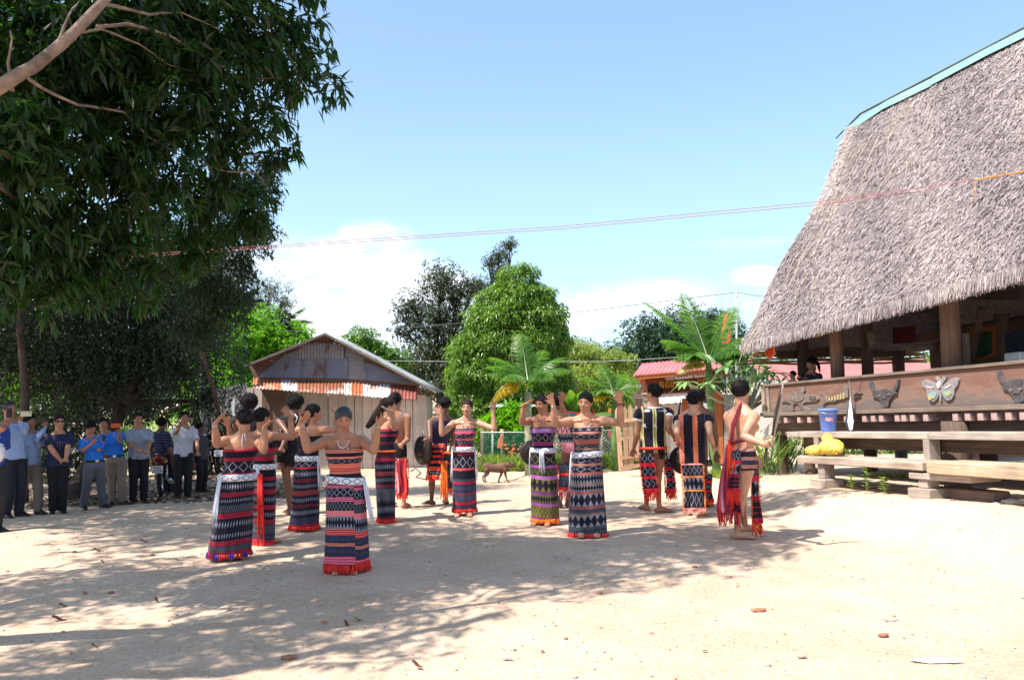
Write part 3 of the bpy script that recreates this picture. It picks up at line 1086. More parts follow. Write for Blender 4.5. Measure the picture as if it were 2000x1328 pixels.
def build_benches():
 U = .0
 # upper bench
 root = empty('upper_bench', Hs(1.0, -.62, -1.2), 'long sun bleached upper bench plank on short posts before the stilt house', 'bench', 'timber benches before the stilt house')
 w0, w1 = -.64, -.28
 s0, z0 = HW(1536, 843, w0)
 zt = z0
 s_post = HW(1812, 870, w0)[0]
 hbox('plank', s0, s_post, w0, w1, zt - .082, zt, PALEWOOD, root, .006)
 hbox('plank', s_post + .01, 8.5, w0, w1, zt - .082, zt + .004, PALEWOOD, root, .006)
 zl = HW(1594, 890, w0)[1]
 sp = HW(1594, 860, w0)[0]
 for s in (sp, s_post - .02, s_post + 2.4):
  hbox('leg', s - .05, s + .05, w0 - .004, w0 + .16, zt - .52, zt - .084, PALEWOOD, root, .005)
 hbox('beam', s0 + .25, 8.4, w0 + .20, w0 + .34, zt - .24, zt - .086, OLDWOOD_X, root, .005)
 # lower bench
 root2 = empty('lower_bench', Hs(1.0, -1.2, -1.3), 'wide weathered lower bench plank resting on timber blocks before the stilt house', 'bench', 'timber benches before the stilt house')
 w0, w1 = -1.02, -.56
 sA, zA = HW(1556, 893, w0)
 sB, zB = HW(1797, 898, w0)
 sC, zC = HW(1812, 898, w0)
 zt = (zA + zB) / 2
 PW2 = wood('yellowed_plank', (.30, .22, .14), (.58, .47, .33), axis='X')
 hbox('plank', sA, sB + .02, w0, w1, zt - .10, zt, RW2 := wood('rosy_plank', (.28, .20, .15), (.52, .41, .33), axis='X'), root2, .012)
 hbox('plank', sC, 8.3, w0 - .03, w1 + .03, zt - .125, zt + .01, PW2, root2, .010)
 hbox('cross_bearer', sB - .22, sC + .55, w0 + .02, w1, zt - .20, zt - .127, PALEWOOD, root2, .01)
 for px, py, L_ in ((1598, 936, .30), (1795, 946, .34)):
  s, z = HW(px, py, w0)
  hbox('block', s - L_ / 2, s + L_ / 2, w0 - .02, w0 + .30, zt - .42, zt - .30, PALEWOOD, root2, .012)
  hbox('leg', s - .07, s + .07, w0 + .05, w0 + .22, zt - .298, zt - .102 if px < 1700 else zt - .202, PALEWOOD, root2, .008)
 s, z = HW(1850, 944, w0)
 hbox('block', s - .5, s + .35, w0 + .25, w0 + .5, zt - .44, zt - .30, wood('dark_block', (.15, .1, .08), (.3, .22, .18), axis='X'), root2, .015)
 s, z = HW(1690, 930, w0)
 hbox('ground_pole', sA - .1, sB + .8, w1 - .02, w1 + .06, zt - .43, zt - .36, RAILWOOD, root2, .01)
 print('BENCH z', (Hs(s, w0, zt)).z, Hs(sA, w0, zt), Hs(8, w0, zt))
 return

build_benches()

def build_house_things():
 # pennants, pictures and cloths under the roof: flat cloths at their own place
 def cloth(name, cat, label, pts, w, mat, border=None, mat2=None):
  q = [Hs(*(lambda h: (h[0], w, h[1]))(HW(x, y, w))) for x, y in pts]
  c = sum(q, Vector()) / len(q)
  mb = MB()
  mb.poly(q, .01, -HN)
  o = mb.obj(name, mat, None, loc=c)
  tag(o, label, cat)
  if border:
   k = .74
   mb = MB()
   mb.poly([c + (v - c) * k - HN * .011 for v in q], .004, -HN)
   ch = mb.obj('inner_field', border, None, loc=c)
   ch.parent = o
   ch.location = (0, 0, 0)
  return o
 cloth('pennant', 'pennant', 'small orange and red pennant hanging under the left end of the eave', [(1494, 679), (1513, 677), (1514, 693), (1505, 703), (1495, 694)], -.1, plain('orange_cloth', (.75, .22, .04)), plain('red_cloth', (.6, .05, .03)))
 cloth('pennant', 'pennant', 'yellow and orange cloth hanging by the first dark post under the eave', [(1583, 640), (1612, 634), (1612, 654), (1597, 660), (1584, 656)], .8, plain('yellow_cloth', (.55, .35, .08)), MATS['orange_cloth'])
 cloth('banner', 'banner', 'dull red banner hanging in the shade beyond the second post', [(1745, 640), (1788, 636), (1788, 668), (1745, 672)], 2.0, plain('dull_red_cloth', (.12, .015, .025)))
 cloth('picture', 'picture', 'narrow framed picture fixed to the dark post in the house', [(1693, 646), (1711, 645), (1712, 682), (1697, 684)], 1.55, plain('picture_frame', (.16, .14, .10)), plain('picture_paper', (.28, .28, .24), var=.5, scale=30))
 cloth('pennant', 'pennant', 'green and gold bordered pennant right of the biggest post', [(1898, 640), (1945, 636), (1945, 694), (1922, 704), (1898, 705)], 1.6, plain('brown_orange_cloth', (.22, .07, .02)), plain('green_cloth', (.012, .05, .025), var=.6, scale=8))
 cloth('cloth', 'cloth', 'dark blue cloth hanging at the right edge inside the house', [(1962, 650), (2030, 646), (2030, 690), (1966, 692)], 1.6, plain('blue_cloth', (.015, .03, .05)))
 # loudspeaker-like white boxes on the rail at the far right
 s, z = HW(1990, 702, 1.0)
 o = hbox('white_box', s - .14, s + .12, .9, 1.05, z - .09, z + .09, plain('white_plastic', (.8, .8, .8), rough=.4), None, .02)
 tag(o, 'white rounded box sitting above the board at the right edge', 'box')
 # bucket
 sU, zU = HW(1536, 843, -.64)
 s, z = HW(1616, 846, -.48)
 c = Hs(s, -.46, zU)
 root = empty('bucket', c, 'tall blue plastic bucket with a torn red label on the upper bench', 'bucket')
 mb = MB()
 prof = [(0, .0), (.095, .0), (.100, .01), (.128, .30), (.142, .305), (.145, .32), (.138, .325), (.126, .322), (.098, .02), (0, .015)]
 seg = 32
 vs, fs = [], []
 for r, h in prof:
  for k in range(seg):
   t = 2 * math.pi * k / seg
   vs.append(c + Vector((r * math.cos(t), r * math.sin(t), h)))
 for i in range(len(prof) - 1):
  for k in range(seg):
   k2 = (k + 1) % seg
   fs.append((i * seg + k, i * seg + k2, (i + 1) * seg + k2, (i + 1) * seg + k))
 mb.add(vs, fs)
 mb.obj('shell', plain('blue_plastic', (.16, .27, .74), rough=.35, var=.05), root, True)
 mb = MB()
 vs, fs = [], []
 for j in range(7):
  a = math.radians(232 + j * 9)
  for zz in (.155 + .01 * math.sin(j * 2), .205 - .012 * math.cos(j * 3)):
   r = .100 + zz * .093 + .003
   vs.append(c + Vector((r * math.cos(a), r * math.sin(a), zz)))
 for j in range(6):
  fs.append((2 * j, 2 * j + 2, 2 * j + 3, 2 * j + 1))
 mb.add(vs, fs)
 mb.obj('label_sticker', plain('torn_label', (.7, .35, .4), var=.5, scale=60), root)
 mb = MB()
 mb.tube([c + Vector((.140 * math.cos(t), .140 * math.sin(t) * 1.0 - .0, .285 - .03 * math.sin(t) ** 2)) for t in [math.pi + math.pi * k / 12 for k in range(13)]], .004, 6)
 mb.obj('handle', SILVERISH, root, True)
 # sack
 s, z = HW(1615, 888, -.8)
 sA, zA = HW(1556, 893, -1.02)
 sB, zB = HW(1797, 898, -1.02)
 zt = (zA + zB) / 2
 c = Hs(s, -.80, zt)
 bm = MB()
 bm.ell(c + HX * -.10 + Vector((0, 0, .075)), (.25, .15, .085), seg=18, rings=12)
 bm.ell(c + HX * .10 + Vector((0, 0, .12)), (.19, .13, .12), seg=18, rings=12)
 bm.ell(c + HX * .02 + Vector((0, 0, .24)), (.085, .08, .075), seg=14, rings=10)
 bm.ell(c + HX * .24 + Vector((0, 0, .10)), (.09, .08, .06), seg=14, rings=10)
 me = sack_remesh(bm)
 for v in me.vertices:
  p = v.co
  rg = abs(noise.noise((p.x * 7, p.y * 7, p.z * 7))) * .035 + abs(noise.noise((p.x * 18, p.y * 18, p.z * 14))) * .010
  v.co = p - v.normal * rg - c
  v.co.z = max(v.co.z, .002)
 me.materials.clear()
 me.materials.append(plain('yellow_woven_sack', (.82, .60, .11), rough=.45, var=.2, scale=9, bump=.3))
 o = bpy.data.objects.new('sack', me)
 o.location = c
 link(o)
 tag(o, 'crumpled yellow plastic sack lying on the lower bench', 'sack')
 # folded umbrella leaning on the board
 s, z = HW(1664, 842, -.42)
 a = Hs(HW(1662, 846, -.42)[0], -.42, zU + .003)
 b = Hs(HW(1659, 779, -.12)[0], -.10, HW(1659, 779, -.12)[1])
 root = empty('folded_umbrella', a, 'folded white and black umbrella leaning against the carved board beside the bucket', 'umbrella')
 for k in range(6):
  mb = MB()
  off = HX * (.045 * math.sin(k * 2.1)) - HN * (.02 * math.cos(k * 1.3))
  mb.tube([b, b.lerp(a, .3) + off * .6, b.lerp(a, .7) + off * 1.4, a.lerp(b, .04) + off], [.008, .016, .022, .006], 7)
  mb.obj('canopy_fold', plain('umbrella_white', (.72, .74, .8)) if k % 2 == 0 else plain('umbrella_black', (.03, .03, .05)), root, True)
 mb = MB()
 mb.tube([b + (b - a).normalized() * .05, a], .005, 6)
 mb.obj('shaft', plain('umbrella_white', (1, 1, 1)), root, True)

SILVERISH = plain('galvanised_wire', (.5, .5, .5), metal=.8, rough=.4)

def sack_remesh(mb):
 me = bpy.data.meshes.new('tmp')
 me.from_pydata(mb.v, [], mb.f)
 o = bpy.data.objects.new('tmp', me)
 COL.objects.link(o)
 r = o.modifiers.new('r', 'REMESH')
 r.mode = 'VOXEL'
 r.voxel_size = .012
 s = o.modifiers.new('s', 'SMOOTH')
 s.iterations = 3
 out = bpy.data.meshes.new_from_object(o.evaluated_get(bpy.context.evaluated_depsgraph_get()))
 bpy.data.objects.remove(o)
 return out

build_house_things()

def build_neighbour_house():
 # red roofed house seen between the posts
 d = 25.0
 root = empty('red_roofed_house', P(1660, 790, d), 'low house with a dull red tin roof seen through the stilt house', 'house')
 RED = plain('dull_red_tin', (.36, .15, .14), rough=.6, var=.2, scale=3)
 A, B = P(1505, 742, d), P(1880, 742, d)
 A.z = B.z = P(1600, 742, d).z
 z1 = P(1600, 700, d).z
 n = 20
 for k in range(n):
  p = A.lerp(B, k / n)
  q = A.lerp(B, (k + 1) / n)
  vs, fs = [], []
  m_ = 8
  for j in range(m_ + 1):
   x = p.lerp(q, j / m_)
   dz = .018 * (1 if j % 2 else -1)
   vs += [x + Vector((0, 0, dz)), x + Vector((0, 2.4, z1 - A.z + dz))]
  for j in range(m_):
   fs.append((2 * j, 2 * j + 2, 2 * j + 3, 2 * j + 1))
  mb = MB()
  mb.add(vs, fs)
  mb.obj('roof_sheet', RED, root)
 mb = MB()
 mb.box((A + B) / 2 + Vector((0, 1.6, -.9)), (B.x - A.x - .5, 2.2, 1.75))
 mb.obj('wall', plain('grey_plaster', (.45, .42, .40), var=.2), root)
 mb = MB()
 mb.box((A + B) / 2 + Vector((0, .02, -.06)), (B.x - A.x, .05, .10))
 mb.obj('fascia', plain('white_fascia', (.7, .7, .7)), root)
 # brick wall under the house at right
 g = P(1960, 895, 15.5)
 root = empty('low_brick_wall', Vector((g.x, g.y, gz(g.x, g.y))), 'low wall of bare red bricks seen beneath the stilt house at right', 'wall')
 BR = plain('red_brick', (.42, .13, .08), rough=.9, var=.4, scale=5, bump=.3)
 r = random.Random(4)
 base = P(1905, 888, 15.5)
 bm = MB().box((0, 0, 0), (.21, .10, .062))
 me = bm.mesh('brick', BR)
 for row in range(4):
  for k in range(13):
   o = bpy.data.objects.new('brick', me)
   link(o, root)
   o.location = Vector((base.x + k * .225 + (row % 2) * .11, 15.5 + r.uniform(-.008, .008), base.z + row * .075)) - parent_world(root)
   o.rotation_euler = (0, 0, r.uniform(-.03, .03))
 mb = MB()
 mb.box((base.x + 1.45, 15.53, base.z + .08), (3.1, .07, .42))
 mb.obj('mortar', plain('grey_mortar', (.4, .36, .32)), root)

build_neighbour_house()
# ------------------------------------------------------------------ corrugated sheets
def corr_sheet(name, corners, mat, parent, pitch=.076, amp=.010, wave_u=True, jag=.0, seed=0, bow=0.0):
 """corrugated sheet across four corners (bl, br, tr, tl); waves run from bottom to top when wave_u"""
 bl, br, tr, tl = [Vector(c) for c in corners]
 r = random.Random(seed)
 wid = (br - bl).length if wave_u else (tl - bl).length
 n = max(6, int(wid / pitch * 4))
 nrm = (br - bl).cross(tl - bl).normalized()
 m_ = 6
 vs, fs = [], []
 jg = [r.uniform(-jag, jag) for _ in range(n + 1)]
 for i in range(n + 1):
  u = i / n
  for j in range(m_ + 1):
   v = j / m_
   if wave_u:
    p = bl.lerp(br, u).lerp(tl.lerp(tr, u), v)
    p += (bl.lerp(br, u) - tl.lerp(tr, u)).normalized() * (jg[i] * (1 - v))
   else:
    p = bl.lerp(tl, u).lerp(br.lerp(tr, u), v)
   p += nrm * (amp * math.sin(2 * math.pi * u * wid / pitch) + bow * math.sin(math.pi * v) + .5 * amp * noise.noise((u * 3, v * 3, seed)))
   vs.append(p)
 for i in range(n):
  for j in range(m_):
   a = i * (m_ + 1) + j
   fs.append((a, a + m_ + 1, a + m_ + 2, a + 1))
 mb = MB()
 mb.add(vs, fs)
 o = mb.obj(name, mat, parent, True, loc=bl)
 s = o.modifiers.new('t', 'SOLIDIFY')
 s.thickness = .003
 return o

def build_shed():
 D = 20.6
 root = empty('plank_shed', Vector((P(660, 900, D).x, D, gz(P(660, 900, D).x, D))), 'shed of bare planks with rusty tin awning and low pitched tin roof', 'shed')

 def S(px, py, dd=0.0):
  return P(px, py, D + dd)
 GREYTIN = rust_metal('grey_blue_tin', (.22, .25, .33), (.15, .09, .07), .05)
 GREYTIN2 = rust_metal('grey_tin_old', (.30, .30, .33), (.17, .12, .10), .15)
 RUSTTIN = rust_metal('rusty_gable_tin', (.26, .27, .32), (.17, .09, .07), .45)
 gnd = lambda x: gz(x, D) - .05
 # planks
 r = random.Random(2)
 edges = [482, 497, 513, 522, 546, 570, 588, 604, 622, 641, 660, 676, 692, 708, 726, 742, 758, 775, 792, 806, 820, 834]
 PL = wood('bare_plank', (.50, .44, .39), (.74, .66, .59), axis='Z')
 PLD = wood('brown_plank', (.13, .08, .06), (.26, .17, .12), axis='Z')
 for a, b in zip(edges, edges[1:]):
  x0, x1 = S(a, 800).x, S(b, 800).x
  top = S((a + b) / 2, 757 + (a - 482) * .045).z
  w = x1 - x0 - r.uniform(.006, .016)
  z0 = gnd(x0)
  mb = MB()
  mb.box((0, 0, (top - z0) / 2), (w, .022, top - z0))
  o = bpy.data.objects.new('plank', mb.mesh('plank', PLD if a < 560 and r.random() < .7 else PL))
  link(o, root)
  o.location = Vector(((x0 + x1) / 2, D + r.uniform(-.008, .008), z0)) - parent_world(root)
  o.rotation_euler = (0, r.uniform(-.008, .008), 0)
 # side wall going back on the right
 xr, zr = S(834, 800).x, S(834, 775).z
 for k in range(4):
  mb = MB()
  y0 = D + .03 + k * .33
  mb.box((xr, y0 + .16, (zr + gnd(xr)) / 2), (.022, .31, zr - gnd(xr)))
  mb.obj('plank', PL, root, loc=(xr, y0, gnd(xr)))
 mb = MB()
 mb.box((S(483, 800).x - .02, D + .7, (S(483, 760).z + gnd(xr)) / 2), (.03, 1.4, S(483, 760).z - gnd(xr)))
 mb.box(((S(483, 800).x + xr) / 2, D + 1.35, .6), (xr - S(483, 800).x, .03, 1.7))
 mb.obj('rear_wall', PLD, root)
 # door frame hint at left
 for px in (525, 571):
  mb = MB(); mb.box(S(px, 850) + Vector((0, -.03, 0)), (.06, .03, 1.7)); mb.obj('door_jamb', PLD, root)
 mb = MB(); mb.box(S(548, 783) + Vector((0, -.03, 0)), (.60, .03, .06)); mb.obj('door_lintel', PLD, root)
 # gable sheets
 def quad(*p):
  return [S(x, y, -.02 - k * 0) for k, (x, y) in enumerate(p)]
 corr_sheet('gable_sheet', quad((503, 737), (590, 738), (587, 690), (535, 706)), GREYTIN, root, wave_u=False, seed=1)
 corr_sheet('gable_sheet', quad((587, 738), (640, 739), (637, 700), (586, 700)), RUSTTIN, root, wave_u=False, seed=2)
 corr_sheet('gable_sheet', [v - Vector((0, .012, 0)) for v in quad((636, 739), (678, 740), (681, 699), (635, 700))], GREYTIN, root, wave_u=False, seed=3)
 corr_sheet('gable_sheet', quad((676, 740), (718, 742), (711, 706), (680, 693)), GREYTIN2, root, wave_u=False, seed=4)
 corr_sheet('gable_sheet', quad((712, 742), (812, 750), (800, 740), (709, 705)), GREYTIN, root, wave_u=False, seed=5)
 corr_sheet('gable_sheet', [v - Vector((0, .02, 0)) for v in quad((583, 701), (672, 701), (672, 668), (584, 669))], GREYTIN2, root, wave_u=True, seed=6)
 corr_sheet('gable_sheet', quad((535, 708), (586, 701), (586, 683), (556, 692)), GREYTIN2, root, wave_u=False, seed=7)
 corr_sheet('gable_sheet', quad((672, 700), (712, 706), (705, 690), (672, 670)), GREYTIN2, root, wave_u=False, seed=8)
 mb = MB()
 mb.poly([S(500, 742, .02), S(830, 772, .02), S(812, 745, .02), S(635, 656, .02), S(487, 716, .02)], .02, (0, -1, 0))
 mb.obj('gable_boarding', PLD, root)
 # awning
 aw = [(494, 552), (550, 584), (581, 640), (634, 678), (672, 690), (686, 714), (708, 768), (762, 815)]
 cols = [rust_metal('awning_rust_pale', (.55, .42, .36), (.45, .15, .07), .75), rust_metal('awning_white_blue', (.55, .58, .6), (.30, .14, .08), .35),
   rust_metal('awning_rust_brown', (.5, .38, .32), (.28, .10, .05), .85), rust_metal('awning_rust_patchy', (.55, .5, .45), (.26, .09, .05), .7),
   rust_metal('awning_pale_green', (.5, .55, .5), (.3, .15, .09), .3), rust_metal('awning_orange_rust', (.5, .25, .16), (.42, .12, .05), .9),
   rust_metal('awning_white_worn', (.66, .66, .66), (.3, .12, .07), .3), rust_metal('awning_red_oxide', (.30, .08, .06), (.20, .06, .045), .6)]
 for k, ((a, b), m_) in enumerate(zip(aw, cols)):
  b = b if k == 7 else aw[k + 1][0] + 3
  ytop = lambda x: 738 + (x - 494) * .047
  ybot = lambda x: 758 + (x - 494) * .072
  off = -.012 * (k % 2)
  corr_sheet('awning_sheet', [S(a, ybot(a), -.62 + off), S(b, ybot(b), -.62 + off), S(b, ytop(b), -.06 + off), S(a, ytop(a), -.06 + off)], m_, root, pitch=.085, amp=.017, jag=.02, seed=20 + k)
 # roof: two planes of tin with a thin edge
 TIN = rust_metal('roof_tin', (.42, .44, .42), (.2, .13, .1), .3)
 ap, le, ri = S(635, 650, -.45), S(480, 712, -.45), S(852, 764, -.45)
 nx = 9
 for k in range(1):
  for (e, seedk) in ((le, 40), (ri, 50)):
   y0, y1 = k * 1.7, k * 1.7 + 1.95
   a_, b_ = ap + Vector((0, y0, .004 * k)), e + Vector((0, y0, .004 * k))
   c_, d_ = e + Vector((0, y1, .004 * k)), ap + Vector((0, y1, .004 * k))
   corr_sheet('roof_sheet', [b_, c_, d_, a_] if e is le else [c_, b_, a_, d_], TIN, root, pitch=.15, amp=.012, seed=seedk + k)
 for e in (le, ri):
  mb = MB()
  t = (e - ap).normalized()
  mb.tube([ap + Vector((0, .02, -.035)), e + Vector((0, .02, -.035))], [(.02, .028)] * 2, 4, up=UPV)
  mb.obj('barge_board', wood('grey_barge', (.16, .13, .11), (.33, .28, .24), axis='X'), root)
 for k in range(5):
  p = ap.lerp(ri, .15 + k * .19) + Vector((0, .2, -.10))
  mb = MB()
  mb.tube([p - Vector((0, .1, 0)), p + Vector((0, 1.4, 0))], .035, 8)
  mb.obj('purlin', PLD, root, True)
  p = ap.lerp(le, .15 + k * .19) + Vector((0, .2, -.10))
  mb = MB()
  mb.tube([p - Vector((0, .1, 0)), p + Vector((0, 1.4, 0))], .03, 8)
  mb.obj('purlin', PLD, root, True)
 mb = MB()
 mb.tube([S(842, 762, -.3), S(842, 780, -.05)], .02, 6)
 mb.obj('bracket', PLD, root, True)

build_shed()

def build_lean_to():
 # grey roof of leaf sheets, left of the shed, in the shade
 D = 21.5
 root = empty('leaf_roofed_hut', Vector((P(430, 900, D).x, D, gz(-6, D))), 'small grey leaf roofed hut half hidden left of the plank shed', 'hut')
 r = random.Random(6)
 mb = MB()
 for _ in range(900):
  u, v = r.random(), r.random()
  p = P(392 + u * 90, 762 + v * 48 - u * 14, D - v * .8)
  d = Vector((r.uniform(-.6, .1), r.uniform(-.4, .1), -.8)).normalized()
  s = d.cross(Vector((0, -1, .3))).normalized() * .02
  q = p + d * r.uniform(.15, .4)
  mb.add([p - s, p + s, q + s * .4, q - s * .4], [(0, 1, 2, 3)])
 tag(mb.obj('thatch', plain('grey_dry_leaf', (.13, .125, .125), var=.6, scale=10), root), kind='stuff')
 mb = MB()
 for px in (398, 440, 478):
  mb2 = MB(); mb2.tube([P(px, 905, D), P(px, 790, D)], .04, 8); mb2.obj('post', OLDWOOD, root, True)
 mb = MB(); mb.box(P(436, 850, D + .8), (1.2, .05, 1.4)); mb.obj('wall', plain('dark_boards', (.05, .035, .03)), root)

build_lean_to()

def build_gate():
 D = 17.5
 base = Vector((P(1320, 890, D).x, D, gz(P(1320, 890, D).x, D)))
 root = empty('village_gate', base, 'painted village gate with a pink tin roof and yellow lettered board', 'gate')
 REDT = plain('faded_pink_tin', (.52, .16, .17), rough=.5, var=.2, scale=2)
 ORW = wood('orange_painted_wood', (.42, .13, .05), (.62, .22, .08), axis='Z')
 RBW = wood('red_brown_wood', (.20, .05, .03), (.36, .11, .06), axis='X')
 S = lambda x, y, dd=0.0: P(x, y, D + dd)
 corr_sheet('roof_sheet', [S(1236, 734, -.5), S(1318, 728, -.5), S(1330, 703, .1), S(1254, 710, .1)], REDT, root, pitch=.09, amp=.014, seed=1)
 corr_sheet('roof_sheet', [S(1316, 729, -.51), S(1382, 721, -.51), S(1370, 697, .09), S(1328, 702, .09)], REDT, root, pitch=.09, amp=.014, seed=2)
 corr_sheet('roof_sheet', [S(1380, 721, -.5), S(1412, 718.5, -.5), S(1402, 695, .1), S(1368, 697, .1)], REDT, root, pitch=.09, amp=.014, seed=3)
 corr_sheet('roof_sheet', [S(1240, 733, .7), S(1412, 718, .7), S(1402, 696, .12), S(1254, 710, .12)], REDT, root, pitch=.09, amp=.014, seed=4)

 def bar(name, a, b, w, h, mat, dd=0.0, lab=None):
  A_, B_ = S(*a, dd), S(*b, dd)
  mb = MB()
  mb.tube([A_, B_], [(w / 2 * 1.414, h / 2 * 1.414)] * 2, 4, up=(0, -1, 0))
  # square section turned flat
  c = (A_ + B_) / 2
  mb = MB()
  t = (B_ - A_)
  X = t.normalized()
  Y = Vector((0, 1, 0))
  Z_ = X.cross(Y)
  mb.box((0, 0, 0), (t.length, w, h), (X, Y, Z_))
  o = bpy.data.objects.new(name, mb.mesh(name, mat))
  link(o, root)
  o.location = c - parent_world(root)
  return o
 bar('fascia', (1240, 737), (1382, 725), .05, .10, ORW, -.46)
 bar('beam', (1250, 744), (1420, 730), .12, .14, RBW, 0)
 bar('name_board', (1256, 753), (1400, 742), .04, .22, RBW, -.06)
 bar('beam', (1256, 764), (1400, 757), .10, .07, RBW, 0)
 # white boards above
 for pts, m_, nm in (([(1298, 738), (1318, 735), (1322, 741), (1302, 743)], plain('grey_sign', (.45, .45, .47)), 'small_board'),
     ([(1316, 734), (1352, 731), (1354, 738), (1322, 741)], plain('white_sign', (.75, .75, .75)), 'small_board'),
     ([(1354, 731), (1390, 727), (1391, 734), (1357, 738)], MATS['white_sign'], 'small_board')):
  mb = MB()
  mb.poly([S(x, y, -.28) for x, y in pts], .012, (0, -1, 0))
  o = mb.obj(nm, m_, root)
  if m_ is MATS['white_sign']:
   for k in range(4):
    x = pts[0][0] + 8 + k * 5.5
    y = (pts[0][1] + pts[2][1]) / 2 + 0 - k * .5
    mb = MB(); mb.poly([S(x, y - 1.5, -.295), S(x + 2.6, y - 1.7, -.295), S(x + 2.6, y + 1.3, -.295), S(x, y + 1.5, -.295)], .004, (0, -1, 0))
    c = mb.obj('mark', plain('sign_print', (.1, .1, .15)), None, loc=o.location + parent_world(root))
    c.parent = o; c.location = (0, 0, 0)
 # yellow letters on the board, worn: straight strokes and open rings as in the photograph
 YEL = plain('yellow_letter_paint', (.75, .42, .04), var=.2)
 def ring(x, y, w, h):
  q = [(x, y), (x + w, y - .4), (x + w, y + h - .4), (x, y + h)]
  i = 2.0
  q2 = [(x + i, y + i), (x + w - i, y + i - .4), (x + w - i, y + h - i - .4), (x + i, y + h - i)]
  for k in range(4):
   k2 = (k + 1) % 4
   mb = MB()
   mb.poly([S(*q[k], -.085), S(*q[k2], -.085), S(*q2[k2], -.085), S(*q2[k], -.085)], .008, (0, -1, 0))
   mb.obj('letter_stroke', YEL, root)
 def stroke(pts):
  mb = MB(); mb.poly([S(x, y, -.085) for x, y in pts], .008, (0, -1, 0)); mb.obj('letter_stroke', YEL, root)
 stroke([(1288, 746), (1296, 746), (1296, 749), (1291, 749), (1291, 755), (1288, 755)])
 stroke([(1291, 751), (1297, 751), (1297, 757), (1288, 758), (1288, 756), (1294, 755)])
 ring(1300, 745, 7.5, 11.5)
 ring(1310, 744.5, 6.5, 11.5)
 stroke([(1319, 749), (1329, 746), (1329, 748), (1320, 751.5)])
 stroke([(1323, 744), (1326, 744), (1325, 753), (1322, 753)])
 ring(1362, 741, 7, 10); ring(1372, 740, 7, 10)
 # lower tin skirt roof
 corr_sheet('lower_roof_sheet', [S(1262, 772, -.35), S(1402, 762, -.35), S(1402, 757, 0), S(1262, 767, 0)], plain('dusty_rose_tin', (.42, .22, .20)), root, pitch=.075, amp=.012, seed=7)
 # left small grey roof
 mb = MB()
 mb.poly([S(1240, 770, .3), S(1257, 746, .3), S(1263, 749, .3), S(1250, 772, .3)], .05, (0, -1, 0))
 mb.obj('side_roof', RAILWOOD, root)
 bar('rail', (1232, 775), (1285, 771), .06, .05, RAILWOOD, .1)
 # posts
 for a, b, w, m_ in (((1341, 778), (1338, 905), .17, ORW), ((1401, 765), (1404, 905), .17, ORW), ((1247, 778), (1246, 880), .16, OLDWOOD), ((1421, 770), (1424, 905), .22, plain('grey_concrete', (.34, .33, .33), var=.35, scale=6, bump=.3))):
  bar('post', a, b, w, w, m_, 0)
 for x in (1372, 1378, 1386, 1391):
  bar('stake', (x, 800 + (x % 5) * 3), (x + 2, 900), .05, .05, MATS['orange_painted_wood'] if x % 2 else OLDWOOD, .35)
 # pale wall with white counter top behind the gate
 w = empty('plastered_hut', Vector((P(1320, 880, 19.5).x, 19.5, gz(P(1320, 880, 19.5).x, 19.5))), 'pale plastered hut with a white sheet counter behind the village gate', 'hut')
 S2 = lambda x, y, dd=0.0: P(x, y, 19.5 + dd)
 mb = MB(); mb.poly([S2(1240, 905), S2(1402, 905), S2(1402, 787), S2(1240, 790)], .1, (0, -1, 0)); mb.obj('wall', plain('pale_plaster', (.62, .55, .48), var=.15, scale=3), w)
 corr_sheet('white_sheet', [S2(1284, 789, -.5), S2(1345, 784, -.5), S2(1338, 773, .3), S2(1284, 777, .3)], plain('white_tin', (.72, .76, .74), rough=.5), w, pitch=.2, amp=.008)
 mb = MB(); mb.poly([S2(1372, 776, -.02), S2(1396, 775, -.02), S2(1396, 786, -.02), S2(1378, 787, -.02)], .04, (0, -1, 0)); mb.obj('window', plain('dark_opening', (.02, .02, .03)), w)
 mb = MB(); mb.poly([S2(1240, 786, .4), S2(1410, 780, .4), S2(1410, 768, 1.2), S2(1240, 772, 1.2)], .03, (0, -.5, 1)); mb.obj('roof', OLDWOOD, w)

build_gate()

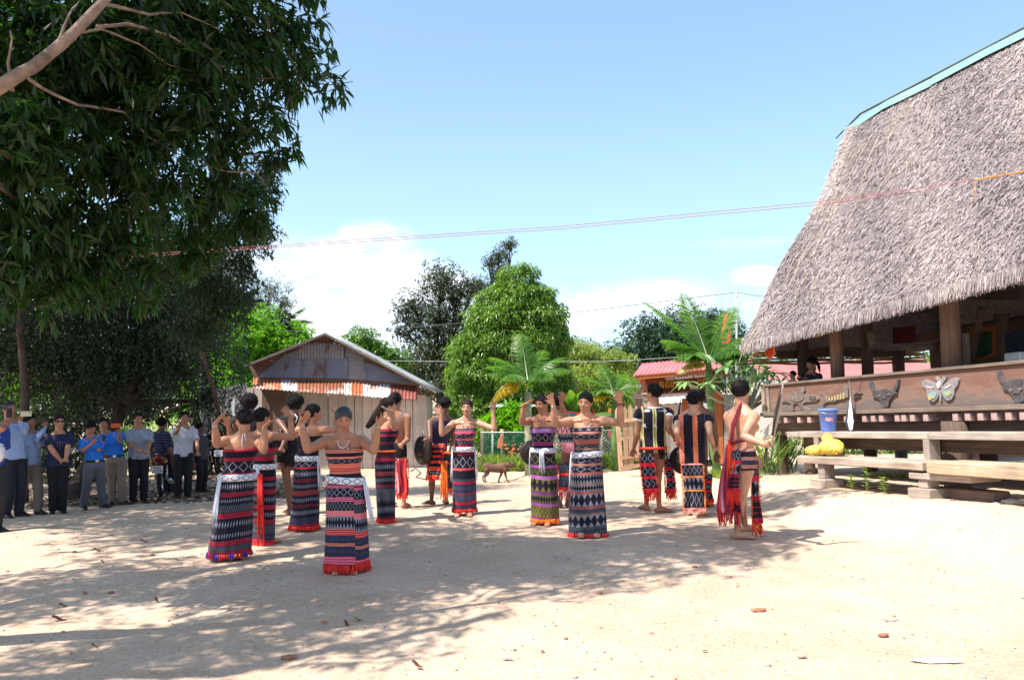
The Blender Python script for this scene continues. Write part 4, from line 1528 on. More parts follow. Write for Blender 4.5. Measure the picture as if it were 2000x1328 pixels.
def slats_fence():
 # picket gate standing open beside the path
 D = 16.3
 S = lambda x, y, dd=0.0: P(x, y, D + dd)
 base = S(1235, 915)
 root = empty('picket_gate', Vector((base.x, D, gz(base.x, D))), 'bare wooden picket gate leaning open behind the right hand dancers', 'gate')
 W_ = wood('fresh_picket', (.42, .26, .16), (.68, .46, .30), axis='Z')
 WX = wood('fresh_rail', (.42, .26, .16), (.68, .46, .30), axis='X')
 for k, (x0, y0, x1, y1) in enumerate(((1205, 803, 1213, 918), (1220, 800, 1223, 912), (1231, 797, 1233, 908), (1243, 800, 1244, 900), (1254, 800, 1256, 892), (1264, 798, 1267, 885))):
  mb = MB()
  a, b = S(x1, y1), S(x0, y0)
  X = Vector((1, 0, 0))
  w_ = .045
  pts = [a - X * w_, a + X * w_, b + X * w_, b + Vector((0, 0, .08)), b - X * w_]
  mb.poly(pts, .022, (0, -1, 0))
  mb.obj('picket', W_, root, loc=a)
 for (x0, y0, x1, y1) in ((1205, 822, 1268, 817), (1212, 894, 1268, 886), (1212, 916, 1266, 905)):
  a, b = S(x0, y0, -.04), S(x1, y1, -.04)
  mb = MB()
  t = (b - a).normalized()
  mb.box((a + b) / 2, ((b - a).length, .025, .075), (t, Vector((0, 1, 0)), t.cross(Vector((0, 1, 0)))))
  mb.obj('rail', WX, root, loc=a)

 # net fence
 D = 20.5
 S = lambda x, y, dd=0.0: P(x, y, D + dd)
 zg = gz(0, D)
 x0, x1 = S(940, 870).x, S(1205, 870).x
 root = empty('net_fence', Vector(((x0 + x1) / 2, D, zg)), 'green and grey wire net fence with thin posts behind the dancers', 'fence')
 zt = S(1050, 842).z
 for px, top, m_ in ((943, 838, MATS['greyed_rail_wood']), (962, 838, plain('pale_pipe', (.6, .62, .6))), (981, 838, MATS['fresh_picket']), (1028, 815, OLDWOOD), (1034, 838, RAILWOOD), (1042, 838, RAILWOOD), (1120, 838, RAILWOOD), (1175, 815, plain('grey_post', (.42, .4, .36))), (1205, 838, RAILWOOD)):
  mb = MB()
  x = S(px, 870).x
  mb.tube([(x, D, zg - .1), (x, D, S(px, top).z)], .03 if px in (962,) else .05, 8)
  mb.obj('post', m_, root, True, loc=(x, D, zg))
 mb = MB()
 mb.tube([(x0, D - .04, zt), ((x0 + x1) / 2, D - .04, zt - .03), (x1, D - .04, zt)], .012, 6)
 mb.obj('top_wire', plain('pale_pipe', (1, 1, 1)), root, True)
 # diamond net, joined: too fine to pick apart
 nets = [(S(940, 870).x, S(1028, 870).x, plain('green_net', (.05, .26, .20), rough=.6)), (S(1028, 870).x, S(1205, 870).x, plain('grey_wire', (.42, .45, .45), metal=.3, rough=.5))]
 for a, b, m_ in nets:
  vs, fs = [], []
  h = zt - zg
  step = .085
  w_ = .0045
  x = a - h
  while x < b:
   for sg in (1, -1):
    p0, p1 = (x, zg), (x + h, zt)
    if sg < 0:
     p0, p1 = (x, zt), (x + h, zg)
    # clip to [a, b]
    t0 = max(0, (a - x) / h)
    t1 = min(1, (b - x) / h)
    if t1 > t0:
     q0 = (p0[0] + (p1[0] - p0[0]) * t0, p0[1] + (p1[1] - p0[1]) * t0)
     q1 = (p0[0] + (p1[0] - p0[0]) * t1, p0[1] + (p1[1] - p0[1]) * t1)
     o = len(vs)
     yy = D - .05 + .004 * sg
     vs += [(q0[0] - w_, yy, q0[1]), (q0[0] + w_, yy, q0[1]), (q1[0] + w_, yy, q1[1]), (q1[0] - w_, yy, q1[1])]
     fs.append((o, o + 1, o + 2, o + 3))
   x += step
  mb = MB()
  mb.add(vs, fs)
  o = mb.obj('net', m_, root)
  s = o.modifiers.new('t', 'SOLIDIFY')
  s.thickness = .008
  tag(o, kind='stuff')
 # sheet roof table beyond the fence
 D = 22.0
 S = lambda x, y, dd=0.0: P(x, y, D + dd)
 root = empty('sheet_shelter', Vector((S(1000, 860).x, D, gz(0, D))), 'low open shelter with a pale green flat tin roof beyond the net fence', 'shelter')
 corr_sheet('roof_sheet', [S(952, 795, -.6), S(1062, 793, -.6), S(1050, 783, .8), S(968, 784, .8)], plain('pale_green_tin', (.50, .60, .56), rough=.5, var=.1), root, pitch=.12, amp=.012)
 for px in (962, 1044, 1058):
  mb = MB(); mb.tube([S(px, 878), S(px, 792)], .04, 8); mb.obj('post', RAILWOOD, root, True)
 # orange rag on the fence, red crate and clothes
 def rag(pts, mat, lab, nm='cloth', D_=20.35, cat='cloth'):
  q = [P(x, y, D_) for x, y in pts]
  c = sum(q, Vector()) / len(q)
  mb = MB(); mb.poly(q, .03, (0, -1, 0))
  o = mb.obj(nm, mat, None, loc=c)
  b = o.modifiers.new('b', 'BEVEL'); b.width = .008
  tag(o, lab, cat)
 rag([(972, 862), (980, 846), (984, 868), (978, 876), (971, 874)], plain('rust_rag', (.55, .2, .1)), 'rust coloured rag hanging on a fence post left of the purple dressed dancer')
 rag([(1188, 800), (1196, 796), (1202, 806), (1201, 815), (1188, 812)], MATS['orange_cloth'], 'orange cloth hanging on the fence right of the smiling dancer', D_=20.2)
 rag([(1190, 838), (1206, 836), (1212, 850), (1200, 857), (1188, 852)], plain('bright_red_cloth', (.55, .02, .04)), 'red cloth behind the wire net by the picket gate', D_=20.9)
 # poles and the flag
 D = 19.0
 for px, y0, y1, lab in ((1439, 800, 568, 'thin grey pole carrying a wire beside the thatched roof'),):
  a, b = P(px, 905, D), P(px - 0, y1, D)
  a.z = gz(a.x, D)
  root = empty('wire_pole', a, lab, 'pole')
  mb = MB(); mb.tube([a, b], [.035, .022], 8); mb.obj('shaft', plain('grey_pipe', (.4, .42, .45)), root, True)
  mb = MB(); mb.ell(b - Vector((0, 0, .12)), .035, seg=8, rings=6); mb.obj('insulator', plain('white_ceramic', (.6, .6, .6)), root, True)
 a, b = P(1421, 905, D - .5), P(1420, 575, D - .5)
 a.z = gz(a.x, D)
 root = empty('flagpole', a, 'thin flagpole with a furled orange red flag behind the tall palm', 'flagpole')
 mb = MB(); mb.tube([a, b], [.02, .010], 8); mb.obj('shaft', MATS['grey_pipe'], root, True)
 mb = MB()
 vs = []
 pts = [P(1420, 610, D - .5), P(1419, 630, D - .5), P(1417, 655, D - .5), P(1416, 690, D - .5)]
 mb.tube(pts, [(.02, .02), (.08, .04), (.10, .05), (.05, .03)], 10)
 mb.tube([p + Vector((.06, -.03, -.1)) for p in pts[1:]], [(.02, .02), (.05, .03), (.02, .02)], 8)
 mb.obj('furled_flag', plain('flag_red', (.75, .09, .03), rough=.6, var=.2), root, True)
 # concrete slabs and kerb stones at the path edge
 for pts, lab in (([(1008, 889), (1040, 884), (1052, 893), (1012, 899)], 'flat pale concrete slab on the ground behind the brown dog'),):
  g = [G(x, y + 22) for x, y in pts]
  q = [Vector((v.x, v.y, gz(v.x, v.y) + .02)) for v in g]
  c = sum(q, Vector()) / 4
  mb = MB(); mb.poly(q, .10, (0, 0, 1))
  o = mb.obj('concrete_slab', plain('pale_concrete', (.6, .56, .5), var=.15), None, loc=c)
  tag(o, lab, 'slab')
 # bank of earth along the fence foot
 # hose
 mb = MB()
 pts = []
 for x, y in ((802, 921), (812, 915), (822, 924), (812, 933), (826, 936), (845, 938), (870, 934)):
  g = G(x, y)
  pts.append(Vector((g.x, g.y, gz(g.x, g.y) + .012)))
 mb.tube(pts, .010, 6)
 o = mb.obj('black_hose', plain('black_rubber', (.03, .03, .03), rough=.5), None, True, loc=pts[0])
 tag(o, 'loose loop of black hose on the ground by the shed corner', 'hose')
 mb = MB()
 pts = []
 for x, y in ((984, 940), (1003, 938), (1020, 933), (1034, 924)):
  g = G(x, y)
  pts.append(Vector((g.x, g.y, gz(g.x, g.y) + .012)))
 mb.tube(pts, .008, 6)
 o = mb.obj('cord_on_ground', plain('brown_cord', (.2, .13, .08)), None, True, loc=pts[0])
 tag(o, 'thin brown cord lying on the ground in front of the dog', 'cord')

slats_fence()

def wire(pts, r, mat, label, n=24, sag=0.0, name='overhead_wire', cat='wire', group=None):
 mb = MB()
 out = []
 for (a, b) in zip(pts, pts[1:]):
  for k in range(n):
   t = k / n
   out.append(a.lerp(b, t) - Vector((0, 0, sag * 4 * t * (1 - t))))
 out.append(pts[-1])
 mb.tube(out, r, 5)
 o = mb.obj(name, mat, None, True, loc=pts[0])
 tag(o, label, cat, group)

PINK = plain('pink_wire', (.45, .14, .16), rough=.6, var=.1)
GREYW = plain('grey_wire_cable', (.12, .12, .13), rough=.6)
wire([P(-60, 520, 12.4), P(560, 478, 12), P(1100, 442, 11.6), P(1600, 394, 11.0), P(1905, 352, 9.9)], .0045, PINK, 'pink cord stretched across the sky to the thatch, upper of the two')
wire([P(-60, 524, 12.4), P(560, 482, 12), P(1100, 447, 11.6), P(1600, 400, 11.0), P(1825, 371, 10.2)], .0045, PINK, 'pink cord stretched across the sky to the thatch, lower of the two')
wire([P(1905, 352, 9.9), P(2100, 318, 8.6)], .009, plain('orange_rope', (.65, .25, .03)), 'orange cord tied to the end of the pink cords', name='orange_cord', cat='cord')
wire([P(1905, 352, 9.9), P(1904, 372, 9.9), P(1906, 395, 9.9)], .005, MATS['orange_rope'], 'short loose orange cord end hanging on the thatch', name='orange_cord', cat='cord')
wire([P(440, 650, 26), P(800, 640, 24), P(1110, 612, 22), P(1438, 571, 19), P(1620, 600, 17)], .008, GREYW, 'dark electric wire running from the shed side up to the grey pole')
wire([P(640, 704, 26), P(900, 706, 24), P(1180, 706, 21), P(1240, 703, 18.5), P(1438, 690, 18.9)], .007, plain('silvery_wire', (.4, .42, .44)), 'pale low wire passing before the round mango tree')
# ------------------------------------------------------------------ vegetation
def unit(a):
 return a / np.maximum(1e-9, np.linalg.norm(a, axis=-1, keepdims=True))

def leaf_frames(blobs, n, per, size, seed, droop=.5, gap=.0, shell=.45, spread=1.0, flat=1.0, whorl=.03):
 """whorls of leaves in the shells of ellipsoid blobs: returns position, direction, normal, length, tint"""
 r = np.random.default_rng(seed)
 vol = np.array([b[1][0] * b[1][1] * b[1][2] for b in blobs]) ** .72
 idx = r.choice(len(blobs), n, p=vol / vol.sum())
 c = np.array([b[0] for b in blobs])[idx]
 rad = np.array([b[1] for b in blobs])[idx]
 dv = unit(r.normal(0, 1, (n, 3)))
 rr = 1 - shell * r.random(n) ** 1.4
 ph = r.random(3) * 6
 # lumpy outline
 lump = 1 + .16 * np.sin(dv[:, 0] * 5 + ph[0] + c[:, 0]) * np.sin(dv[:, 1] * 4 + ph[1]) + .12 * np.sin(dv[:, 2] * 7 + ph[2] + c[:, 1])
 p = c + dv * rad * (rr * lump)[:, None]
 if gap > 0:
  k = np.array([noise.noise(tuple(q * 1.9)) for q in (p / max(.4, float(np.mean(rad)))) * 2.0]) 
  keep = k > (gap - 1) * .5 - .0
  p, dv, c, rad = p[keep], dv[keep], c[keep], rad[keep]
 m = len(p)
 out = dv * spread
 pos = np.repeat(p, per, 0)
 axis = np.repeat(unit(out + np.array([0, 0, .35])), per, 0)
 N_ = m * per
 rnd = unit(r.normal(0, 1, (N_, 3)))
 side = unit(np.cross(axis, rnd))
 d = unit(side * r.uniform(.6, 1.1, (N_, 1)) + axis * r.uniform(.0, .7, (N_, 1)) + np.array([0, 0, -1.0]) * (droop * r.uniform(.6, 1.4, (N_, 1))))
 nrm = unit(np.cross(np.cross(d, np.array([0, 0, 1.0]) + r.normal(0, .35, (N_, 3))), d))
 pos = pos + side * whorl * r.random((N_, 1)) + r.normal(0, whorl, (N_, 3))
 ln = size * r.uniform(.65, 1.2, N_)
 cl = np.repeat(r.random(m), per)
 tint = np.clip(.55 * cl + .45 * r.random(N_), 0, 1)
 return pos, d, nrm, ln, tint

def leaf_geo(pos, d, nrm, ln, tint, wr=.28, bend=.25, simple=False):
 s = unit(np.cross(d, nrm))
 w = (ln * wr / 2)[:, None]
 L_ = ln[:, None]
 b = pos
 if simple:
  l = pos + d * L_ * .45 - s * w
  r = pos + d * L_ * .45 + s * w
  t = pos + d * L_ - nrm * L_ * bend * .5
  V = np.stack([b, r, t, l], 1).reshape(-1, 3)
  F = np.arange(len(V)).reshape(-1, 4)
  return V, F, np.repeat(tint, 4)
 m = pos + d * L_ * .5 - nrm * L_ * (bend * .12) - nrm * w * .35
 l = pos + d * L_ * .42 - s * w
 r = pos + d * L_ * .42 + s * w
 t = pos + d * L_ * .98 - nrm * L_ * bend * .55
 V = np.stack([b, l, m, r, t], 1).reshape(-1, 3)
 n = len(pos)
 o = np.arange(n)[:, None] * 5
 F = np.concatenate([o + np.array([[0, 3, 2]]), o + np.array([[0, 2, 1]]), o + np.array([[2, 3, 4]]), o + np.array([[2, 4, 1]])], 0)
 return V, F, np.repeat(tint, 5)

def put_leaves(root, geo, mat, name='leaves'):
 V, F, T = geo
 V = V - np.array(tuple(parent_world(root)))
 o = bpy.data.objects.new(name, raw_mesh(name, V, F, mat, T))
 link(o, root)
 tag(o, kind='stuff')
 return o

BARK = plain('rough_bark', (.13, .10, .08), rough=.9, var=.4, scale=9, bump=.7, bscale=24, stretch=(1, 1, .35))
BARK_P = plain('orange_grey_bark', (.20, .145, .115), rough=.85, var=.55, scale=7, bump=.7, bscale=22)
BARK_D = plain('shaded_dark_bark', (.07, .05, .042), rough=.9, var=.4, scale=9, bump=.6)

def wobble(pts, amp, seed, sub=4):
 out = []
 pts = [Vector(p) for p in pts]
 for i, (a, b) in enumerate(zip(pts, pts[1:])):
  for k in range(sub):
   t = k / sub
   p = a.lerp(b, t)
   out.append(p + noise.noise_vector((p.x * 1.7 + seed, p.y * 1.7, p.z * 1.7)) * amp)
 out.append(pts[-1])
 return out

def trunk(root, pts, r0, r1, mat=BARK, name='trunk', amp=.06, seed=0, seg=10, flare=True):
 q = wobble(pts, amp, seed)
 n = len(q)
 rad = [r0 + (r1 - r0) * (i / (n - 1)) ** .8 for i in range(n)]
 if flare:
  rad[0] *= 1.5
  rad[1] *= 1.12
 mb = MB()
 mb.tube(q, rad, seg)
 return mb.obj(name, mat, root, True)

def limbs(root, base, blobs, r0, mat, seed, sub=3):
 r = random.Random(seed)
 for b in blobs:
  c = Vector(tuple(b[0]))
  mid = base.lerp(c, .5) + Vector((r.uniform(-.2, .2), r.uniform(-.2, .2), r.uniform(-.1, .3))) * (c - base).length * .3
  o = trunk(root, [base, mid, c], r0, r0 * .3, mat, 'limb', .05, r.random() * 9, 7, False)
  for k in range(sub):
   a = mid.lerp(c, r.uniform(.1, .9))
   e = c + Vector(tuple(b[1])) * .85 * 1.0 * Vector((1, 1, 1)).length * 0 + Vector((r.uniform(-1, 1) * b[1][0], r.uniform(-1, 1) * b[1][1], r.uniform(-.5, 1) * b[1][2])) * .8
   trunk(root, [a, a.lerp(e, .5) + Vector((0, 0, .05)), e], r0 * .3, r0 * .08, mat, 'limb', .05, r.random() * 9, 5, False)

def blob(px, py, d, rx, ry=None, rz=None):
 return (np.array(tuple(P(px, py, d))), (rx, ry or rx, rz or rx))

def wb(x, y, z, rx, ry=None, rz=None):
 return (np.array((x, y, z), dtype=float), (rx, ry or rx, rz or rx))

def tree(name, label, blobs, n, per, size, mat, seed, base=None, r0=.14, droop=.4, gap=0., shell=.5, wr=.3, simple=True, bark=BARK, group=None, sub=2, cat='tree', limb=True, spread=1.0, flat=1.0, tips=None):
 cs = np.mean([b[0] for b in blobs], 0)
 if base is None:
  base = (cs[0], cs[1])
 g = Vector((base[0], base[1], gz(base[0], base[1]) - .05))
 root = empty(name, g, label, cat, group)
 top = Vector(tuple(cs))
 hh = max(.5, (top.z - g.z) * .55)
 fork = g.lerp(Vector((top.x, top.y, g.z + hh)), 1.0)
 fork.z = g.z + hh
 trunk(root, [g, g.lerp(fork, .5), fork], r0, r0 * .7, bark, seed=seed)
 if limb:
  limbs(root, fork, blobs, r0 * .55, bark, seed, sub)
 fr = leaf_frames(blobs, n, per, size, seed, droop, gap, shell, spread)
 put_leaves(root, leaf_geo(*fr, wr=wr, simple=simple), mat)
 return root

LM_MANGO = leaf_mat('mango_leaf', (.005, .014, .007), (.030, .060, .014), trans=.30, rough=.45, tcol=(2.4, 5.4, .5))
LM_BRIGHT = leaf_mat('sunlit_green_leaf', (.04, .10, .015), (.14, .25, .035), trans=.40, rough=.45)
LM_LIME = leaf_mat('lime_leaf', (.07, .17, .012), (.20, .38, .03), trans=.45, rough=.5)
LM_MID = leaf_mat('mid_green_leaf', (.03, .07, .02), (.10, .17, .04), trans=.3)
LM_CONE = leaf_mat('dense_mango_leaf', (.035, .09, .018), (.21, .33, .055), trans=.30, rough=.35)
LM_DARK = leaf_mat('dark_brownish_leaf', (.025, .038, .022), (.085, .105, .050), trans=.2, tcol=(1.6, 2.0, 1.0))
LM_DENSE = leaf_mat('dark_green_leaf', (.012, .035, .018), (.045, .10, .045), trans=.2)
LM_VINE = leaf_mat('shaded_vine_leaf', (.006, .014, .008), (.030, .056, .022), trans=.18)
LM_FEATH = leaf_mat('feathery_leaf', (.010, .022, .012), (.040, .070, .028), trans=.25)
LM_YEL = leaf_mat('yellow_green_leaf_tree', (.11, .15, .03), (.30, .34, .08), trans=.35)
LM_PALM = leaf_mat('palm_leaf', (.035, .10, .018), (.13, .25, .04), trans=.38, rough=.35)
LM_PALMY = leaf_mat('yellow_palm_leaf', (.30, .24, .02), (.78, .62, .06), trans=.4, rough=.4, tcol=(1.3, 1.1, .5))
LM_FRANG = leaf_mat('frangipani_leaf', (.10, .22, .09), (.24, .38, .18), trans=.3, rough=.35, tcol=(1.6, 2.0, .8))
LM_GRASS = leaf_mat('weed_leaf', (.10, .16, .03), (.32, .40, .10), trans=.35)

def build_mango():
 root = empty('mango_tree', Vector((-5.3, 4.9, gz(-5.3, 4.9))), 'big near mango tree whose dark drooping crown fills the upper left', 'tree')
 g = root.location
 main = [g, g + Vector((.1, .05, 1.4)), g + Vector((.5, .05, 2.4)), P(-150, 235, 5.0), P(0, 174, 5.0), P(70, 137, 5.0), P(135, 72, 5.05), P(208, -6, 5.1), P(300, -170, 5.4), P(420, -420, 5.9)]
 q = []
 for a, b in zip(main, main[1:]):
  for k in range(4):
   q.append(a.lerp(b, k / 4))
 q.append(main[-1])
 q = [p + noise.noise_vector((p.x * 2, p.y * 2, p.z * 2)) * .03 for p in q]
 n = len(q)
 rad = []
 for i in range(n):
  t = i / (n - 1)
  rad.append(.24 - .195 * min(1, t / .42) if t < .42 else .045 - .026 * (t - .42) / .58)
 rad = [max(.02, r) * (1 + .10 * noise.noise((i * .8, 3, 1))) for i, r in enumerate(rad)]
 mb = MB()
 mb.tube(q, rad, 14)
 mb.obj('trunk', BARK_P, root, True)
 second = g + Vector((.05, .02, 1.3))
 trunk(root, [second, second + Vector((-.5, .6, 1.5)), Vector((-5.5, 6.5, 5.0)), Vector((-5.2, 8, 6.8))], .15, .05, BARK_P, 'limb', .08, 3)
 trunk(root, [second, Vector((-4.9, 3.9, 3.2)), Vector((-4.6, 3.4, 5.0)), Vector((-4.0, 4.0, 6.8))], .13, .05, BARK_P, 'limb', .08, 5)
 for pts, r in (([(190, 50, 5.2), (250, 45, 5.5), (330, 70, 5.9), (400, 110, 6.3), (470, 150, 6.7), (530, 160, 7)], .013),
     ([(150, 62, 5.2), (200, 55, 5.4), (270, 85, 5.8), (330, 130, 6.2), (400, 145, 6.6)], .010),
     ([(60, 150, 5.1), (150, 205, 5.6), (240, 222, 6), (290, 270, 6.3), (350, 300, 6.6), (440, 335, 6.9)], .012),
     ([(20, 175, 5.1), (10, 120, 5.0), (20, 60, 5.0)], .014), ([(110, 100, 5.1), (125, 60, 5.1), (150, 10, 5.2)], .016),
     ([(200, 10, 5.2), (290, 30, 5.6), (350, 20, 6), (430, 60, 6.4)], .013),
     ([(-60, 260, 5.3), (60, 330, 6.2), (180, 360, 6.8), (300, 340, 7.2)], .025), ([(-80, 280, 5.4), (60, 420, 6.5), (160, 500, 7.2), (240, 490, 7.5)], .022),
     ([(350, -250, 5.5), (480, -250, 6.2), (640, -240, 7), (800, -160, 7.6)], .03), ([(400, -380, 5.8), (560, -420, 6), (700, -460, 6.4)], .03),
     ([(470, 150, 6.7), (560, 150, 6.9), (640, 165, 6.95), (690, 160, 6.9)], .010), ([(440, 335, 6.9), (500, 340, 7.1), (530, 380, 7.2)], .008)):
  trunk(root, [P(*p) for p in pts], r, r * .35, BARK_P, 'limb', .03, pts[0][0], 7, False)
 B = [blob(470, 110, 7.0, .72), blob(560, 70, 7.1, .40), blob(590, 160, 7.0, .30), blob(655, 155, 6.9, .16), blob(685, 170, 6.9, .14), blob(480, -40, 7.0, .62), blob(590, -60, 7.2, .34),
   blob(350, 60, 6.5, .8), blob(220, 120, 6.4, .8), blob(90, 60, 6.0, .8), blob(-60, 100, 6.0, .9), blob(520, 250, 7.2, .32), blob(450, 290, 7.1, .48), blob(500, 370, 7.3, .22),
   blob(330, 260, 6.7, .68), blob(180, 290, 6.4, .7), blob(30, 300, 6.0, .75), blob(440, 410, 7.4, .34), blob(350, 420, 7.3, .48), blob(230, 430, 7.0, .55), blob(90, 440, 6.6, .6), blob(-40, 430, 6.2, .65),
   blob(260, 530, 7.2, .36), blob(130, 530, 6.8, .42), blob(10, 540, 6.2, .42), blob(500, 440, 7.5, .16), blob(540, 300, 7.3, .18), blob(390, 500, 7.6, .26),
   # the crown goes on above and to the left of the frame
   wb(-4.6, 4.4, 5.6, 1.2, 1.1, .8), wb(-3.4, 5.6, 6.6, 1.2, 1.2, .9), wb(-2.2, 6.4, 7.0, 1.1, 1.2, .8), wb(-1.6, 6.9, 6.9, .65, .9, .6), wb(-1.1, 6.6, 6.2, .25, .5, .3),
   wb(-1.3, 8.3, 8.2, 1.1, .7, .6), wb(-3.0, 8.6, 7.6, 1.1, .9, .8), wb(-5.5, 7.5, 6.8, 1.3, 1.2, 1.0), wb(-6.8, 5.5, 5.6, 1.2, 1.2, 1.0), wb(-4.6, 6.4, 7.6, 1.3, 1.3, .9), wb(-5.6, 3.6, 5.6, .9, .7, .7), wb(-7.6, 8.0, 6.5, 1.3, 1.4, 1.0)]
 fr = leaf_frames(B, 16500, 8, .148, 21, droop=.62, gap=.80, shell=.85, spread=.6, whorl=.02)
 pos, d, nrm, ln, tint = fr
 # the leaves that show largest are single objects
 rel = pos - np.array(tuple(CAMP))
 inv = np.array(CROT.transposed())
 cam_ = rel @ inv.T
 px = CX + FPX * cam_[:, 0] / -cam_[:, 2]
 py = CY - FPX * cam_[:, 1] / -cam_[:, 2]
 dist = np.linalg.norm(rel, axis=1)
 inside = (px > 10) & (px < 730) & (py > 5) & (py < 700) & (cam_[:, 2] < -1)
 order = np.argsort(np.where(inside, dist, 1e9))
 # spread the choice over the near part of the crown
 pick = order[:1500:5][:300]
 mask = np.ones(len(pos), bool)
 mask[pick] = False
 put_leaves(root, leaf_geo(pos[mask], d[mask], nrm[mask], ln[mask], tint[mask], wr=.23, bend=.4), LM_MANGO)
 meshes = []
 for k in range(6):
  one = leaf_geo(np.zeros((1, 3)), np.array([[1.0, 0, 0]]), np.array([[0, 0, 1.0]]), np.array([1.0]), np.array([k / 5.0]), wr=.23, bend=.3 + .08 * k)
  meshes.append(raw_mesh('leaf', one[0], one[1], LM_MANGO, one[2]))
 base = parent_world(root)
 for i in pick:
  X = Vector(d[i]); Z_ = Vector(nrm[i]); Y = Z_.cross(X)
  o = bpy.data.objects.new('leaf', meshes[int(tint[i] * 5.99) % 6])
  link(o, root)
  M = Matrix((X, Y, Z_)).transposed()
  o.rotation_euler = M.to_euler()
  o.scale = (ln[i] * 1.25,) * 3
  o.location = Vector(pos[i]) - base

build_mango()

def left_trees():
 # canopy over the onlookers, outside the frame on the left
 tree('shade_tree', 'leafy shade tree over the onlookers, trunk just left of the frame', [wb(-10.2, 10.6, 5.6, 2.0, 1.9, 1.2), wb(-9.2, 12.4, 6.2, 1.9, 1.6, 1.1), wb(-11, 13.2, 5.6, 1.7, 1.7, 1.2), wb(-8.4, 9.3, 6.0, 1.1, 1.1, .8), wb(-8.2, 11.2, 6.6, 1.3, 1.3, .8), wb(-9.4, 14.2, 6.8, 1.4, 1.2, .9)], 6500, 6, .16, LM_MID, 31, base=(-11.2, 11.2), r0=.22, droop=.6, shell=.8, sub=1)
 # feathery tree right behind the mango
 tree('feathery_tree', 'tree with fine feathery foliage hanging below the mango crown at left', [blob(470, 385, 13, .60), blob(515, 350, 13, .30), blob(505, 455, 13, .36), blob(430, 465, 13, .55), blob(470, 520, 13.2, .36), blob(400, 560, 13.5, .55), blob(350, 480, 13.5, .7), blob(450, 590, 14, .5), blob(380, 640, 14, .5),
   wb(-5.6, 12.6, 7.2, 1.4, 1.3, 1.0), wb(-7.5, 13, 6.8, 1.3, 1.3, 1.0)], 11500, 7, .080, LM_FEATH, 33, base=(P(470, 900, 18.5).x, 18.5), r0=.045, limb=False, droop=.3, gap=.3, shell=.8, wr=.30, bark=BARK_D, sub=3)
 # tall dark tree hung with creepers
 B = [blob(300, 500, 17, 1.0), blob(390, 580, 17.3, .85), blob(415, 650, 17.6, .42), blob(30, 560, 16.5, 1.5), blob(190, 580, 16.5, 1.6), blob(330, 610, 16.5, 1.2), blob(110, 700, 16.8, 1.3, 1.0, .9), blob(250, 700, 16.8, 1.3, 1.0, 1.0), blob(370, 710, 16.6, .8),  blob(-60, 700, 16.5, 1.2), blob(400, 780, 17.2, .55), blob(180, 780, 17.5, 1.2, .8, .6)]
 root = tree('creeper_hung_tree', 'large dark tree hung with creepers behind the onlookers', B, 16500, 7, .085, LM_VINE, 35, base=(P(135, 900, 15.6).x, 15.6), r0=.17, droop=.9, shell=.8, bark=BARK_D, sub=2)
 # hanging strands of creeper
 r = np.random.default_rng(3)
 strands = []
 ptsl, dl, nl, ll, tl = [], [], [], [], []
 for k in range(230):
  x, y = r.uniform(-20, 480), r.uniform(560, 700)
  dd = r.uniform(15.2, 16.6)
  p0 = P(x, y, dd)
  L_ = r.uniform(.6, 2.1)
  low = P(x, 845, dd).z
  L_ = min(L_, max(.3, p0.z - low))
  m = int(L_ / .045)
  for j in range(m):
   t = j * .045
   q = np.array(tuple(p0)) + np.array([.05 * math.sin(t * 3 + k), .05 * math.cos(t * 2 + k), -t])
   for _ in range(2):
    ptsl.append(q + r.normal(0, .02, 3)); v = r.normal(0, 1, 3); v[2] -= 1.2
    dl.append(v / np.linalg.norm(v)); nl.append(r.normal(0, 1, 3)); ll.append(r.uniform(.05, .09)); tl.append(r.random() ** 1.5)
 a = np.array
 d_ = a(dl)
 n_ = unit(np.cross(np.cross(d_, a(nl)), d_))
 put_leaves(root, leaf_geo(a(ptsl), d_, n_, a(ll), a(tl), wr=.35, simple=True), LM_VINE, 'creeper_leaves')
 # a second trunk and roots
 for px, d, r0, lab in ((42, 15.2, .09, 'dark straight trunk behind the tall man at the left edge'), (395, 19.5, .10, 'pale thin trunk right of the man in the white shirt')):
  g = P(px, 900, d)
  g.z = gz(g.x, d) - .05
  rt = empty('bare_tree_trunk', g, lab, 'tree')
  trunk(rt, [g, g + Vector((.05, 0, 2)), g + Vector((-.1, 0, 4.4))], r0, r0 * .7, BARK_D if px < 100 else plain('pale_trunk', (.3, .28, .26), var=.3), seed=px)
  trunk(rt, [g + Vector((-.1, 0, 4.3)), g + Vector((-.6, .2, 5.4))], r0 * .6, r0 * .3, BARK_D, 'limb', seed=2, flare=False)
 # sunlit bushes glimpsed below and through the dark trees
 tree('lime_bush', 'sunlit lime green bushes glimpsed below the dark trees at left', [blob(15, 770, 22, .9), blob(60, 860, 21, .5), blob(250, 850, 21, .55), blob(330, 850, 21, .7), blob(420, 770, 23, .9), blob(340, 880, 20, .5), blob(470, 830, 23, .6), blob(120, 790, 22, .35)], 2600, 6, .13, LM_LIME, 37, r0=.05, limb=False, shell=.9, cat='bush')
 tree('shaded_undergrowth', 'dark shaded undergrowth between the trunks behind the onlookers', [blob(80, 830, 19.2, .9, .5, .9), blob(180, 830, 19.2, 1.0, .5, .9), blob(170, 900, 18.6, .9, .5, .5), blob(60, 900, 18.6, .6, .5, .5), blob(385, 850, 19.8, .45, .5, 1.0), blob(280, 790, 19.5, .8, .5, .55), blob(450, 860, 19.8, .5, .4, .9), blob(0, 860, 19, .5, .5, 1)], 3800, 6, .10, LM_VINE, 43, r0=.04, limb=False, shell=.9, wr=.45, cat='bush')
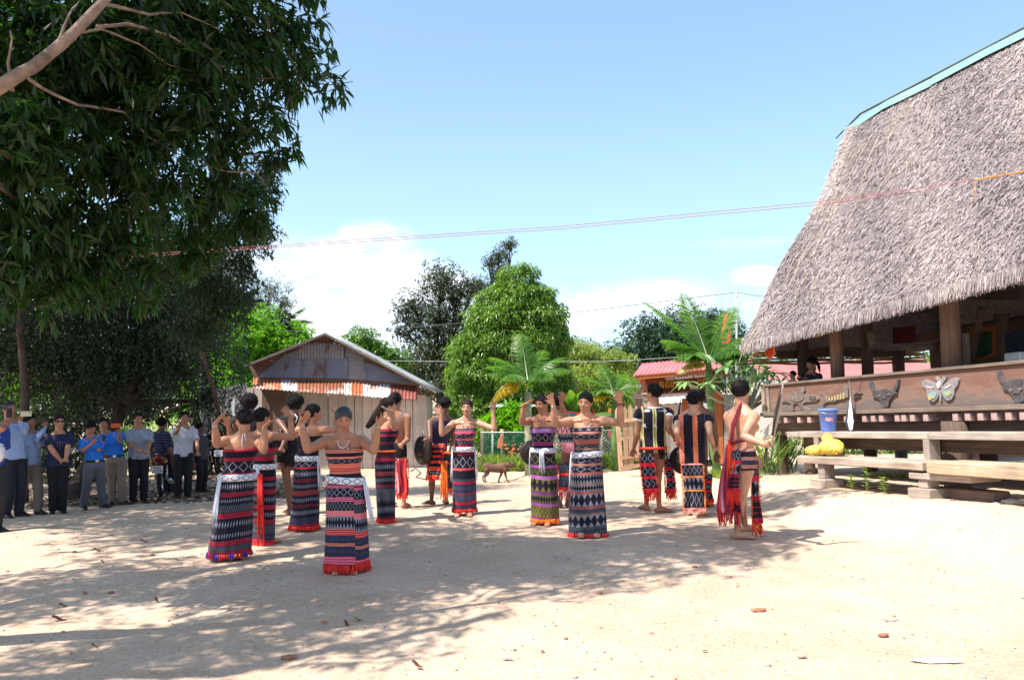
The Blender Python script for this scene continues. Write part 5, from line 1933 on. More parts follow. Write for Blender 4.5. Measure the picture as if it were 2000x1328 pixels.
 tree('dark_thicket', 'dark thicket closing the view behind the creeper hung tree', [wb(-15, 26, 3, 3, 1.5, 3.2), wb(-11, 27, 4, 3, 1.5, 3.6), wb(-19, 24, 3.5, 3, 1.5, 3.6), wb(-8.5, 27, 2.6, 1.6, 1.2, 2.4)], 9000, 6, .22, LM_VINE, 38, r0=.2, shell=.9, wr=.45, sub=1)
 # bright tree left of the shed roof
 tree('bright_green_tree', 'bright sunlit leafy tree rising left of the plank shed roof', [blob(455, 665, 25, .85), blob(505, 665, 26, 1.1), blob(450, 700, 26, 1.2), blob(560, 670, 26.5, .75), blob(500, 730, 26, 1.2), blob(590, 660, 27, .45), blob(430, 640, 26, .7), blob(420, 760, 25, 1.0)], 6500, 6, .13, LM_LIME, 39, r0=.14, shell=.7, wr=.5)
 tree('grey_leafed_tree', 'thin grey leaved tree rising above the bright tree at left', [blob(530, 565, 34, .85), blob(500, 590, 34, .9), blob(555, 590, 34, .5), blob(470, 610, 34, 1.0), blob(440, 590, 34, .9)], 2600, 5, .11, leaf_mat('grey_leaf', (.05, .06, .05), (.14, .15, .13), trans=.15), 41, base=(P(500, 700, 34).x, 34), r0=.12, gap=.7, shell=.9, sub=5)
 tree('small_bright_tree', 'small bright green tree just right of the shed roof peak', [blob(705, 672, 28, .65), blob(735, 695, 28, .6), blob(690, 700, 28, .8), blob(765, 712, 28, .6)], 2600, 6, .11, LM_BRIGHT, 42, r0=.08, shell=.7, wr=.5)

left_trees()

def mid_trees():
 tree('dark_leaved_tree', 'tall dark brownish tree between the shed and the round mango tree', [blob(862, 545, 30, .85, .9, .75), blob(895, 575, 30, .8), blob(805, 600, 30, .75), blob(850, 620, 30, 1.2), blob(905, 650, 30, 1.1), blob(785, 645, 30, .45), blob(850, 700, 30, 1.5), blob(880, 760, 29, 1.2), blob(800, 735, 29, .7), blob(925, 560, 30, .4)], 7500, 6, .115, LM_DARK, 51, base=(P(865, 800, 30).x, 30), r0=.2, gap=.55, shell=.8, wr=.45, sub=5, bark=BARK_D)
 tree('tall_thin_tree', 'thin dark treetop sticking up behind the peak of the mango tree', [blob(995, 478, 33, .36), blob(975, 500, 33, .45), blob(955, 512, 33, .34), blob(975, 535, 33, .55), blob(940, 560, 33, .5), blob(985, 560, 33, .6)], 1500, 6, .10, LM_DARK, 52, base=(P(960, 800, 33).x, 33), r0=.14, gap=.6, shell=.9, wr=.45, sub=6, bark=BARK_D)
 root = tree('mango_tree', 'dense cone shaped mango tree with glossy sunlit leaves in the middle distance', [blob(1012, 552, 23, .60, .6, .56), blob(1050, 592, 23, .55), blob(965, 598, 23, .55), blob(1005, 610, 23, .95), blob(975, 650, 23, 1.05), blob(1045, 650, 23, .95), blob(950, 710, 23, 1.05), blob(1015, 720, 23, 1.3), blob(1065, 710, 23, .65), blob(925, 770, 23, .80), blob(1000, 790, 23, 1.2), blob(1075, 780, 23, .7), blob(905, 825, 22.5, .55), blob(960, 840, 22.5, .6), blob(893, 690, 23.4, .28), blob(1092, 650, 23.4, .25)],
    17500, 7, .140, LM_CONE, 53, base=(P(1000, 880, 23).x, 23), r0=.2, droop=.75, shell=.30, wr=.30, simple=False, sub=1)
 tree('yellow_green_tree', 'yellowish green tree right of the cone shaped mango tree', [blob(1120, 700, 27, .75), blob(1160, 720, 27, .9), blob(1205, 715, 27, .6), blob(1145, 770, 26, 1.1), blob(1200, 780, 26, 1.0), blob(1110, 780, 25, .8)], 6000, 6, .11, LM_YEL, 54, r0=.12, shell=.7, wr=.45)
 tree('distant_tree', 'small distant blue green tree over the yellowish tree', [blob(1200, 690, 38, .7), blob(1150, 690, 38, .8), blob(1115, 670, 40, .5), blob(1225, 720, 38, .8)], 1500, 5, .14, LM_DENSE, 55, r0=.1, gap=.4, shell=.9)
 tree('round_dark_tree', 'broad round crowned dark green tree behind the gate and tall palm', [blob(1262, 650, 30, .85), blob(1320, 635, 30, .85), blob(1385, 632, 30, .75), blob(1415, 650, 30, .8), blob(1290, 690, 30, 1.3), blob(1360, 690, 30, 1.5), blob(1430, 700, 30, .8), blob(1240, 700, 30, .7), blob(1340, 750, 30, 1.4)], 8000, 6, .12, LM_DENSE, 56, base=(P(1340, 850, 30).x, 30), r0=.2, gap=.25, shell=.8, wr=.5, sub=4)
 # far woods closing the horizon
 W = [wb(x, 60 + 6 * math.sin(x), 2.4 + .9 * math.sin(x * .7), 5.5, 3, 2.6 + .8 * math.sin(x * 1.3)) for x in range(-60, 62, 6)]
 fr = leaf_frames(W, 11000, 5, .42, 61, .4, 0, .8)
 root = empty('far_woods', Vector((0, 60, 0)), None, None)
 g = leaf_geo(*fr, wr=.55, simple=True)
 o = put_leaves(root, g, LM_MID, 'far_woods')
 o.parent = None
 o.location = Vector((0, 60, 0))
 bpy.data.objects.remove(root)
 tag(o, 'far woods along the horizon', None, None, 'stuff')
 # greenery beyond the stilt house
 tree('garden_bush', 'green bushes seen under and beyond the stilt house', [blob(1540, 870, 19, .6), blob(1660, 870, 19, .7), blob(1740, 872, 19, .6), blob(1860, 872, 19, .8), blob(1910, 880, 17, .35), blob(1780, 868, 19, .5), blob(1610, 770, 20, .3), blob(1960, 700, 26, 1.0), blob(1840, 740, 30, 1.2), blob(2060, 700, 26, 1.6)], 4200, 6, .12, LM_BRIGHT, 57, r0=.04, limb=False, shell=.9, cat='bush')
 # climbing shrub in front of the net fence and weeds
 tree('broad_leaved_shrub', 'bright broad leaved shrub behind the net fence left of the purple dress', [blob(975, 830, 21.3, .35, .3, .3), blob(1010, 840, 21.3, .38, .3, .28), blob(950, 850, 21.3, .35), blob(1000, 810, 21.5, .25)], 700, 6, .24, LM_LIME, 58, r0=.03, limb=False, shell=.9, wr=.24, droop=-.6, cat='shrub')
 tree('creeper_on_fence', 'tangle of green creeper growing through the net fence', [blob(955, 870, 20.9, .4, .25, .4), blob(1005, 875, 20.9, .5, .25, .4), blob(1060, 870, 20.9, .5, .25, .45), blob(1110, 870, 20.9, .5, .25, .45), blob(1170, 875, 20.9, .5, .25, .4), blob(1225, 870, 20.9, .5, .25, .4), blob(1190, 840, 21.3, .4), blob(1245, 820, 21.3, .4)], 3200, 5, .09, LM_MID, 59, r0=.02, limb=False, shell=.95, cat='creeper')

mid_trees()

def frond(root, base, az, length, arch, mat, n=26, leaf=.34, seed=0, up=1.0, hang=.5, name='frond', bendside=0.0, wleaf=.018):
 """one pinnate palm leaf: midrib and paired leaflets"""
 r = np.random.default_rng(seed)
 pts = []
 d = Vector((math.cos(az), math.sin(az), 0))
 for i in range(n + 1):
  t = i / n
  h = up * length * (t - arch * t * t)
  x = length * (t * (1 - .25 * up * (1 - t)))
  pts.append(base + d * x * (1 - .15 * t) + UPV * h + d.cross(UPV) * bendside * t * t)
 mb = MB()
 mb.tube(pts, [.014 * (1 - .85 * i / n) + .003 for i in range(n + 1)], 5)
 rib = mb
 P_, D_, N_, L_, T_ = [], [], [], [], []
 for i in range(4, n + 1):
  t = i / n
  tg = (pts[i] - pts[i - 1]).normalized()
  sd = tg.cross(UPV)
  if sd.length < .1:
   sd = d.cross(UPV)
  sd.normalize()
  nn = sd.cross(tg).normalized()
  for sg in (-1, 1):
   for rep in range(2):
    prof = math.sin(math.pi * min(1, (t * .86 + .12))) ** .6
    dd = (sd * sg * 1.0 + tg * (.38 + .5 * t) + nn * (.25 - hang * .6) - UPV * hang * .5 + Vector(r.normal(0, .06, 3))).normalized()
    P_.append(tuple(pts[i].lerp(pts[i - 1], rep * .5))); D_.append(tuple(dd)); N_.append(tuple((nn + sd * sg * -.4).normalized())); L_.append(leaf * prof * r.uniform(.85, 1.1)); T_.append(r.random() * .7 + .3 * t)
 a = np.array
 d_ = a(D_)
 n_ = unit(np.cross(np.cross(d_, a(N_)), d_))
 V, F, T = leaf_geo(a(P_), d_, n_, a(L_), a(T_), wr=wleaf / leaf * 2.2, bend=.35)
 k = len(rib.v)
 allv = np.concatenate([a([tuple(v) for v in rib.v]), V]) - a(tuple(parent_world(root)))
 me = bpy.data.meshes.new(name)
 me.from_pydata([tuple(v) for v in allv], [], rib.f + [tuple(int(q) + k for q in f) for f in F])
 me.materials.append(mat)
 at = me.attributes.new('tint', 'FLOAT', 'POINT')
 at.data.foreach_set('value', np.concatenate([np.full(k, .4), T]).astype(np.float32))
 me.update()
 o = bpy.data.objects.new(name, me)
 link(o, root)
 tag(o, kind=None)
 return o

def palms():
 RING = plain('green_ringed_stem', (.12, .24, .07), rough=.5, var=.3, scale=5)
 # tall areca palm by the gate
 D = 15.0
 g = P(1400, 905, D); g.z = gz(g.x, D)
 root = empty('areca_palm', g, 'tall feathery areca palm with a green ringed trunk beside the gate', 'palm')
 top = P(1384, 745, D)
 q = [g, g.lerp(top, .35) + Vector((-.02, 0, 0)), g.lerp(top, .7), top, P(1384, 700, D)]
 mb = MB(); mb.tube(q, [.085, .075, .065, .07, .05], 12); mb.obj('trunk', RING, root, True)
 for k in range(9):
  c = g.lerp(top, .12 + k * .1)
  mb = MB(); mb.tube([c - Vector((0, 0, .008)), c + Vector((0, 0, .008))], .077 - k * .0012, 12); mb.obj('trunk_ring', plain('pale_ring', (.5, .5, .36)), root, True)
 b = P(1384, 705, D)
 specs = [(1.7, 1.55, .10, 1.9, .05), (2.6, 1.45, .16, 1.55, .1), (.9, 1.4, .18, 1.5, .1), (2.85, .98, .5, 1.35, .4), (.25, .95, .4, 1.3, .35), (3.5, .8, .8, .9, .6), (-.4, .75, .8, .9, .6), (4.2, 1.0, .8, .8, .7), (5.3, 1.0, .7, .9, .6), (2.2, 1.1, .5, 1.1, .5), (1.2, 1.1, .5, 1.1, .5)]
 for i, (az, ln, ar, up, hg) in enumerate(specs):
  frond(root, b, az, ln, ar, LM_PALM, n=38, leaf=.40, seed=i, up=up * .62 if az not in (1.7,) else 1.0, hang=hg)
 frond(root, b - Vector((0, 0, .10)), 3.5, .8, 1.3, leaf_mat('dry_palm', (.3, .24, .10), (.45, .38, .16), trans=.3), n=22, leaf=.22, seed=33, up=.5, hang=.9)
 # yellow and green palm in the middle
 D = 18.0
 g = P(1033, 890, D); g.z = gz(g.x, D)
 root = empty('areca_palm', g, 'palm with one bright yellow drooping frond in front of the mango tree', 'palm')
 top = P(1031, 765, D)
 mb = MB(); mb.tube([g, g.lerp(top, .5), top], [.10, .085, .075], 12); mb.obj('trunk', plain('grey_green_stem', (.30, .33, .20), var=.3), root, True)
 b = P(1031, 745, D)
 for i, (az, ln, ar, up, hg) in enumerate([(1.7, 1.25, .15, 1.35, .15), (2.5, 1.2, .45, 1.1, .4), (.6, 1.25, .5, 1.1, .4), (3.2, 1.0, .75, .9, .7), (-.1, 1.15, .75, .95, .7), (4.0, 1.0, .9, .8, .8), (5.4, 1.0, .9, .8, .8), (1.2, 1.2, .35, 1.2, .3), (2.9, 1.1, .6, 1.0, .5)]):
  frond(root, b, az, ln, ar, LM_PALM, n=26, leaf=.36, seed=50 + i, up=up * .78, hang=hg)
 frond(root, b - Vector((0, .1, .1)), 3.35, 1.0, 1.5, LM_PALMY, n=19, leaf=.36, seed=70, up=.75, hang=1.5)
 frond(root, b - Vector((0, .1, .1)), 3.0, .85, 1.35, LM_PALMY, n=16, leaf=.32, seed=71, up=.85, hang=1.3)
 # smaller palm right
 D = 18.6
 g = P(1201, 890, D); g.z = gz(g.x, D)
 root = empty('areca_palm', g, 'smaller palm with a yellow lower frond behind the smiling dancer', 'palm')
 top = P(1199, 780, D)
 mb = MB(); mb.tube([g, g.lerp(top, .5), top], [.085, .075, .06], 12); mb.obj('trunk', RING, root, True)
 b = P(1199, 770, D)
 for i, (az, ln, ar, up, hg) in enumerate([(1.8, 1.05, .2, 1.2, .15), (2.7, 1.0, .5, 1.1, .35), (.5, .95, .5, 1.0, .4), (3.3, .7, .9, .7, .6), (-.2, .8, .9, .8, .6), (4.2, .8, .8, .7, .6), (1.2, 1.0, .4, 1.1, .3)]):
  frond(root, b, az, ln, ar, LM_PALM, n=24, leaf=.30, seed=90 + i, up=up * .72, hang=hg)
 frond(root, b - Vector((0, .1, .1)), 3.1, .75, .9, LM_PALMY, n=15, leaf=.28, seed=99, up=.35, hang=.6)
 # coconut palm far left
 D = 34.0
 g = P(545, 860, D); g.z = -.3
 root = empty('coconut_palm', g, 'distant coconut palm with drooping fronds above the bright tree', 'palm')
 b = P(545, 640, D)
 mb = MB(); mb.tube([g, b], [.16, .11], 8); mb.obj('trunk', BARK, root, True)
 for i, (az, ln, ar, up, hg) in enumerate([(1.6, 1.6, .2, 1.5, .2), (2.2, 1.7, .35, 1.1, .4), (.9, 1.6, .3, 1.2, .4), (0.1, 1.7, .8, .9, .9), (-.3, 1.4, 1.1, .7, .9), (3.1, 1.5, .9, .8, .8)]):
  frond(root, b, az, ln, ar, LM_MID, n=22, leaf=.42, seed=120 + i, up=up * .7, hang=hg, wleaf=.04)

palms()

def broad_leaf(name, parent, a, d, length, width, mat, bend=.5, n=7, roll=None, tint=.5, waves=0.0):
 d = Vector(d).normalized()
 sd = d.cross(UPV)
 sd = sd.normalized() if sd.length > .05 else Vector((1, 0, 0))
 if roll:
  sd = Matrix.Rotation(roll, 3, d) @ sd
 nn = sd.cross(d).normalized()
 vs, fs = [], []
 p = Vector(a)
 dd = d.copy()
 for i in range(n + 1):
  t = i / n
  w = width * math.sin(math.pi * min(.985, t * .9 + .06)) ** .8 / 2
  z = nn * (w * .28)
  vs += [p - sd * w + z, p.copy(), p + sd * w + z]
  p = p + dd * (length / n)
  dd = (dd - UPV * (bend / n)).normalized()
 for i in range(n):
  for k in range(2):
   q = i * 3 + k
   fs.append((q, q + 1, q + 4, q + 3))
 mb = MB(); mb.add(vs, fs)
 o = mb.obj(name, mat, parent, True, loc=Vector(a))
 at = o.data.attributes.new('tint', 'FLOAT', 'POINT')
 at.data.foreach_set('value', np.full(len(vs), tint, dtype=np.float32))
 return o

def small_plants():
 r = random.Random(12)
 # frangipani
 D = 14.6
 g = P(1462, 905, D); g.z = gz(g.x, D)
 root = empty('frangipani', g, 'frangipani with bare grey branches and rosettes of long leaves by the house corner', 'tree')
 GB = plain('grey_green_branch', (.34, .32, .26), var=.2)
 fork = P(1462, 800, D)
 trunk(root, [g, g.lerp(fork, .5), fork], .06, .045, GB, seed=4, amp=.03)
 tips = [(1386, 742, 14.3), (1341, 740, 14.2), (1420, 712, 14.3), (1446, 702, 14.6), (1470, 710, 14.4), (1495, 716, 14.8), (1513, 722, 14.5), (1434, 730, 14.9), (1405, 722, 14.9), (1525, 738, 14.7), (1480, 735, 14.9), (1455, 745, 14.2), (1500, 755, 15), (1530, 752, 14.9), (1487, 700, 15)]
 for k, (x, y, d) in enumerate(tips):
  t = P(x, y + 8, d)
  trunk(root, [fork, fork.lerp(t, .5) + Vector((0, 0, -.08 if x < 1400 else .0)), t], .035, .014, GB, 'limb', .04, k, 6, False)
  nl = 10 if k < 8 else 8
  for j in range(nl):
   az = j * 2.4 + k
   d_ = Vector((math.cos(az), math.sin(az), r.uniform(-.35, .9)))
   broad_leaf('leaf', root, t + Vector((0, 0, r.uniform(-.03, .03))), d_, r.uniform(.24, .36), r.uniform(.065, .085), LM_FRANG, bend=r.uniform(.4, 1.2), n=5, tint=r.random())
 # banana plants
 for (px, py, D, sc, lab) in ((1120, 800, 21.6, 1.0, 'banana plant with upright torn leaves right of the purple dressed dancer'), (1240, 790, 22.5, .8, 'banana plant by the path behind the picket gate')):
  g = P(px, 890, D); g.z = gz(g.x, D)
  root = empty('banana_plant', g, lab, 'plant')
  t = P(px, py + 10, D)
  mb = MB(); mb.tube([g, t], [.09, .06], 10); mb.obj('stem', plain('banana_stem', (.25, .3, .12)), root, True)
  for j in range(8):
   az = j * 2.3 + px
   broad_leaf('leaf', root, t, Vector((math.cos(az) * .5, math.sin(az) * .5, 1)), r.uniform(.8, 1.15) * sc, r.uniform(.20, .28) * sc, LM_BRIGHT, bend=r.uniform(.8, 2.0), n=9, tint=r.random())
 # one wide banana leaf above the fence
 g = P(1150, 880, 19.6); g.z = gz(g.x, 19.6)
 root = empty('banana_plant', g, 'young banana plant whose single wide leaf points right behind the smiling dancer', 'plant')
 t = P(1142, 822, 19.6)
 mb = MB(); mb.tube([g, t], [.05, .035], 8); mb.obj('stem', MATS['banana_stem'], root, True)
 broad_leaf('leaf', root, t, Vector((1, 0, .42)), .80, .16, LM_BRIGHT, bend=.5, n=9, tint=.6, roll=.9)
 broad_leaf('leaf', root, t, Vector((-.7, .2, .6)), .6, .14, LM_BRIGHT, bend=.9, n=9, tint=.8)
 # strap-leaved clump by the house corner
 for (px, py, D, n, ln, lab) in ((1502, 905, 13.9, 46, 1.15, 'clump of tall strap leaves between the stick and the stilt house'), (1540, 905, 14.6, 30, .9, 'strap leaved clump below the left end of the carved board')):
  g = P(px, py, D); g.z = gz(g.x, D)
  root = empty('strap_leaved_plant', g, lab, 'plant')
  for j in range(n):
   az = r.uniform(0, 6.28)
   broad_leaf('leaf', root, g + Vector((r.uniform(-.12, .12), r.uniform(-.1, .1), 0)), Vector((math.cos(az) * .45, math.sin(az) * .45, 1)), ln * r.uniform(.5, 1), .03, LM_MID if j % 3 else LM_GRASS, bend=r.uniform(.5, 2.2), n=6, tint=r.random())
 # weeds at the foot of the fences, one mass
 W = []
 rr = np.random.default_rng(8)
 for k in range(2600):
  px = rr.uniform(935, 1260)
  D = rr.uniform(19.2, 20.3)
  x = P(px, 890, D).x
  W.append((x, D))
 for k in range(800):
  x = rr.uniform(P(1400, 900, 13.6).x, P(1475, 900, 13.6).x); W.append((x, rr.uniform(13.3, 14.3)))
 for k in range(300):
  x = rr.uniform(5.4, 9.5); W.append((x, 12.5 - .52 * (x - 4.96) + rr.normal(.35, .08)))
 W = np.array(W)
 n = len(W)
 per = 3
 pos = np.repeat(np.stack([W[:, 0], W[:, 1], np.array([gz(*w) for w in W])], 1), per, 0)
 d = unit(rr.normal(0, .5, (n * per, 3)) + np.array([0, 0, 1.0]))
 d[:, 2] = np.abs(d[:, 2])
 nn = unit(np.cross(np.cross(d, rr.normal(0, 1, (n * per, 3))), d))
 hgt = np.repeat(np.where(W[:, 1] > 15, rr.uniform(.12, .42, n), rr.uniform(.05, .16, n)), per)
 V, F, T = leaf_geo(pos, d, nn, hgt, rr.random(n * per), wr=.12, simple=True)
 me = raw_mesh('weeds', V, F, LM_GRASS, T)
 o = bpy.data.objects.new('weeds', me)
 link(o)
 tag(o, 'weeds along the fence foot, the shaded verge and the bank', None, None, 'stuff')
 # small weeds on the bank, one by one
 for px, py, hh, lab in ((1663, 958, .20, 'tiny weed at the left end of the sandy bank'), (1693, 962, .32, 'tallest small green weed on the sandy bank under the lower bench'), (1727, 964, .2, 'small weed right of the tallest one on the bank'), (1800, 970, .16, 'small pale weed on the bank below the timber blocks'),
       (1432, 905, .35, 'leafy weed at the foot of the tall palm')):
  gp = G(px, py)
  g = Vector((gp.x, gp.y, gz(gp.x, gp.y)))
  root = empty('weed', g, lab, 'plant')
  mb = MB(); mb.tube([g, g + Vector((.01, 0, hh))], .004, 5); mb.obj('stem', plain('weed_stem', (.2, .3, .1)), root)
  for j in range(16):
   az = j * 2.4
   z = hh * (.15 + .85 * (j / 16))
   broad_leaf('leaf', root, g + Vector((0, 0, z)), Vector((math.cos(az), math.sin(az), .5)), .08, .035, LM_GRASS, bend=.6, n=3, tint=r.random())
 # brown leaf litter under the left trees
 k = 5200
 lp = np.stack([rr.uniform(-12, -3.6, k), 14.2 + np.abs(rr.normal(0, 2.2, k)), np.zeros(k)], 1)
 lp[:, 2] = [gz(a, b) + .012 for a, b in lp[:, :2]]
 ld = unit(rr.normal(0, 1, (k, 3)) * np.array([1, 1, .25]))
 ln_ = unit(np.cross(np.cross(ld, np.array([0, 0, 1.0]) + rr.normal(0, .3, (k, 3))), ld))
 V, F, T = leaf_geo(lp, ld, ln_, rr.uniform(.08, .17, k), rr.random(k), wr=.4, simple=True)
 o = bpy.data.objects.new('leaf_litter', raw_mesh('leaf_litter', V, F, leaf_mat('dead_leaf', (.05, .03, .02), (.20, .12, .07), trans=.05), T))
 link(o)
 tag(o, 'dead brown leaves under the left trees', None, None, 'stuff')
 # orange flowers in the weeds
 mb = MB()
 for k in range(60):
  px = r.uniform(985, 1050)
  q = P(px, r.uniform(868, 895), 20.1)
  mb.ell(q, .022, seg=6, rings=4)
 o = mb.obj('orange_flowers', plain('orange_petal', (.7, .22, .08)), None, loc=P(1020, 880, 20.1))
 tag(o, 'small orange flowers scattered in the weeds', None, None, 'stuff')

small_plants()
# ------------------------------------------------------------------ people: materials
def skin(name, col):
 if name in MATS:
  return MATS[name]
 m, t, b = new_mat(name)
 L = t.links.new
 tc = N(t, 'ShaderNodeTexCoord')
 nz = N(t, 'ShaderNodeTexNoise', i_Scale=9.0, i_Detail=4.0)
 L(tc.outputs['Object'], nz.inputs['Vector'])
 r = N(t, 'ShaderNodeValToRGB')
 r.color_ramp.elements[0].position = .35
 r.color_ramp.elements[1].position = .65
 r.color_ramp.elements[0].color = (col[0] * .86, col[1] * .80, col[2] * .78, 1)
 r.color_ramp.elements[1].color = (col[0] * 1.06, col[1] * 1.08, col[2] * 1.08, 1)
 L(nz.outputs['Fac'], r.inputs[0])
 L(r.outputs[0], b.inputs['Base Color'])
 n2 = N(t, 'ShaderNodeTexNoise', i_Scale=70.0, i_Detail=3.0)
 L(tc.outputs['Object'], n2.inputs['Vector'])
 bp = N(t, 'ShaderNodeBump', i_Strength=0.25, i_Distance=0.002)
 L(n2.outputs['Fac'], bp.inputs['Height'])
 L(bp.outputs[0], b.inputs['Normal'])
 L(math_n(t, 'MULTIPLY_ADD', nz.outputs['Fac'], .5, .2), b.inputs['Roughness'])
 b.inputs['Specular IOR Level'].default_value = 0.4
 b.inputs['Subsurface Weight'].default_value = 0.12
 b.inputs['Subsurface Radius'].default_value = (0.02, 0.008, 0.004)
 b.inputs['Subsurface Scale'].default_value = 0.5
 MATS[name] = m
 return m

SK_F = skin('skin_light_brown', (0.52, 0.255, 0.150))
SK_F2 = skin('skin_warm_brown', (0.46, 0.21, 0.115))
SK_M = skin('skin_brown', (0.40, 0.19, 0.11))
SK_D = skin('skin_dark_brown', (0.17, 0.08, 0.05))
SK_P = skin('skin_pale', (0.52, 0.275, 0.175))
HAIR = plain('black_hair', (0.012, 0.010, 0.011), rough=0.62, var=0.3, spec=0.14, bump=.5, bscale=8, stretch=(60, 60, 6), scale=3)
HAIR_B = plain('dark_brown_hair', (0.030, 0.017, 0.013), rough=0.62, var=0.3, spec=0.14, bump=.5, bscale=8, stretch=(60, 60, 6), scale=3)
HAIR_G = plain('greying_hair', (0.035, 0.033, 0.036), rough=0.5, var=0.6, spec=0.5, stretch=(60, 60, 6), scale=3)
LIP = plain('lips', (0.36, 0.10, 0.085), rough=0.4, var=0.1)
EYE_W = plain('eye_white', (0.55, 0.5, 0.46), rough=0.25, var=0.05)
EYE_D = plain('eye_dark', (0.015, 0.01, 0.008), rough=0.2, var=0.0)
BLACK_CLOTH = plain('black_cloth', (0.014, 0.013, 0.018), rough=0.85, var=0.3, bump=0.3)
WHITE_YARN = plain('white_yarn', (0.72, 0.72, 0.78), rough=0.85, var=0.1, bump=0.3, bscale=90)
RED_YARN = plain('red_yarn', (0.72, 0.035, 0.025), rough=0.85, var=0.3, scale=30)
ORANGE_YARN = plain('orange_yarn', (0.85, 0.16, 0.02), rough=0.85, var=0.3, scale=30)
SILVER = plain('silver', (0.6, 0.6, 0.62), rough=0.3, metal=1.0, var=0.1)
BEAD_R = plain('dark_red_beads', (0.36, 0.02, 0.025), rough=0.3, var=0.2, scale=60)
BEAD_W = plain('white_beads', (0.8, 0.78, 0.74), rough=0.3, var=0.05)

def set_ramp(node, stops, interp):
 cr = node.color_ramp
 cr.interpolation = interp
 e = cr.elements
 while len(e) > 1:
  e.remove(e[-1])
 e[0].position = stops[0][0]
 e[0].color = tuple(stops[0][1]) + (1,)
 for p, c in stops[1:]:
  n = e.new(min(1.0, p))
  n.color = tuple(c) + (1,)

FREQ = 1.55

def weave(name, bands, along='y', lo=0.0, hi=1.0, rough=0.85, freq=FREQ):
 """hand-woven cloth: bands (size, ground, figure, type, figures per metre) across one pattern axis.
 types: 0 plain, 1 diamonds, 2 spindles of ground colour on figure colour, 3 zigzag, 4 diamond outlines, 5 thin threads"""
 if name in MATS:
  return MATS[name]
 m, t, b = new_mat(name)
 L = t.links.new
 at = N(t, 'ShaderNodeAttribute', attribute_name='pat')
 sp = N(t, 'ShaderNodeSeparateXYZ')
 L(at.outputs['Vector'], sp.inputs[0])
 X, Y = sp.outputs['X'], sp.outputs['Y']
 if along == 'x':
  X, Y = Y, X
 mr = N(t, 'ShaderNodeMapRange')
 mr.inputs['From Min'].default_value = lo
 mr.inputs['From Max'].default_value = hi
 wv = N(t, 'ShaderNodeTexNoise', i_Scale=14.0, i_Detail=2.0)
 L(at.outputs['Vector'], wv.inputs['Vector'])
 Yw = math_n(t, 'ADD', Y, math_n(t, 'MULTIPLY', math_n(t, 'SUBTRACT', wv.outputs['Fac'], 0.5), 0.012))
 L(Yw, mr.inputs['Value'])
 v = mr.outputs[0]
 tot = float(sum(q[0] for q in bands))
 pos, acc = [], 0.0
 for q in bands:
  pos.append(acc / tot)
  acc += q[0]
 ends = pos[1:] + [1.0]
 rb, rf, rl, rp, rq = [N(t, 'ShaderNodeValToRGB') for _ in range(5)]
 set_ramp(rb, [(p, q[1]) for p, q in zip(pos, bands)], 'CONSTANT')
 set_ramp(rf, [(p, q[2]) for p, q in zip(pos, bands)], 'CONSTANT')
 ls = []
 for a, e_ in zip(pos, ends):
  ls += [(a + 1e-4, (0, 0, 0)), (e_ - 1e-4, (1, 1, 1))]
 set_ramp(rl, ls[:32], 'LINEAR')
 P_ = []
 Q_ = []
 for p, q in zip(pos, bands):
  ty = q[3]
  P_.append((p, (min(1.0, q[4] * freq / 100.0), 1.0 if ty == 1 else 0.0, 1.0 if ty == 2 else 0.0)))
  Q_.append((p, (1.0 if ty == 3 else 0.0, 1.0 if ty == 4 else 0.0, 1.0 if ty == 5 else 0.0)))
 set_ramp(rp, P_, 'CONSTANT')
 set_ramp(rq, Q_, 'CONSTANT')
 for r in (rb, rf, rl, rp, rq):
  L(v, r.inputs[0])
 sP, sQ, sL = [N(t, 'ShaderNodeSeparateColor') for _ in range(3)]
 L(rp.outputs[0], sP.inputs[0])
 L(rq.outputs[0], sQ.inputs[0])
 L(rl.outputs[0], sL.inputs[0])
 lv = sL.outputs[0]
 u = math_n(t, 'MULTIPLY', math_n(t, 'MULTIPLY', X, sP.outputs[0]), 100.0)
 fu = math_n(t, 'FRACT', math_n(t, 'ADD', u, 100.0))
 d = math_n(t, 'MULTIPLY', math_n(t, 'ABSOLUTE', math_n(t, 'SUBTRACT', fu, 0.5)), 2.0)
 e = math_n(t, 'MULTIPLY', math_n(t, 'ABSOLUTE', math_n(t, 'SUBTRACT', lv, 0.5)), 2.0)
 de = math_n(t, 'ADD', d, e)
 dia = math_n(t, 'LESS_THAN', de, 0.58)
 inv = math_n(t, 'GREATER_THAN', de, 1.12)
 zig = math_n(t, 'LESS_THAN', math_n(t, 'ABSOLUTE', math_n(t, 'SUBTRACT', math_n(t, 'MULTIPLY_ADD', d, .7, .15), lv)), 0.11)
 outl = math_n(t, 'LESS_THAN', math_n(t, 'ABSOLUTE', math_n(t, 'SUBTRACT', de, 0.84)), 0.12)
 thr = math_n(t, 'LESS_THAN', math_n(t, 'FRACT', math_n(t, 'MULTIPLY', lv, 3.0)), 0.33)
 msk = math_n(t, 'MULTIPLY', dia, sP.outputs[1])
 msk = math_n(t, 'MULTIPLY_ADD', inv, sP.outputs[2], msk)
 msk = math_n(t, 'MULTIPLY_ADD', zig, sQ.outputs[0], msk)
 msk = math_n(t, 'MULTIPLY_ADD', outl, sQ.outputs[1], msk)
 msk = math_n(t, 'MULTIPLY_ADD', thr, sQ.outputs[2], msk, clamp=True)
 mx = N(t, 'ShaderNodeMix', data_type='RGBA')
 L(msk, mx.inputs['Factor'])
 L(rb.outputs[0], mx.inputs['A'])
 L(rf.outputs[0], mx.inputs['B'])
 # uneven yarn tone
 n2 = N(t, 'ShaderNodeTexNoise', i_Scale=60.0, i_Detail=3.0)
 L(at.outputs['Vector'], n2.inputs['Vector'])
 k = math_n(t, 'MULTIPLY_ADD', n2.outputs['Fac'], 0.9, 0.55)
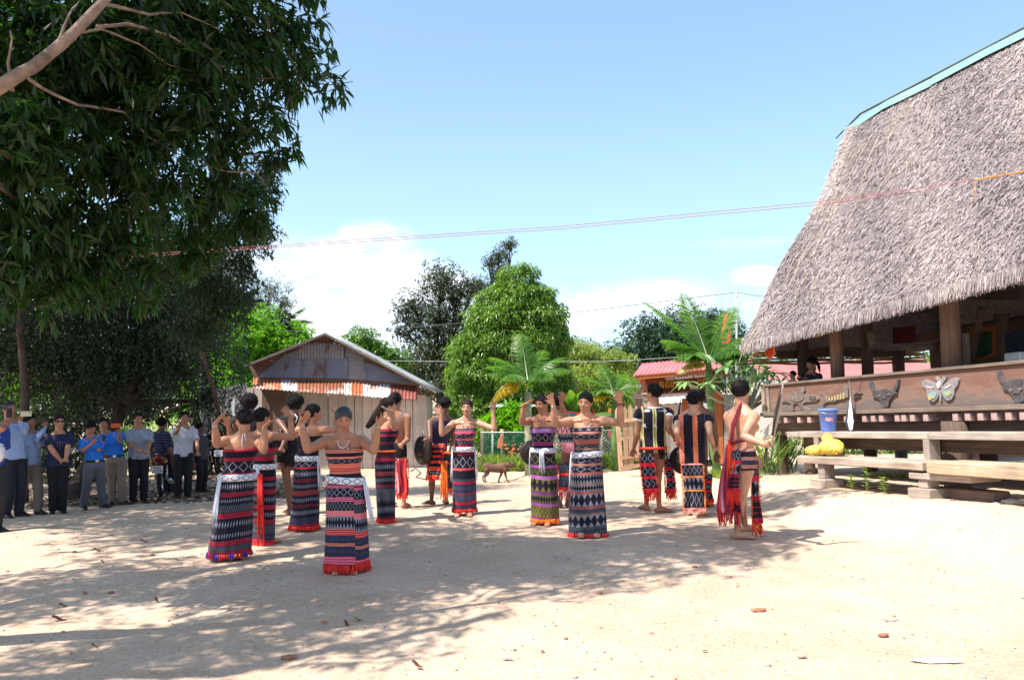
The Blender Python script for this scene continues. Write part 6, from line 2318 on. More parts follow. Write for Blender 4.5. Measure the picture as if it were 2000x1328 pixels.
 c3 = N(t, 'ShaderNodeCombineXYZ')
 for i in range(3):
  L(k, c3.inputs[i])
 m2 = N(t, 'ShaderNodeMix', data_type='RGBA', blend_type='MULTIPLY')
 m2.inputs['Factor'].default_value = 1.0
 L(mx.outputs['Result'], m2.inputs['A'])
 L(c3.outputs[0], m2.inputs['B'])
 L(m2.outputs['Result'], b.inputs['Base Color'])
 b.inputs['Roughness'].default_value = rough
 b.inputs['Specular IOR Level'].default_value = 0.15
 b.inputs['Sheen Weight'].default_value = 0.1
 bp = N(t, 'ShaderNodeBump', i_Strength=0.35, i_Distance=0.004)
 L(n2.outputs['Fac'], bp.inputs['Height'])
 L(bp.outputs[0], b.inputs['Normal'])
 MATS[name] = m
 return m

def on_sphere(px, py, c, R, side):
 """point on the pixel's ray at distance R from c, on the near (-1) or far (+1) side"""
 v = ray(px, py).normalized()
 oc = CAMP - c
 bq = v.dot(oc)
 disc = bq * bq - (oc.length_squared - R * R)
 if disc <= 0:
  q = CAMP + v * (-bq)
  k = (q - c)
  return c + k * min(1.0, 1.12 * R / k.length)
 return CAMP + v * (-bq + side * math.sqrt(disc))

def remeshed(mb, voxel, target, smooth=4):
 me = bpy.data.meshes.new('tmp')
 me.from_pydata(mb.v, [], mb.f)
 o = bpy.data.objects.new('tmp', me)
 COL.objects.link(o)
 r = o.modifiers.new('r', 'REMESH')
 r.mode = 'VOXEL'
 r.voxel_size = voxel
 s = o.modifiers.new('s', 'SMOOTH')
 s.factor = 0.5
 s.iterations = smooth
 dg = bpy.context.evaluated_depsgraph_get()
 n = len(o.evaluated_get(dg).data.polygons) * 2
 if n > target:
  d = o.modifiers.new('d', 'DECIMATE')
  d.ratio = max(0.02, target / n)
  dg = bpy.context.evaluated_depsgraph_get()
 out = bpy.data.meshes.new_from_object(o.evaluated_get(dg))
 bpy.data.objects.remove(o)
 bpy.data.meshes.remove(me)
 return out

def loft(mb, rings, seg=20, cap=True, mi=0, pw=2.0):
 """rings: (centre, X axis, Y axis, rx, ry front, ry back)"""
 vs, fs = [], []
 for (c, X, Y, rx, ra, rb) in rings:
  for k in range(seg):
   th = 2 * math.pi * k / seg
   ct, st = math.cos(th), math.sin(th)
   if pw != 2.0:
    ct = math.copysign(abs(ct) ** (2 / pw), ct)
    st = math.copysign(abs(st) ** (2 / pw), st)
   vs.append(c + X * (rx * ct) + Y * ((ra if st > 0 else rb) * st))
 n = len(rings)
 for i in range(n - 1):
  for k in range(seg):
   k2 = (k + 1) % seg
   fs.append((i * seg + k, i * seg + k2, (i + 1) * seg + k2, (i + 1) * seg + k))
 if cap:
  fs.append(tuple(reversed(range(seg))))
  fs.append(tuple((n - 1) * seg + k for k in range(seg)))
 mb.add(vs, fs, mi)

UPV = Vector((0, 0, 1))
#            t     rx    front  back        (units of height H)
TOR_F = [(-.20, .060, .045, .050), (-.12, .092, .062, .075), (-.02, .101, .066, .078), (.10, .094, .066, .062),
   (.24, .076, .060, .052), (.36, .074, .058, .052), (.50, .082, .062, .056), (.64, .094, .066, .058),
   (.78, .098, .060, .056), (.88, .100, .046, .050), (.95, .075, .036, .042), (1.02, .042, .034, .038)]
TOR_M = [(-.20, .060, .045, .050), (-.12, .090, .058, .068), (-.02, .098, .062, .068), (.10, .094, .062, .056),
   (.24, .086, .060, .050), (.36, .088, .060, .052), (.50, .096, .064, .056), (.64, .106, .070, .060),
   (.78, .112, .064, .060), (.88, .110, .050, .054), (.95, .082, .040, .046), (1.02, .046, .038, .042)]
HEAD = [(-.50, .10, .33, -.15), (-.45, .19, .385, -.06), (-.36, .255, .40, .04), (-.26, .295, .40, .16), (-.12, .335, .395, .30),
  (0, .352, .385, .41), (.12, .358, .395, .46), (.26, .345, .375, .46), (.38, .285, .29, .39), (.46, .18, .17, .27), (.50, .06, .05, .12)]

class Person:
 def __init__(s, label, foot, head, yaw=0, female=False, sk=None, H=None, group=None, hy=None, hp=0, ht=0, pel=0, fat=1.0,
     arms=None, legs=None, ysh=None, face=True, root=None, pelz=.52, hand_r=1.0, cat='person', hd=0.0):
  s.F = female
  s.sk = sk or SK_M
  s.root = root if root is not None else G(*foot)
  s.root = Vector(s.root)
  if root is None:
   s.root.z = gz(s.root.x, s.root.y)
  d = s.root.y
  s.d = d
  hc = P(head[0], head[1], d + hd)
  s.H = H or ((hc.z - s.root.z) / 0.932)
  H = s.H
  s.fat = fat
  s.yaw = R_(yaw)
  s.ysh = R_(ysh if ysh is not None else yaw)
  s.hy = R_(hy if hy is not None else yaw)
  s.f, s.r = s.axes(s.yaw)
  s.fs, s.rs = s.axes(s.ysh)
  hh = 0.132 * H
  s.hh = hh
  # pelvis -> neck -> head
  s.Pv = s.root + UPV * (pelz * H) + Vector((pel, 0, 0))
  dirv = (hc - s.Pv).normalized()
  fh, rh = s.axes(s.hy)
  s.Nk = s.Pv + dirv * (.305 * H) - fh * (0.01 * H)
  neck = (hc - s.Nk)
  s.hc = s.Nk + neck.normalized() * min(max(neck.length, .095 * H), .115 * H)
  # head frame with nod and tilt
  Rm = Matrix.Rotation(R_(hp), 3, rh) if True else None
  fh2 = (Matrix.Rotation(R_(hp), 3, rh) @ fh)
  uh = (Matrix.Rotation(R_(hp), 3, rh) @ UPV)
  Rt = Matrix.Rotation(R_(ht), 3, fh2)
  s.hf, s.hu, s.hr = fh2, Rt @ uh, Rt @ rh
  s.tor = TOR_F if female else TOR_M
  s.legs_spec = legs or {}
  s.solve_arms(arms or {})
  s.solve_legs()
  s.e = empty('person', s.root, label, cat, group)
  s.face = face
  s.hand_r = hand_r
  print('PERSON', label[:50], 'H=%.2f d=%.1f x=%.1f' % (s.H, d, s.root.x))

 @staticmethod
 def axes(y):
  return Vector((math.sin(y), -math.cos(y), 0)), Vector((math.cos(y), math.sin(y), 0))

 def ring(s, t, off=0.0):
  T = s.tor
  t0 = min(max(t, T[0][0]), T[-1][0])
  for a, b in zip(T, T[1:]):
   if a[0] <= t0 <= b[0]:
    k = (t0 - a[0]) / (b[0] - a[0])
    w, fr, bk = [a[i] + (b[i] - a[i]) * k for i in (1, 2, 3)]
    break
  c = s.Pv + (s.Nk - s.Pv) * t
  q = sstep(0.1, 0.8, t)
  X = (s.r * (1 - q) + s.rs * q).normalized()
  Y = (s.f * (1 - q) + s.fs * q).normalized()
  H = s.H
  return (c, X, Y, w * H * s.fat + off, fr * H * s.fat + off, bk * H * s.fat + off)

 def solve_arms(s, spec):
  H = s.H
  s.arm = {}
  for sg in (1, -1):
   c, X, Y, w, _, _ = s.ring(.87)
   a = spec.get(sg, {})
   S = c + X * (sg * (.108 if s.F else .122) * H)
   if a.get('up'):
    S = S + UPV * .012 * H
   else:
    S = S - UPV * .012 * H - X * (sg * .006 * H)
   Lu, Lf, Lh = .172 * H, .150 * H, .104 * H
   if 'e' in a:
    E = on_sphere(*a['e'], S, Lu, a.get('se', -1))
   else:
    E = S + (UPV * -1 + X * sg * a.get('out', .18) + Y * a.get('fwd', -0.05)).normalized() * Lu
   if 'w' in a:
    W = on_sphere(*a['w'], E, Lf, a.get('sw', -1))
   else:
    W = E + (UPV * -1 + X * sg * a.get('out2', .05) + Y * a.get('fwd2', .18)).normalized() * Lf
   if 't' in a:
    T = on_sphere(*a['t'], W, Lh, a.get('st', -1))
   else:
    T = W + ((W - E).normalized() + Y * .15).normalized() * Lh
   s.arm[sg] = dict(S=S, E=E, W=W, T=T, **{k: v for k, v in a.items() if k in ('curl', 'nr', 'spread', 'roll')})

 def solve_legs(s):
  H = s.H
  s.leg = {}
  for sg in (1, -1):
   a = s.legs_spec.get(sg, {})
   hj = s.Pv + s.r * (sg * (.040 if s.F else .052) * H) - UPV * .015 * H
   fd = a.get('yaw')
   fdir = s.axes(R_(fd))[0] if fd is not None else (s.f + s.r * sg * .15).normalized()
   if 'foot' in a:
    fp = G(*a['foot'])
    dv = a.get('dd', 0)
    fp = Vector((fp.x, fp.y + dv, gz(fp.x, fp.y + dv)))
   elif 'abs' in a:
    fp = Vector(a['abs'])
   else:
    q = s.root + s.r * (sg * (.042 if s.F else .055) * H) + s.f * a.get('step', 0) * H
    fp = Vector((q.x, q.y, gz(q.x, q.y) if 'nog' not in a else q.z))
   an = fp + UPV * (.045 * H + a.get('lift', 0))
   L1, L2 = .237 * H, .228 * H
   dv = an - hj
   D = dv.length
   if D >= L1 + L2 - 1e-4:
    kn = hj + dv * (L1 / (L1 + L2))
   else:
    x = (L1 * L1 - L2 * L2 + D * D) / (2 * D)
    hgt = math.sqrt(max(0, L1 * L1 - x * x))
    bend = (s.f if 'kdir' not in a else s.axes(R_(a['kdir']))[0])
    ax = dv.normalized()
    bd = (bend - ax * bend.dot(ax)).normalized()
    kn = hj + ax * x + bd * hgt
   s.leg[sg] = dict(h=hj, k=kn, a=an, fp=fp, fd=fdir, lift=a.get('lift', 0))

 # ---- geometry
 def limb(s, mb, pts, rads, seg=12):
  mb.tube(pts, rads, seg)
  for p, r in zip(pts[1:-1], rads[1:-1]):
   pass
  mb.ell(pts[0], rads[0] if not isinstance(rads[0], tuple) else max(rads[0]), seg=10, rings=6)
  mb.ell(pts[-1], rads[-1] if not isinstance(rads[-1], tuple) else max(rads[-1]), seg=10, rings=6)

 def arm_geo(s, mb, a, off=0.0, upto=1.0, hand=True, k=1.0):
  H = s.H
  f = s.fat
  S, E, W = a['S'], a['E'], a['W']
  u = [S.lerp(E, t) for t in (0, .25, .5, .75, 1)]
  ru = [H * q * f * k + off for q in ((.033, .032, .029, .026, .023) if s.F else (.034, .031, .028, .025, .022))]
  if upto < 0.5:
   n = upto * 2
   u = [S.lerp(E, t * n) for t in (0, .25, .5, .75, 1)]
   mb.tube(u, [ru[0], ru[0], ru[1], ru[1], ru[1]], 14)
   mb.ell(S, ru[0] * 1.02, seg=12, rings=8)
   return
  s.limb(mb, u, ru)
  n = 1.0 if upto >= 1 else (upto - .5) * 2
  w = [E.lerp(W, t * n) for t in (0, .2, .45, .75, 1)]
  rw = [H * q * f * k + off for q in ((.0235, .026, .0245, .019, .0152) if s.F else (.0215, .024, .0225, .0175, .0145))]
  s.limb(mb, w, rw)

 def hand_geo(s, mb, a):
  H = s.H * s.hand_r
  W, T = a['W'], a['T']
  t = (T - W).normalized()
  cdir = (CAMP - W).normalized()
  nrm = Vector(a['nr']) if a.get('nr') else cdir
  side = t.cross(nrm)
  if side.length < 1e-3:
   side = t.orthogonal()
  side.normalize()
  if a.get('roll'):
   side = Matrix.Rotation(R_(a['roll']), 3, t) @ side
  n = side.cross(t)
  curl = a.get('curl', 12)
  spr = a.get('spread', 6)
  pl = .052 * H
  mb.tube([W - t * .012 * H, W + t * .006 * H, W + t * .025 * H, W + t * .045 * H, W + t * pl],
    [(.014 * H, .012 * H), (.016 * H, .012 * H), (.022 * H, .0105 * H), (.0235 * H, .009 * H), (.021 * H, .0075 * H)], 12, up=n)
  for i, (o, ln) in enumerate(((-1.5, .041), (-.5, .048), (.5, .045), (1.5, .036))):
   base = W + t * (pl - .004 * H) + side * (o * .0118 * H)
   ang = R_(o * spr)
   d = (t * math.cos(ang) + side * math.sin(ang)).normalized()
   pts = [base]
   p = base
   cur = 0.0
   for seg_l in (.42, .32, .26):
    cur += R_(curl) * (1 + .12 * i)
    dd = d * math.cos(cur) + n * math.sin(cur)
    p = p + dd * (ln * H * seg_l)
    pts.append(p)
   mb.tube(pts, [.0062 * H, .0058 * H, .0053 * H, .0042 * H], 8, up=n)
   mb.ell(pts[-1], .0043 * H, seg=6, rings=4)
  th = a.get('thumb', -1)
  b0 = W + t * (.012 * H) + side * (th * .014 * H)
  d = (t * .75 + side * th * .62 + n * .25).normalized()
  p1 = b0 + d * .022 * H
  p2 = p1 + (d * .8 + t * .35).normalized() * .018 * H
  p3 = p2 + (d * .6 + t * .6).normalized() * .012 * H
  mb.tube([b0, p1, p2, p3], [.0085 * H, .0075 * H, .0062 * H, .0048 * H], 8)

 def leg_geo(s, mb, g, off=0.0, k=1.0):
  H = s.H
  f = s.fat
  h, kn, an = g['h'], g['k'], g['a']
  s.limb(mb, [h.lerp(kn, t) for t in (0, .3, .6, .85, 1)], [H * q * f * k + off for q in (.052, .049, .041, .034, .032)])
  back = -g['fd'] * .008 * H
  s.limb(mb, [kn, kn.lerp(an, .2) + back, kn.lerp(an, .38) + back, kn.lerp(an, .7) + back * .4, an],
    [H * q * f * k + off for q in (.0325, .0325, .033, .023, .0185)])

 def foot_geo(s, mb, g, toes=True, off=0.0):
  H = s.H
  fp, fd = g['fp'] + UPV * g['lift'], g['fd']
  sd = fd.cross(UPV)
  mb.tube([fp - fd * .030 * H + UPV * .018 * H, fp - fd * .01 * H + UPV * .024 * H, fp + fd * .04 * H + UPV * .024 * H,
     fp + fd * .075 * H + UPV * .016 * H, fp + fd * .098 * H + UPV * .012 * H],
    [(.016 * H + off, .016 * H + off), (.020 * H + off, .024 * H + off), (.022 * H + off, .022 * H + off), (.025 * H + off, .015 * H + off), (.022 * H + off, .010 * H + off)], 12, up=UPV)
  mb.ell(fp - fd * .028 * H + UPV * .02 * H, .019 * H + off)
  mb.tube([g['a'] + UPV * .01 * H, fp + UPV * .02 * H], [.019 * H + off, .022 * H + off], 10)
  if toes:
   for i in range(5):
    o = (i - 2) * .0088 * H
    mb.tube([fp + fd * .092 * H + sd * o + UPV * .010 * H, fp + fd * (.118 - abs(i - 1.6) * .004) * H + sd * o * 1.05 + UPV * .007 * H],
      [.0055 * H, .0050 * H], 6)
  else:
   mb.ell(fp + fd * .10 * H + UPV * .012 * H, (.024 * H + off, .024 * H + off, .011 * H + off))

 def HP(s, x, y, z):
  """point in head units: x lateral, y forward, z up"""
  return s.hc + (s.hr * x + s.hf * y + s.hu * z) * s.hh

 def head_geo(s, mb):
  hh = s.hh
  rings = [(s.HP(0, 0, z), s.hr, s.hf, w * hh, a * hh, b * hh) for z, w, a, b in HEAD]
  loft(mb, rings, 20)
  # nose, brow, cheeks, lips, chin, ears
  mb.tube([s.HP(0, .36, .08), s.HP(0, .42, -.02), s.HP(0, .475, -.12)], [.035 * hh, .045 * hh, .06 * hh], 8)
  for q in (-1, 1):
   mb.ell(s.HP(q * .06, .42, -.135), (.045 * hh, .05 * hh, .035 * hh), (s.hr, s.hf, s.hu), 8, 6)
   mb.ell(s.HP(q * .15, .345, .115), (.12 * hh, .06 * hh, .04 * hh), (s.hr, s.hf, s.hu), 8, 6)
   mb.ell(s.HP(q * .19, .31, -.11), (.10 * hh, .09 * hh, .08 * hh), (s.hr, s.hf, s.hu), 8, 6)
   mb.ell(s.HP(q * .375, -.03, -.02), (.035 * hh, .085 * hh, .125 * hh), (s.hr, s.hf, s.hu), 8, 6)
  mb.ell(s.HP(0, .375, -.27), (.12 * hh, .05 * hh, .06 * hh), (s.hr, s.hf, s.hu), 8, 6)
  mb.ell(s.HP(0, .35, -.43), (.10 * hh, .07 * hh, .05 * hh), (s.hr, s.hf, s.hu), 8, 6)
  # neck
  rn = (.033 if s.F else .038) * s.H * (1 + (s.fat - 1) * .5)
  mb.tube([s.Nk - (s.hc - s.Nk) * .35, s.Nk, s.HP(0, -.06, -.42), s.HP(0, -.05, -.15)], [rn * 1.25, rn * 1.05, rn, rn], 14)

 def body(s, voxel=0.0075, target=13000, bare_feet=True, legs=True, slim=None):
  slim = (s.F and bare_feet) if slim is None else slim
  mb = MB()
  loft(mb, [s.ring(t[0]) for t in s.tor], 22)
  kc = s.ring(.93)
  for q in (-1, 1):
   a0 = kc[0] + kc[1] * (q * .010 * s.H) + kc[2] * (kc[4] * .98) - UPV * .004
   a1 = kc[0] + kc[1] * (q * .055 * s.H) + kc[2] * (kc[4] * 1.02)
   mb.tube([a0, a1, a1.lerp(s.arm[q]['S'], .6) + kc[2] * .012 * s.H], [.0062 * s.H, .0066 * s.H, .007 * s.H], 7)
   mb.tube([s.HP(q * .22, .02, -.30), s.HP(q * .14, .1, -.5), a0], [.008 * s.H, .0085 * s.H, .006 * s.H], 7)
  c, X, Y, w, fr, bk = s.ring(.62)
  if s.F:
   for q in (-1, 1):
    mb.ell(c + X * (q * .043 * s.H) + Y * (fr * .72), (.040 * s.H * s.fat,) * 3, seg=12, rings=8)
   for q in (() if slim else (-1, 1)):
    c2, X2, Y2, _, _, b2 = s.ring(-.06)
    mb.ell(c2 + X2 * (q * .045 * s.H) - Y2 * (b2 * .5), .05 * s.H * s.fat)
  else:
   for q in (-1, 1):
    mb.ell(c + X * (q * .05 * s.H) + Y * (fr * .6), (.055 * s.H, .03 * s.H, .035 * s.H), (X, Y, UPV))
  # trapezius / shoulders
  cN = s.Nk
  for sg in (1, -1):
   S = s.arm[sg]['S']
   q = .024 if s.F else .03
   mb.tube([cN + (s.hc - cN) * .25, cN.lerp(S, .45) + UPV * .004 * s.H, S], [q * s.H, q * 1.05 * s.H, q * 1.1 * s.H], 12)
   s.arm_geo(mb, s.arm[sg])
   s.hand_geo(mb, s.arm[sg])
  s.head_geo(mb)
  if legs:
   for sg in (1, -1):
    s.leg_geo(mb, s.leg[sg], 0, .66 if slim else 1.0)
    s.foot_geo(mb, s.leg[sg], toes=bare_feet)
  me = remeshed(mb, voxel, target)
  s.put('body', me, s.sk)
  if s.face:
   s.features()
  return s

 def put(s, name, me, mats, pat=False, smooth=True):
  """take a world-space mesh as a part of this person"""
  n = len(me.vertices)
  co = np.empty(n * 3, dtype=np.float32)
  me.vertices.foreach_get('co', co)
  co = co.reshape(-1, 3)
  if pat:
   rr, ff = np.array(s.rs), np.array(s.fs)
   rel = co - np.array(s.root)
   pv = rel - np.array(s.Pv - s.root) * (rel[:, 2:3] / (s.Pv - s.root).z)
   pt = np.stack([pv @ rr, rel[:, 2] / s.H, pv @ ff], 1).astype(np.float32)
   at = me.attributes.new('pat', 'FLOAT_VECTOR', 'POINT')
   at.data.foreach_set('vector', pt.ravel())
  co -= np.array(s.root, dtype=np.float32)
  me.vertices.foreach_set('co', co.ravel())
  me.materials.clear()
  for m in (mats if isinstance(mats, (list, tuple)) else [mats]):
   me.materials.append(m)
  if smooth:
   me.polygons.foreach_set('use_smooth', [True] * len(me.polygons))
  me.name = name
  me.update()
  o = bpy.data.objects.new(name, me)
  return link(o, s.e)

 def part(s, name, mb, mats, smooth=True):
  return mb.obj(name, mats, s.e, smooth)

 def features(s, lips=True):
  hh = s.hh
  ax = (s.hr, s.hf, s.hu)
  for q in (-1, 1):
   mb = MB()
   mb.ell(s.HP(q * .150, .362, .02), (.056 * hh, .024 * hh, .020 * hh), ax, 10, 6, 0)
   mb.ell(s.HP(q * .150, .376, .02), (.027 * hh, .018 * hh, .021 * hh), ax, 8, 6, 1)
   mb.tube([s.HP(q * .08, .375, .035), s.HP(q * .15, .392, .055), s.HP(q * .23, .355, .035)], [.004 * hh, .007 * hh, .004 * hh], 6, 1)
   s.part('eye', mb, [EYE_W, EYE_D])
   mb = MB()
   mb.tube([s.HP(q * .065, .392, .125), s.HP(q * .15, .392, .165), s.HP(q * .25, .335, .135)], [.008 * hh, .010 * hh, .005 * hh], 6)
   s.part('eyebrow', mb, HAIR_B)
  mb = MB()
  mb.ell(s.HP(0, .415, -.252), (.095 * hh, .024 * hh, .022 * hh), ax, 10, 6)
  mb.ell(s.HP(0, .412, -.292), (.080 * hh, .026 * hh, .026 * hh), ax, 10, 6)
  s.part('lips', mb, LIP)

 def hair(s, style='short', mat=None, seed=1):
  mat = mat or HAIR
  hh = s.hh
  r = random.Random(seed)
  mb = MB()
  seg, rg = 40, 22
  if style == 'afro':
   cy, cz, rx, ry, rz = -.06, .10, .50, .56, .52
  elif style == 'short':
   cy, cz, rx, ry, rz = -.088, .13, .405, .480, .44
  else:
   cy, cz, rx, ry, rz = -.070, .120, .402, .482, .445
  vs = [s.HP(0, cy, cz + rz)]
  for i in range(1, rg):
   ph = math.pi * i / rg
   for k in range(seg):
    th = 2 * math.pi * k / seg
    x = rx * math.sin(ph) * math.cos(th)
    y = ry * math.sin(ph) * math.sin(th)
    z = rz * math.cos(ph)
    w = 1 + (.05 if style in ('short', 'afro') else .018) * noise.noise((x * 9 + seed, y * 9, z * 9)) + .012 * math.sin(th * 19 + 5 * noise.noise((x * 4, y * 4, seed)))
    yy, zz = cy + y * w, cz + z * w
    if yy > 0:
     yy -= .36 * yy * (1 - sstep(.08, .31, zz + 1.7 * x * x))
    vs.append(s.HP(x * w, yy, zz))
  vs.append(s.HP(0, cy, cz - rz))
  fs = [(0, 1 + k, 1 + (k + 1) % seg) for k in range(seg)]
  for i in range(rg - 2):
   a = 1 + i * seg
   for k in range(seg):
    k2 = (k + 1) % seg
    fs.append((a + k, a + seg + k, a + seg + k2, a + k2))
  a = 1 + (rg - 2) * seg
  fs += [(a + k, len(vs) - 1, a + (k + 1) % seg) for k in range(seg)]
  mb.add(vs, fs)
  # locks breaking the outline
  nl = {'short': 260, 'afro': 420}.get(style, 110)
  for _ in range(nl):
   th = r.uniform(0, 2 * math.pi)
   ph = math.acos(r.uniform(-.25, 1))
   x, y, z = rx * math.sin(ph) * math.cos(th), ry * math.sin(ph) * math.sin(th), rz * math.cos(ph)
   if y > .12 and z < .27:
    continue
   p = s.HP(x * .97, cy + y * .97, cz + z * .97)
   nn = (p - s.HP(0, cy, cz)).normalized()
   tg = nn.cross(s.hu if abs(nn.dot(s.hu)) < .9 else s.hr).normalized()
   dn = (s.hf * (.5 if y < .1 else .1) - s.hu * .5)
   if style == 'afro':
    dd = (nn + tg * r.uniform(-.7, .7)).normalized()
    ln = r.uniform(.08, .16) * hh
   elif style == 'short':
    dd = (nn * .55 + dn * .8 + tg * r.uniform(-.5, .5)).normalized()
    ln = r.uniform(.10, .19) * hh
   else:
    dd = (nn * .2 - s.hf * .9 + tg * r.uniform(-.2, .2)).normalized()
    ln = r.uniform(.08, .14) * hh
   w = .035 * hh
   q = p + dd * ln
   b2 = dd.cross(nn).normalized() if dd.cross(nn).length > 1e-3 else tg
   mb.add([p - b2 * w, p + b2 * w, q, p + nn * w * .8], [(0, 1, 2), (1, 3, 2), (3, 0, 2)])
  if style == 'bun':
   mb.ell(s.HP(0, -.60, -.02), (.22 * hh, .17 * hh, .21 * hh), (s.hr, s.hf, s.hu), 14, 10)
   mb.tube([s.HP(0, -.42, .02), s.HP(0, -.55, 0)], [.16 * hh, .15 * hh], 10)
  if style == 'lowbun':
   pass
  if style == 'tied':
   mb.tube([s.HP(0, -.45, .0), s.HP(0, -.62, -.15), s.HP(0.02, -.60, -.55), s.HP(.05, -.5, -.95)], [.12 * hh, .15 * hh, .13 * hh, .05 * hh], 10)
  if style == 'long':
   pts = [s.HP(0, -.18, .1), s.HP(0, -.36, -.2), s.HP(0, -.42, -.6)]
   back = s.Nk - s.fs * (.05 * s.H)
   pts += [back - UPV * .10 * s.H, back - UPV * .17 * s.H - s.fs * .01]
   mb.tube(pts, [(.36 * hh, .25 * hh), (.36 * hh, .16 * hh), (.30 * hh, .12 * hh), (.26 * hh, .09 * hh), (.12 * hh, .05 * hh)], 18, up=s.fs)
  if style == 'swing':
   mb.tube(s.swing_pts(), [(.26 * hh, .2 * hh), (.30 * hh, .15 * hh), (.26 * hh, .09 * hh), (.2 * hh, .06 * hh), (.12 * hh, .04 * hh)], 16, up=Vector((0, -1, 0)))
  return s.part('hair', mb, mat)

 # ---- clothing
 def garment(s, name, mat, t0, t1, off=.012, sleeve=None, soff=.014, voxel=.009, target=7000, pat=False, wr=.006, extra=None, flare=0.0, bust=True):
  mb = MB()
  ts = [t0 + (t1 - t0) * i / 8 for i in range(9)]
  rings = []
  for i, t in enumerate(ts):
   rg = list(s.ring(t, off))
   if t < s.tor[0][0] or t < -.02:
    base = s.ring(-.02, off)
    k = 1 + flare * (-.02 - t)
    rg[3], rg[4], rg[5] = base[3] * k, base[4] * k, base[5] * k
    rg[0] = s.Pv + (s.Nk - s.Pv) * t
   rings.append(tuple(rg))
  loft(mb, rings, 24)
  c, X, Y, w, fr, bk = s.ring(.62)
  if s.F and bust and t1 > .6:
   for q in (-1, 1):
    mb.ell(c + X * (q * .043 * s.H) + Y * (fr * .72), .040 * s.H * s.fat + off)
  if not s.F and t1 > .6:
   for q in (-1, 1):
    mb.ell(c + X * (q * .05 * s.H) + Y * (fr * .6), (.055 * s.H + off, .03 * s.H + off, .035 * s.H + off), (X, Y, UPV))
  if t1 > .9:
   for sg in (1, -1):
    S = s.arm[sg]['S']
    q = (.024 if s.F else .030) * s.H + off * .4
    mb.tube([s.Nk + (s.hc - s.Nk) * .05, s.Nk.lerp(S, .5), S], [q * .9, q, q * 1.05], 12)
  if sleeve is not None:
   for sg in (1, -1):
    s.arm_geo(mb, s.arm[sg], soff, sleeve)
  if extra:
   extra(mb)
  me = remeshed(mb, voxel, target, 3)
  if wr:
   for v in me.vertices:
    p = v.co
    k = noise.noise((p.x * 14, p.y * 14, p.z * 7 + s.d)) * wr + noise.noise((p.x * 30 + p.z * 12, p.y * 30, p.z * 22)) * wr * .5
    v.co = p + v.normal * k
  return s.put(name, me, mat, pat)

 def trousers(s, mat, off=.016, name='trousers', full=True, voxel=.010, waist=.16):
  mb = MB()
  loft(mb, [s.ring(t, .010) for t in (-.20, -.12, -.02, .08, waist)], 22)
  for sg in (1, -1):
   g = s.leg[sg]
   H = s.H
   kn, an = g['k'], g['a']
   if full:
    end = an - UPV * .015 * H
    mb.tube([g['h'], g['h'].lerp(kn, .5), kn, kn.lerp(end, .5), end - g['fd'] * .005], [.056 * H + off, .048 * H + off, .037 * H + off, .034 * H + off, .030 * H + off], 14)
    mb.ell(g['h'], .055 * H + off * .6)
   else:
    mb.tube([g['h'], g['h'].lerp(kn, .18)], [.055 * H + .01, .052 * H + .008], 14)
  me = remeshed(mb, voxel, 6500, 3)
  for v in me.vertices:
   p = v.co
   v.co = p + v.normal * (noise.noise((p.x * 12, p.y * 12, p.z * 6 + s.d)) * .008 + noise.noise((p.x * 20, p.y * 20, p.z * 25)) * .004)
  return s.put(name, me, mat, True)

 def shoes(s, mat=None):
  mat = mat or plain('black_leather', (0.015, 0.013, 0.013), rough=.35, spec=.5)
  for sg in (1, -1):
   mb = MB()
   s.foot_geo(mb, s.leg[sg], False, .004)
   me = remeshed(mb, .009, 900, 2)
   s.put('shoe', me, mat)

 def belt(s, mat=None, t=.13, h=.035):
  mb = MB()
  c, X, Y, w, a, b = s.ring(t, .018)
  loft(mb, [(c + UPV * z, X, Y, w, a, b) for z in (-h / 2, h / 2)], 28)
  o = s.part('belt', mb, mat or plain('black_belt', (.02, .015, .012), rough=.4))
  b2 = MB()
  b2.box(c + Y * (a + .004), (.045, .008, .035), (X, Y, UPV))
  s.part('belt_buckle', b2, SILVER, False)
  return o

 def collar(s, mat):
  mb = MB()
  n = s.Nk + (s.hc - s.Nk) * .10
  r = .045 * s.H
  for sg in (-1, 1):
   pts = [n - s.fs * r * .9 + UPV * .012, n + s.rs * sg * r * 1.0 + UPV * .012, n + s.fs * r * 1.0 + s.rs * sg * .012 - UPV * .02]
   mb.tube(pts, [(.016, .005), (.018, .005), (.014, .004)], 8, up=(0, 0, 1) if False else s.fs)
  return s.part('collar', mb, mat)

 def strands(s, name, top, d, n, length, width, mat, r=.0045, sway=.02, seed=0, down=None, pom=0.0, seg=6):
  """bundle of hanging yarns"""
  rr = random.Random(seed + 31)
  mb = MB()
  down = Vector(down) if down is not None else Vector((0, 0, -1))
  for i in range(n):
   a = (i / max(1, n - 1) - .5)
   p = top + d * (a * width)
   ln = length * rr.uniform(.8, 1.08)
   off = d * (a * sway) + Vector((rr.uniform(-1, 1), rr.uniform(-1, 1), 0)) * sway * .5
   pts = [p, p + down * ln * .35 + off * .4 + Vector((rr.uniform(-1, 1), rr.uniform(-1, 1), 0)) * .006, p + down * ln * .7 + off, p + down * ln + off * 1.4]
   mb.tube(pts, [r, r, r * 1.1, r * .6], seg)
   if pom:
    mb.ell(pts[-1], pom, seg=7, rings=5)
  return s.part(name, mb, mat)

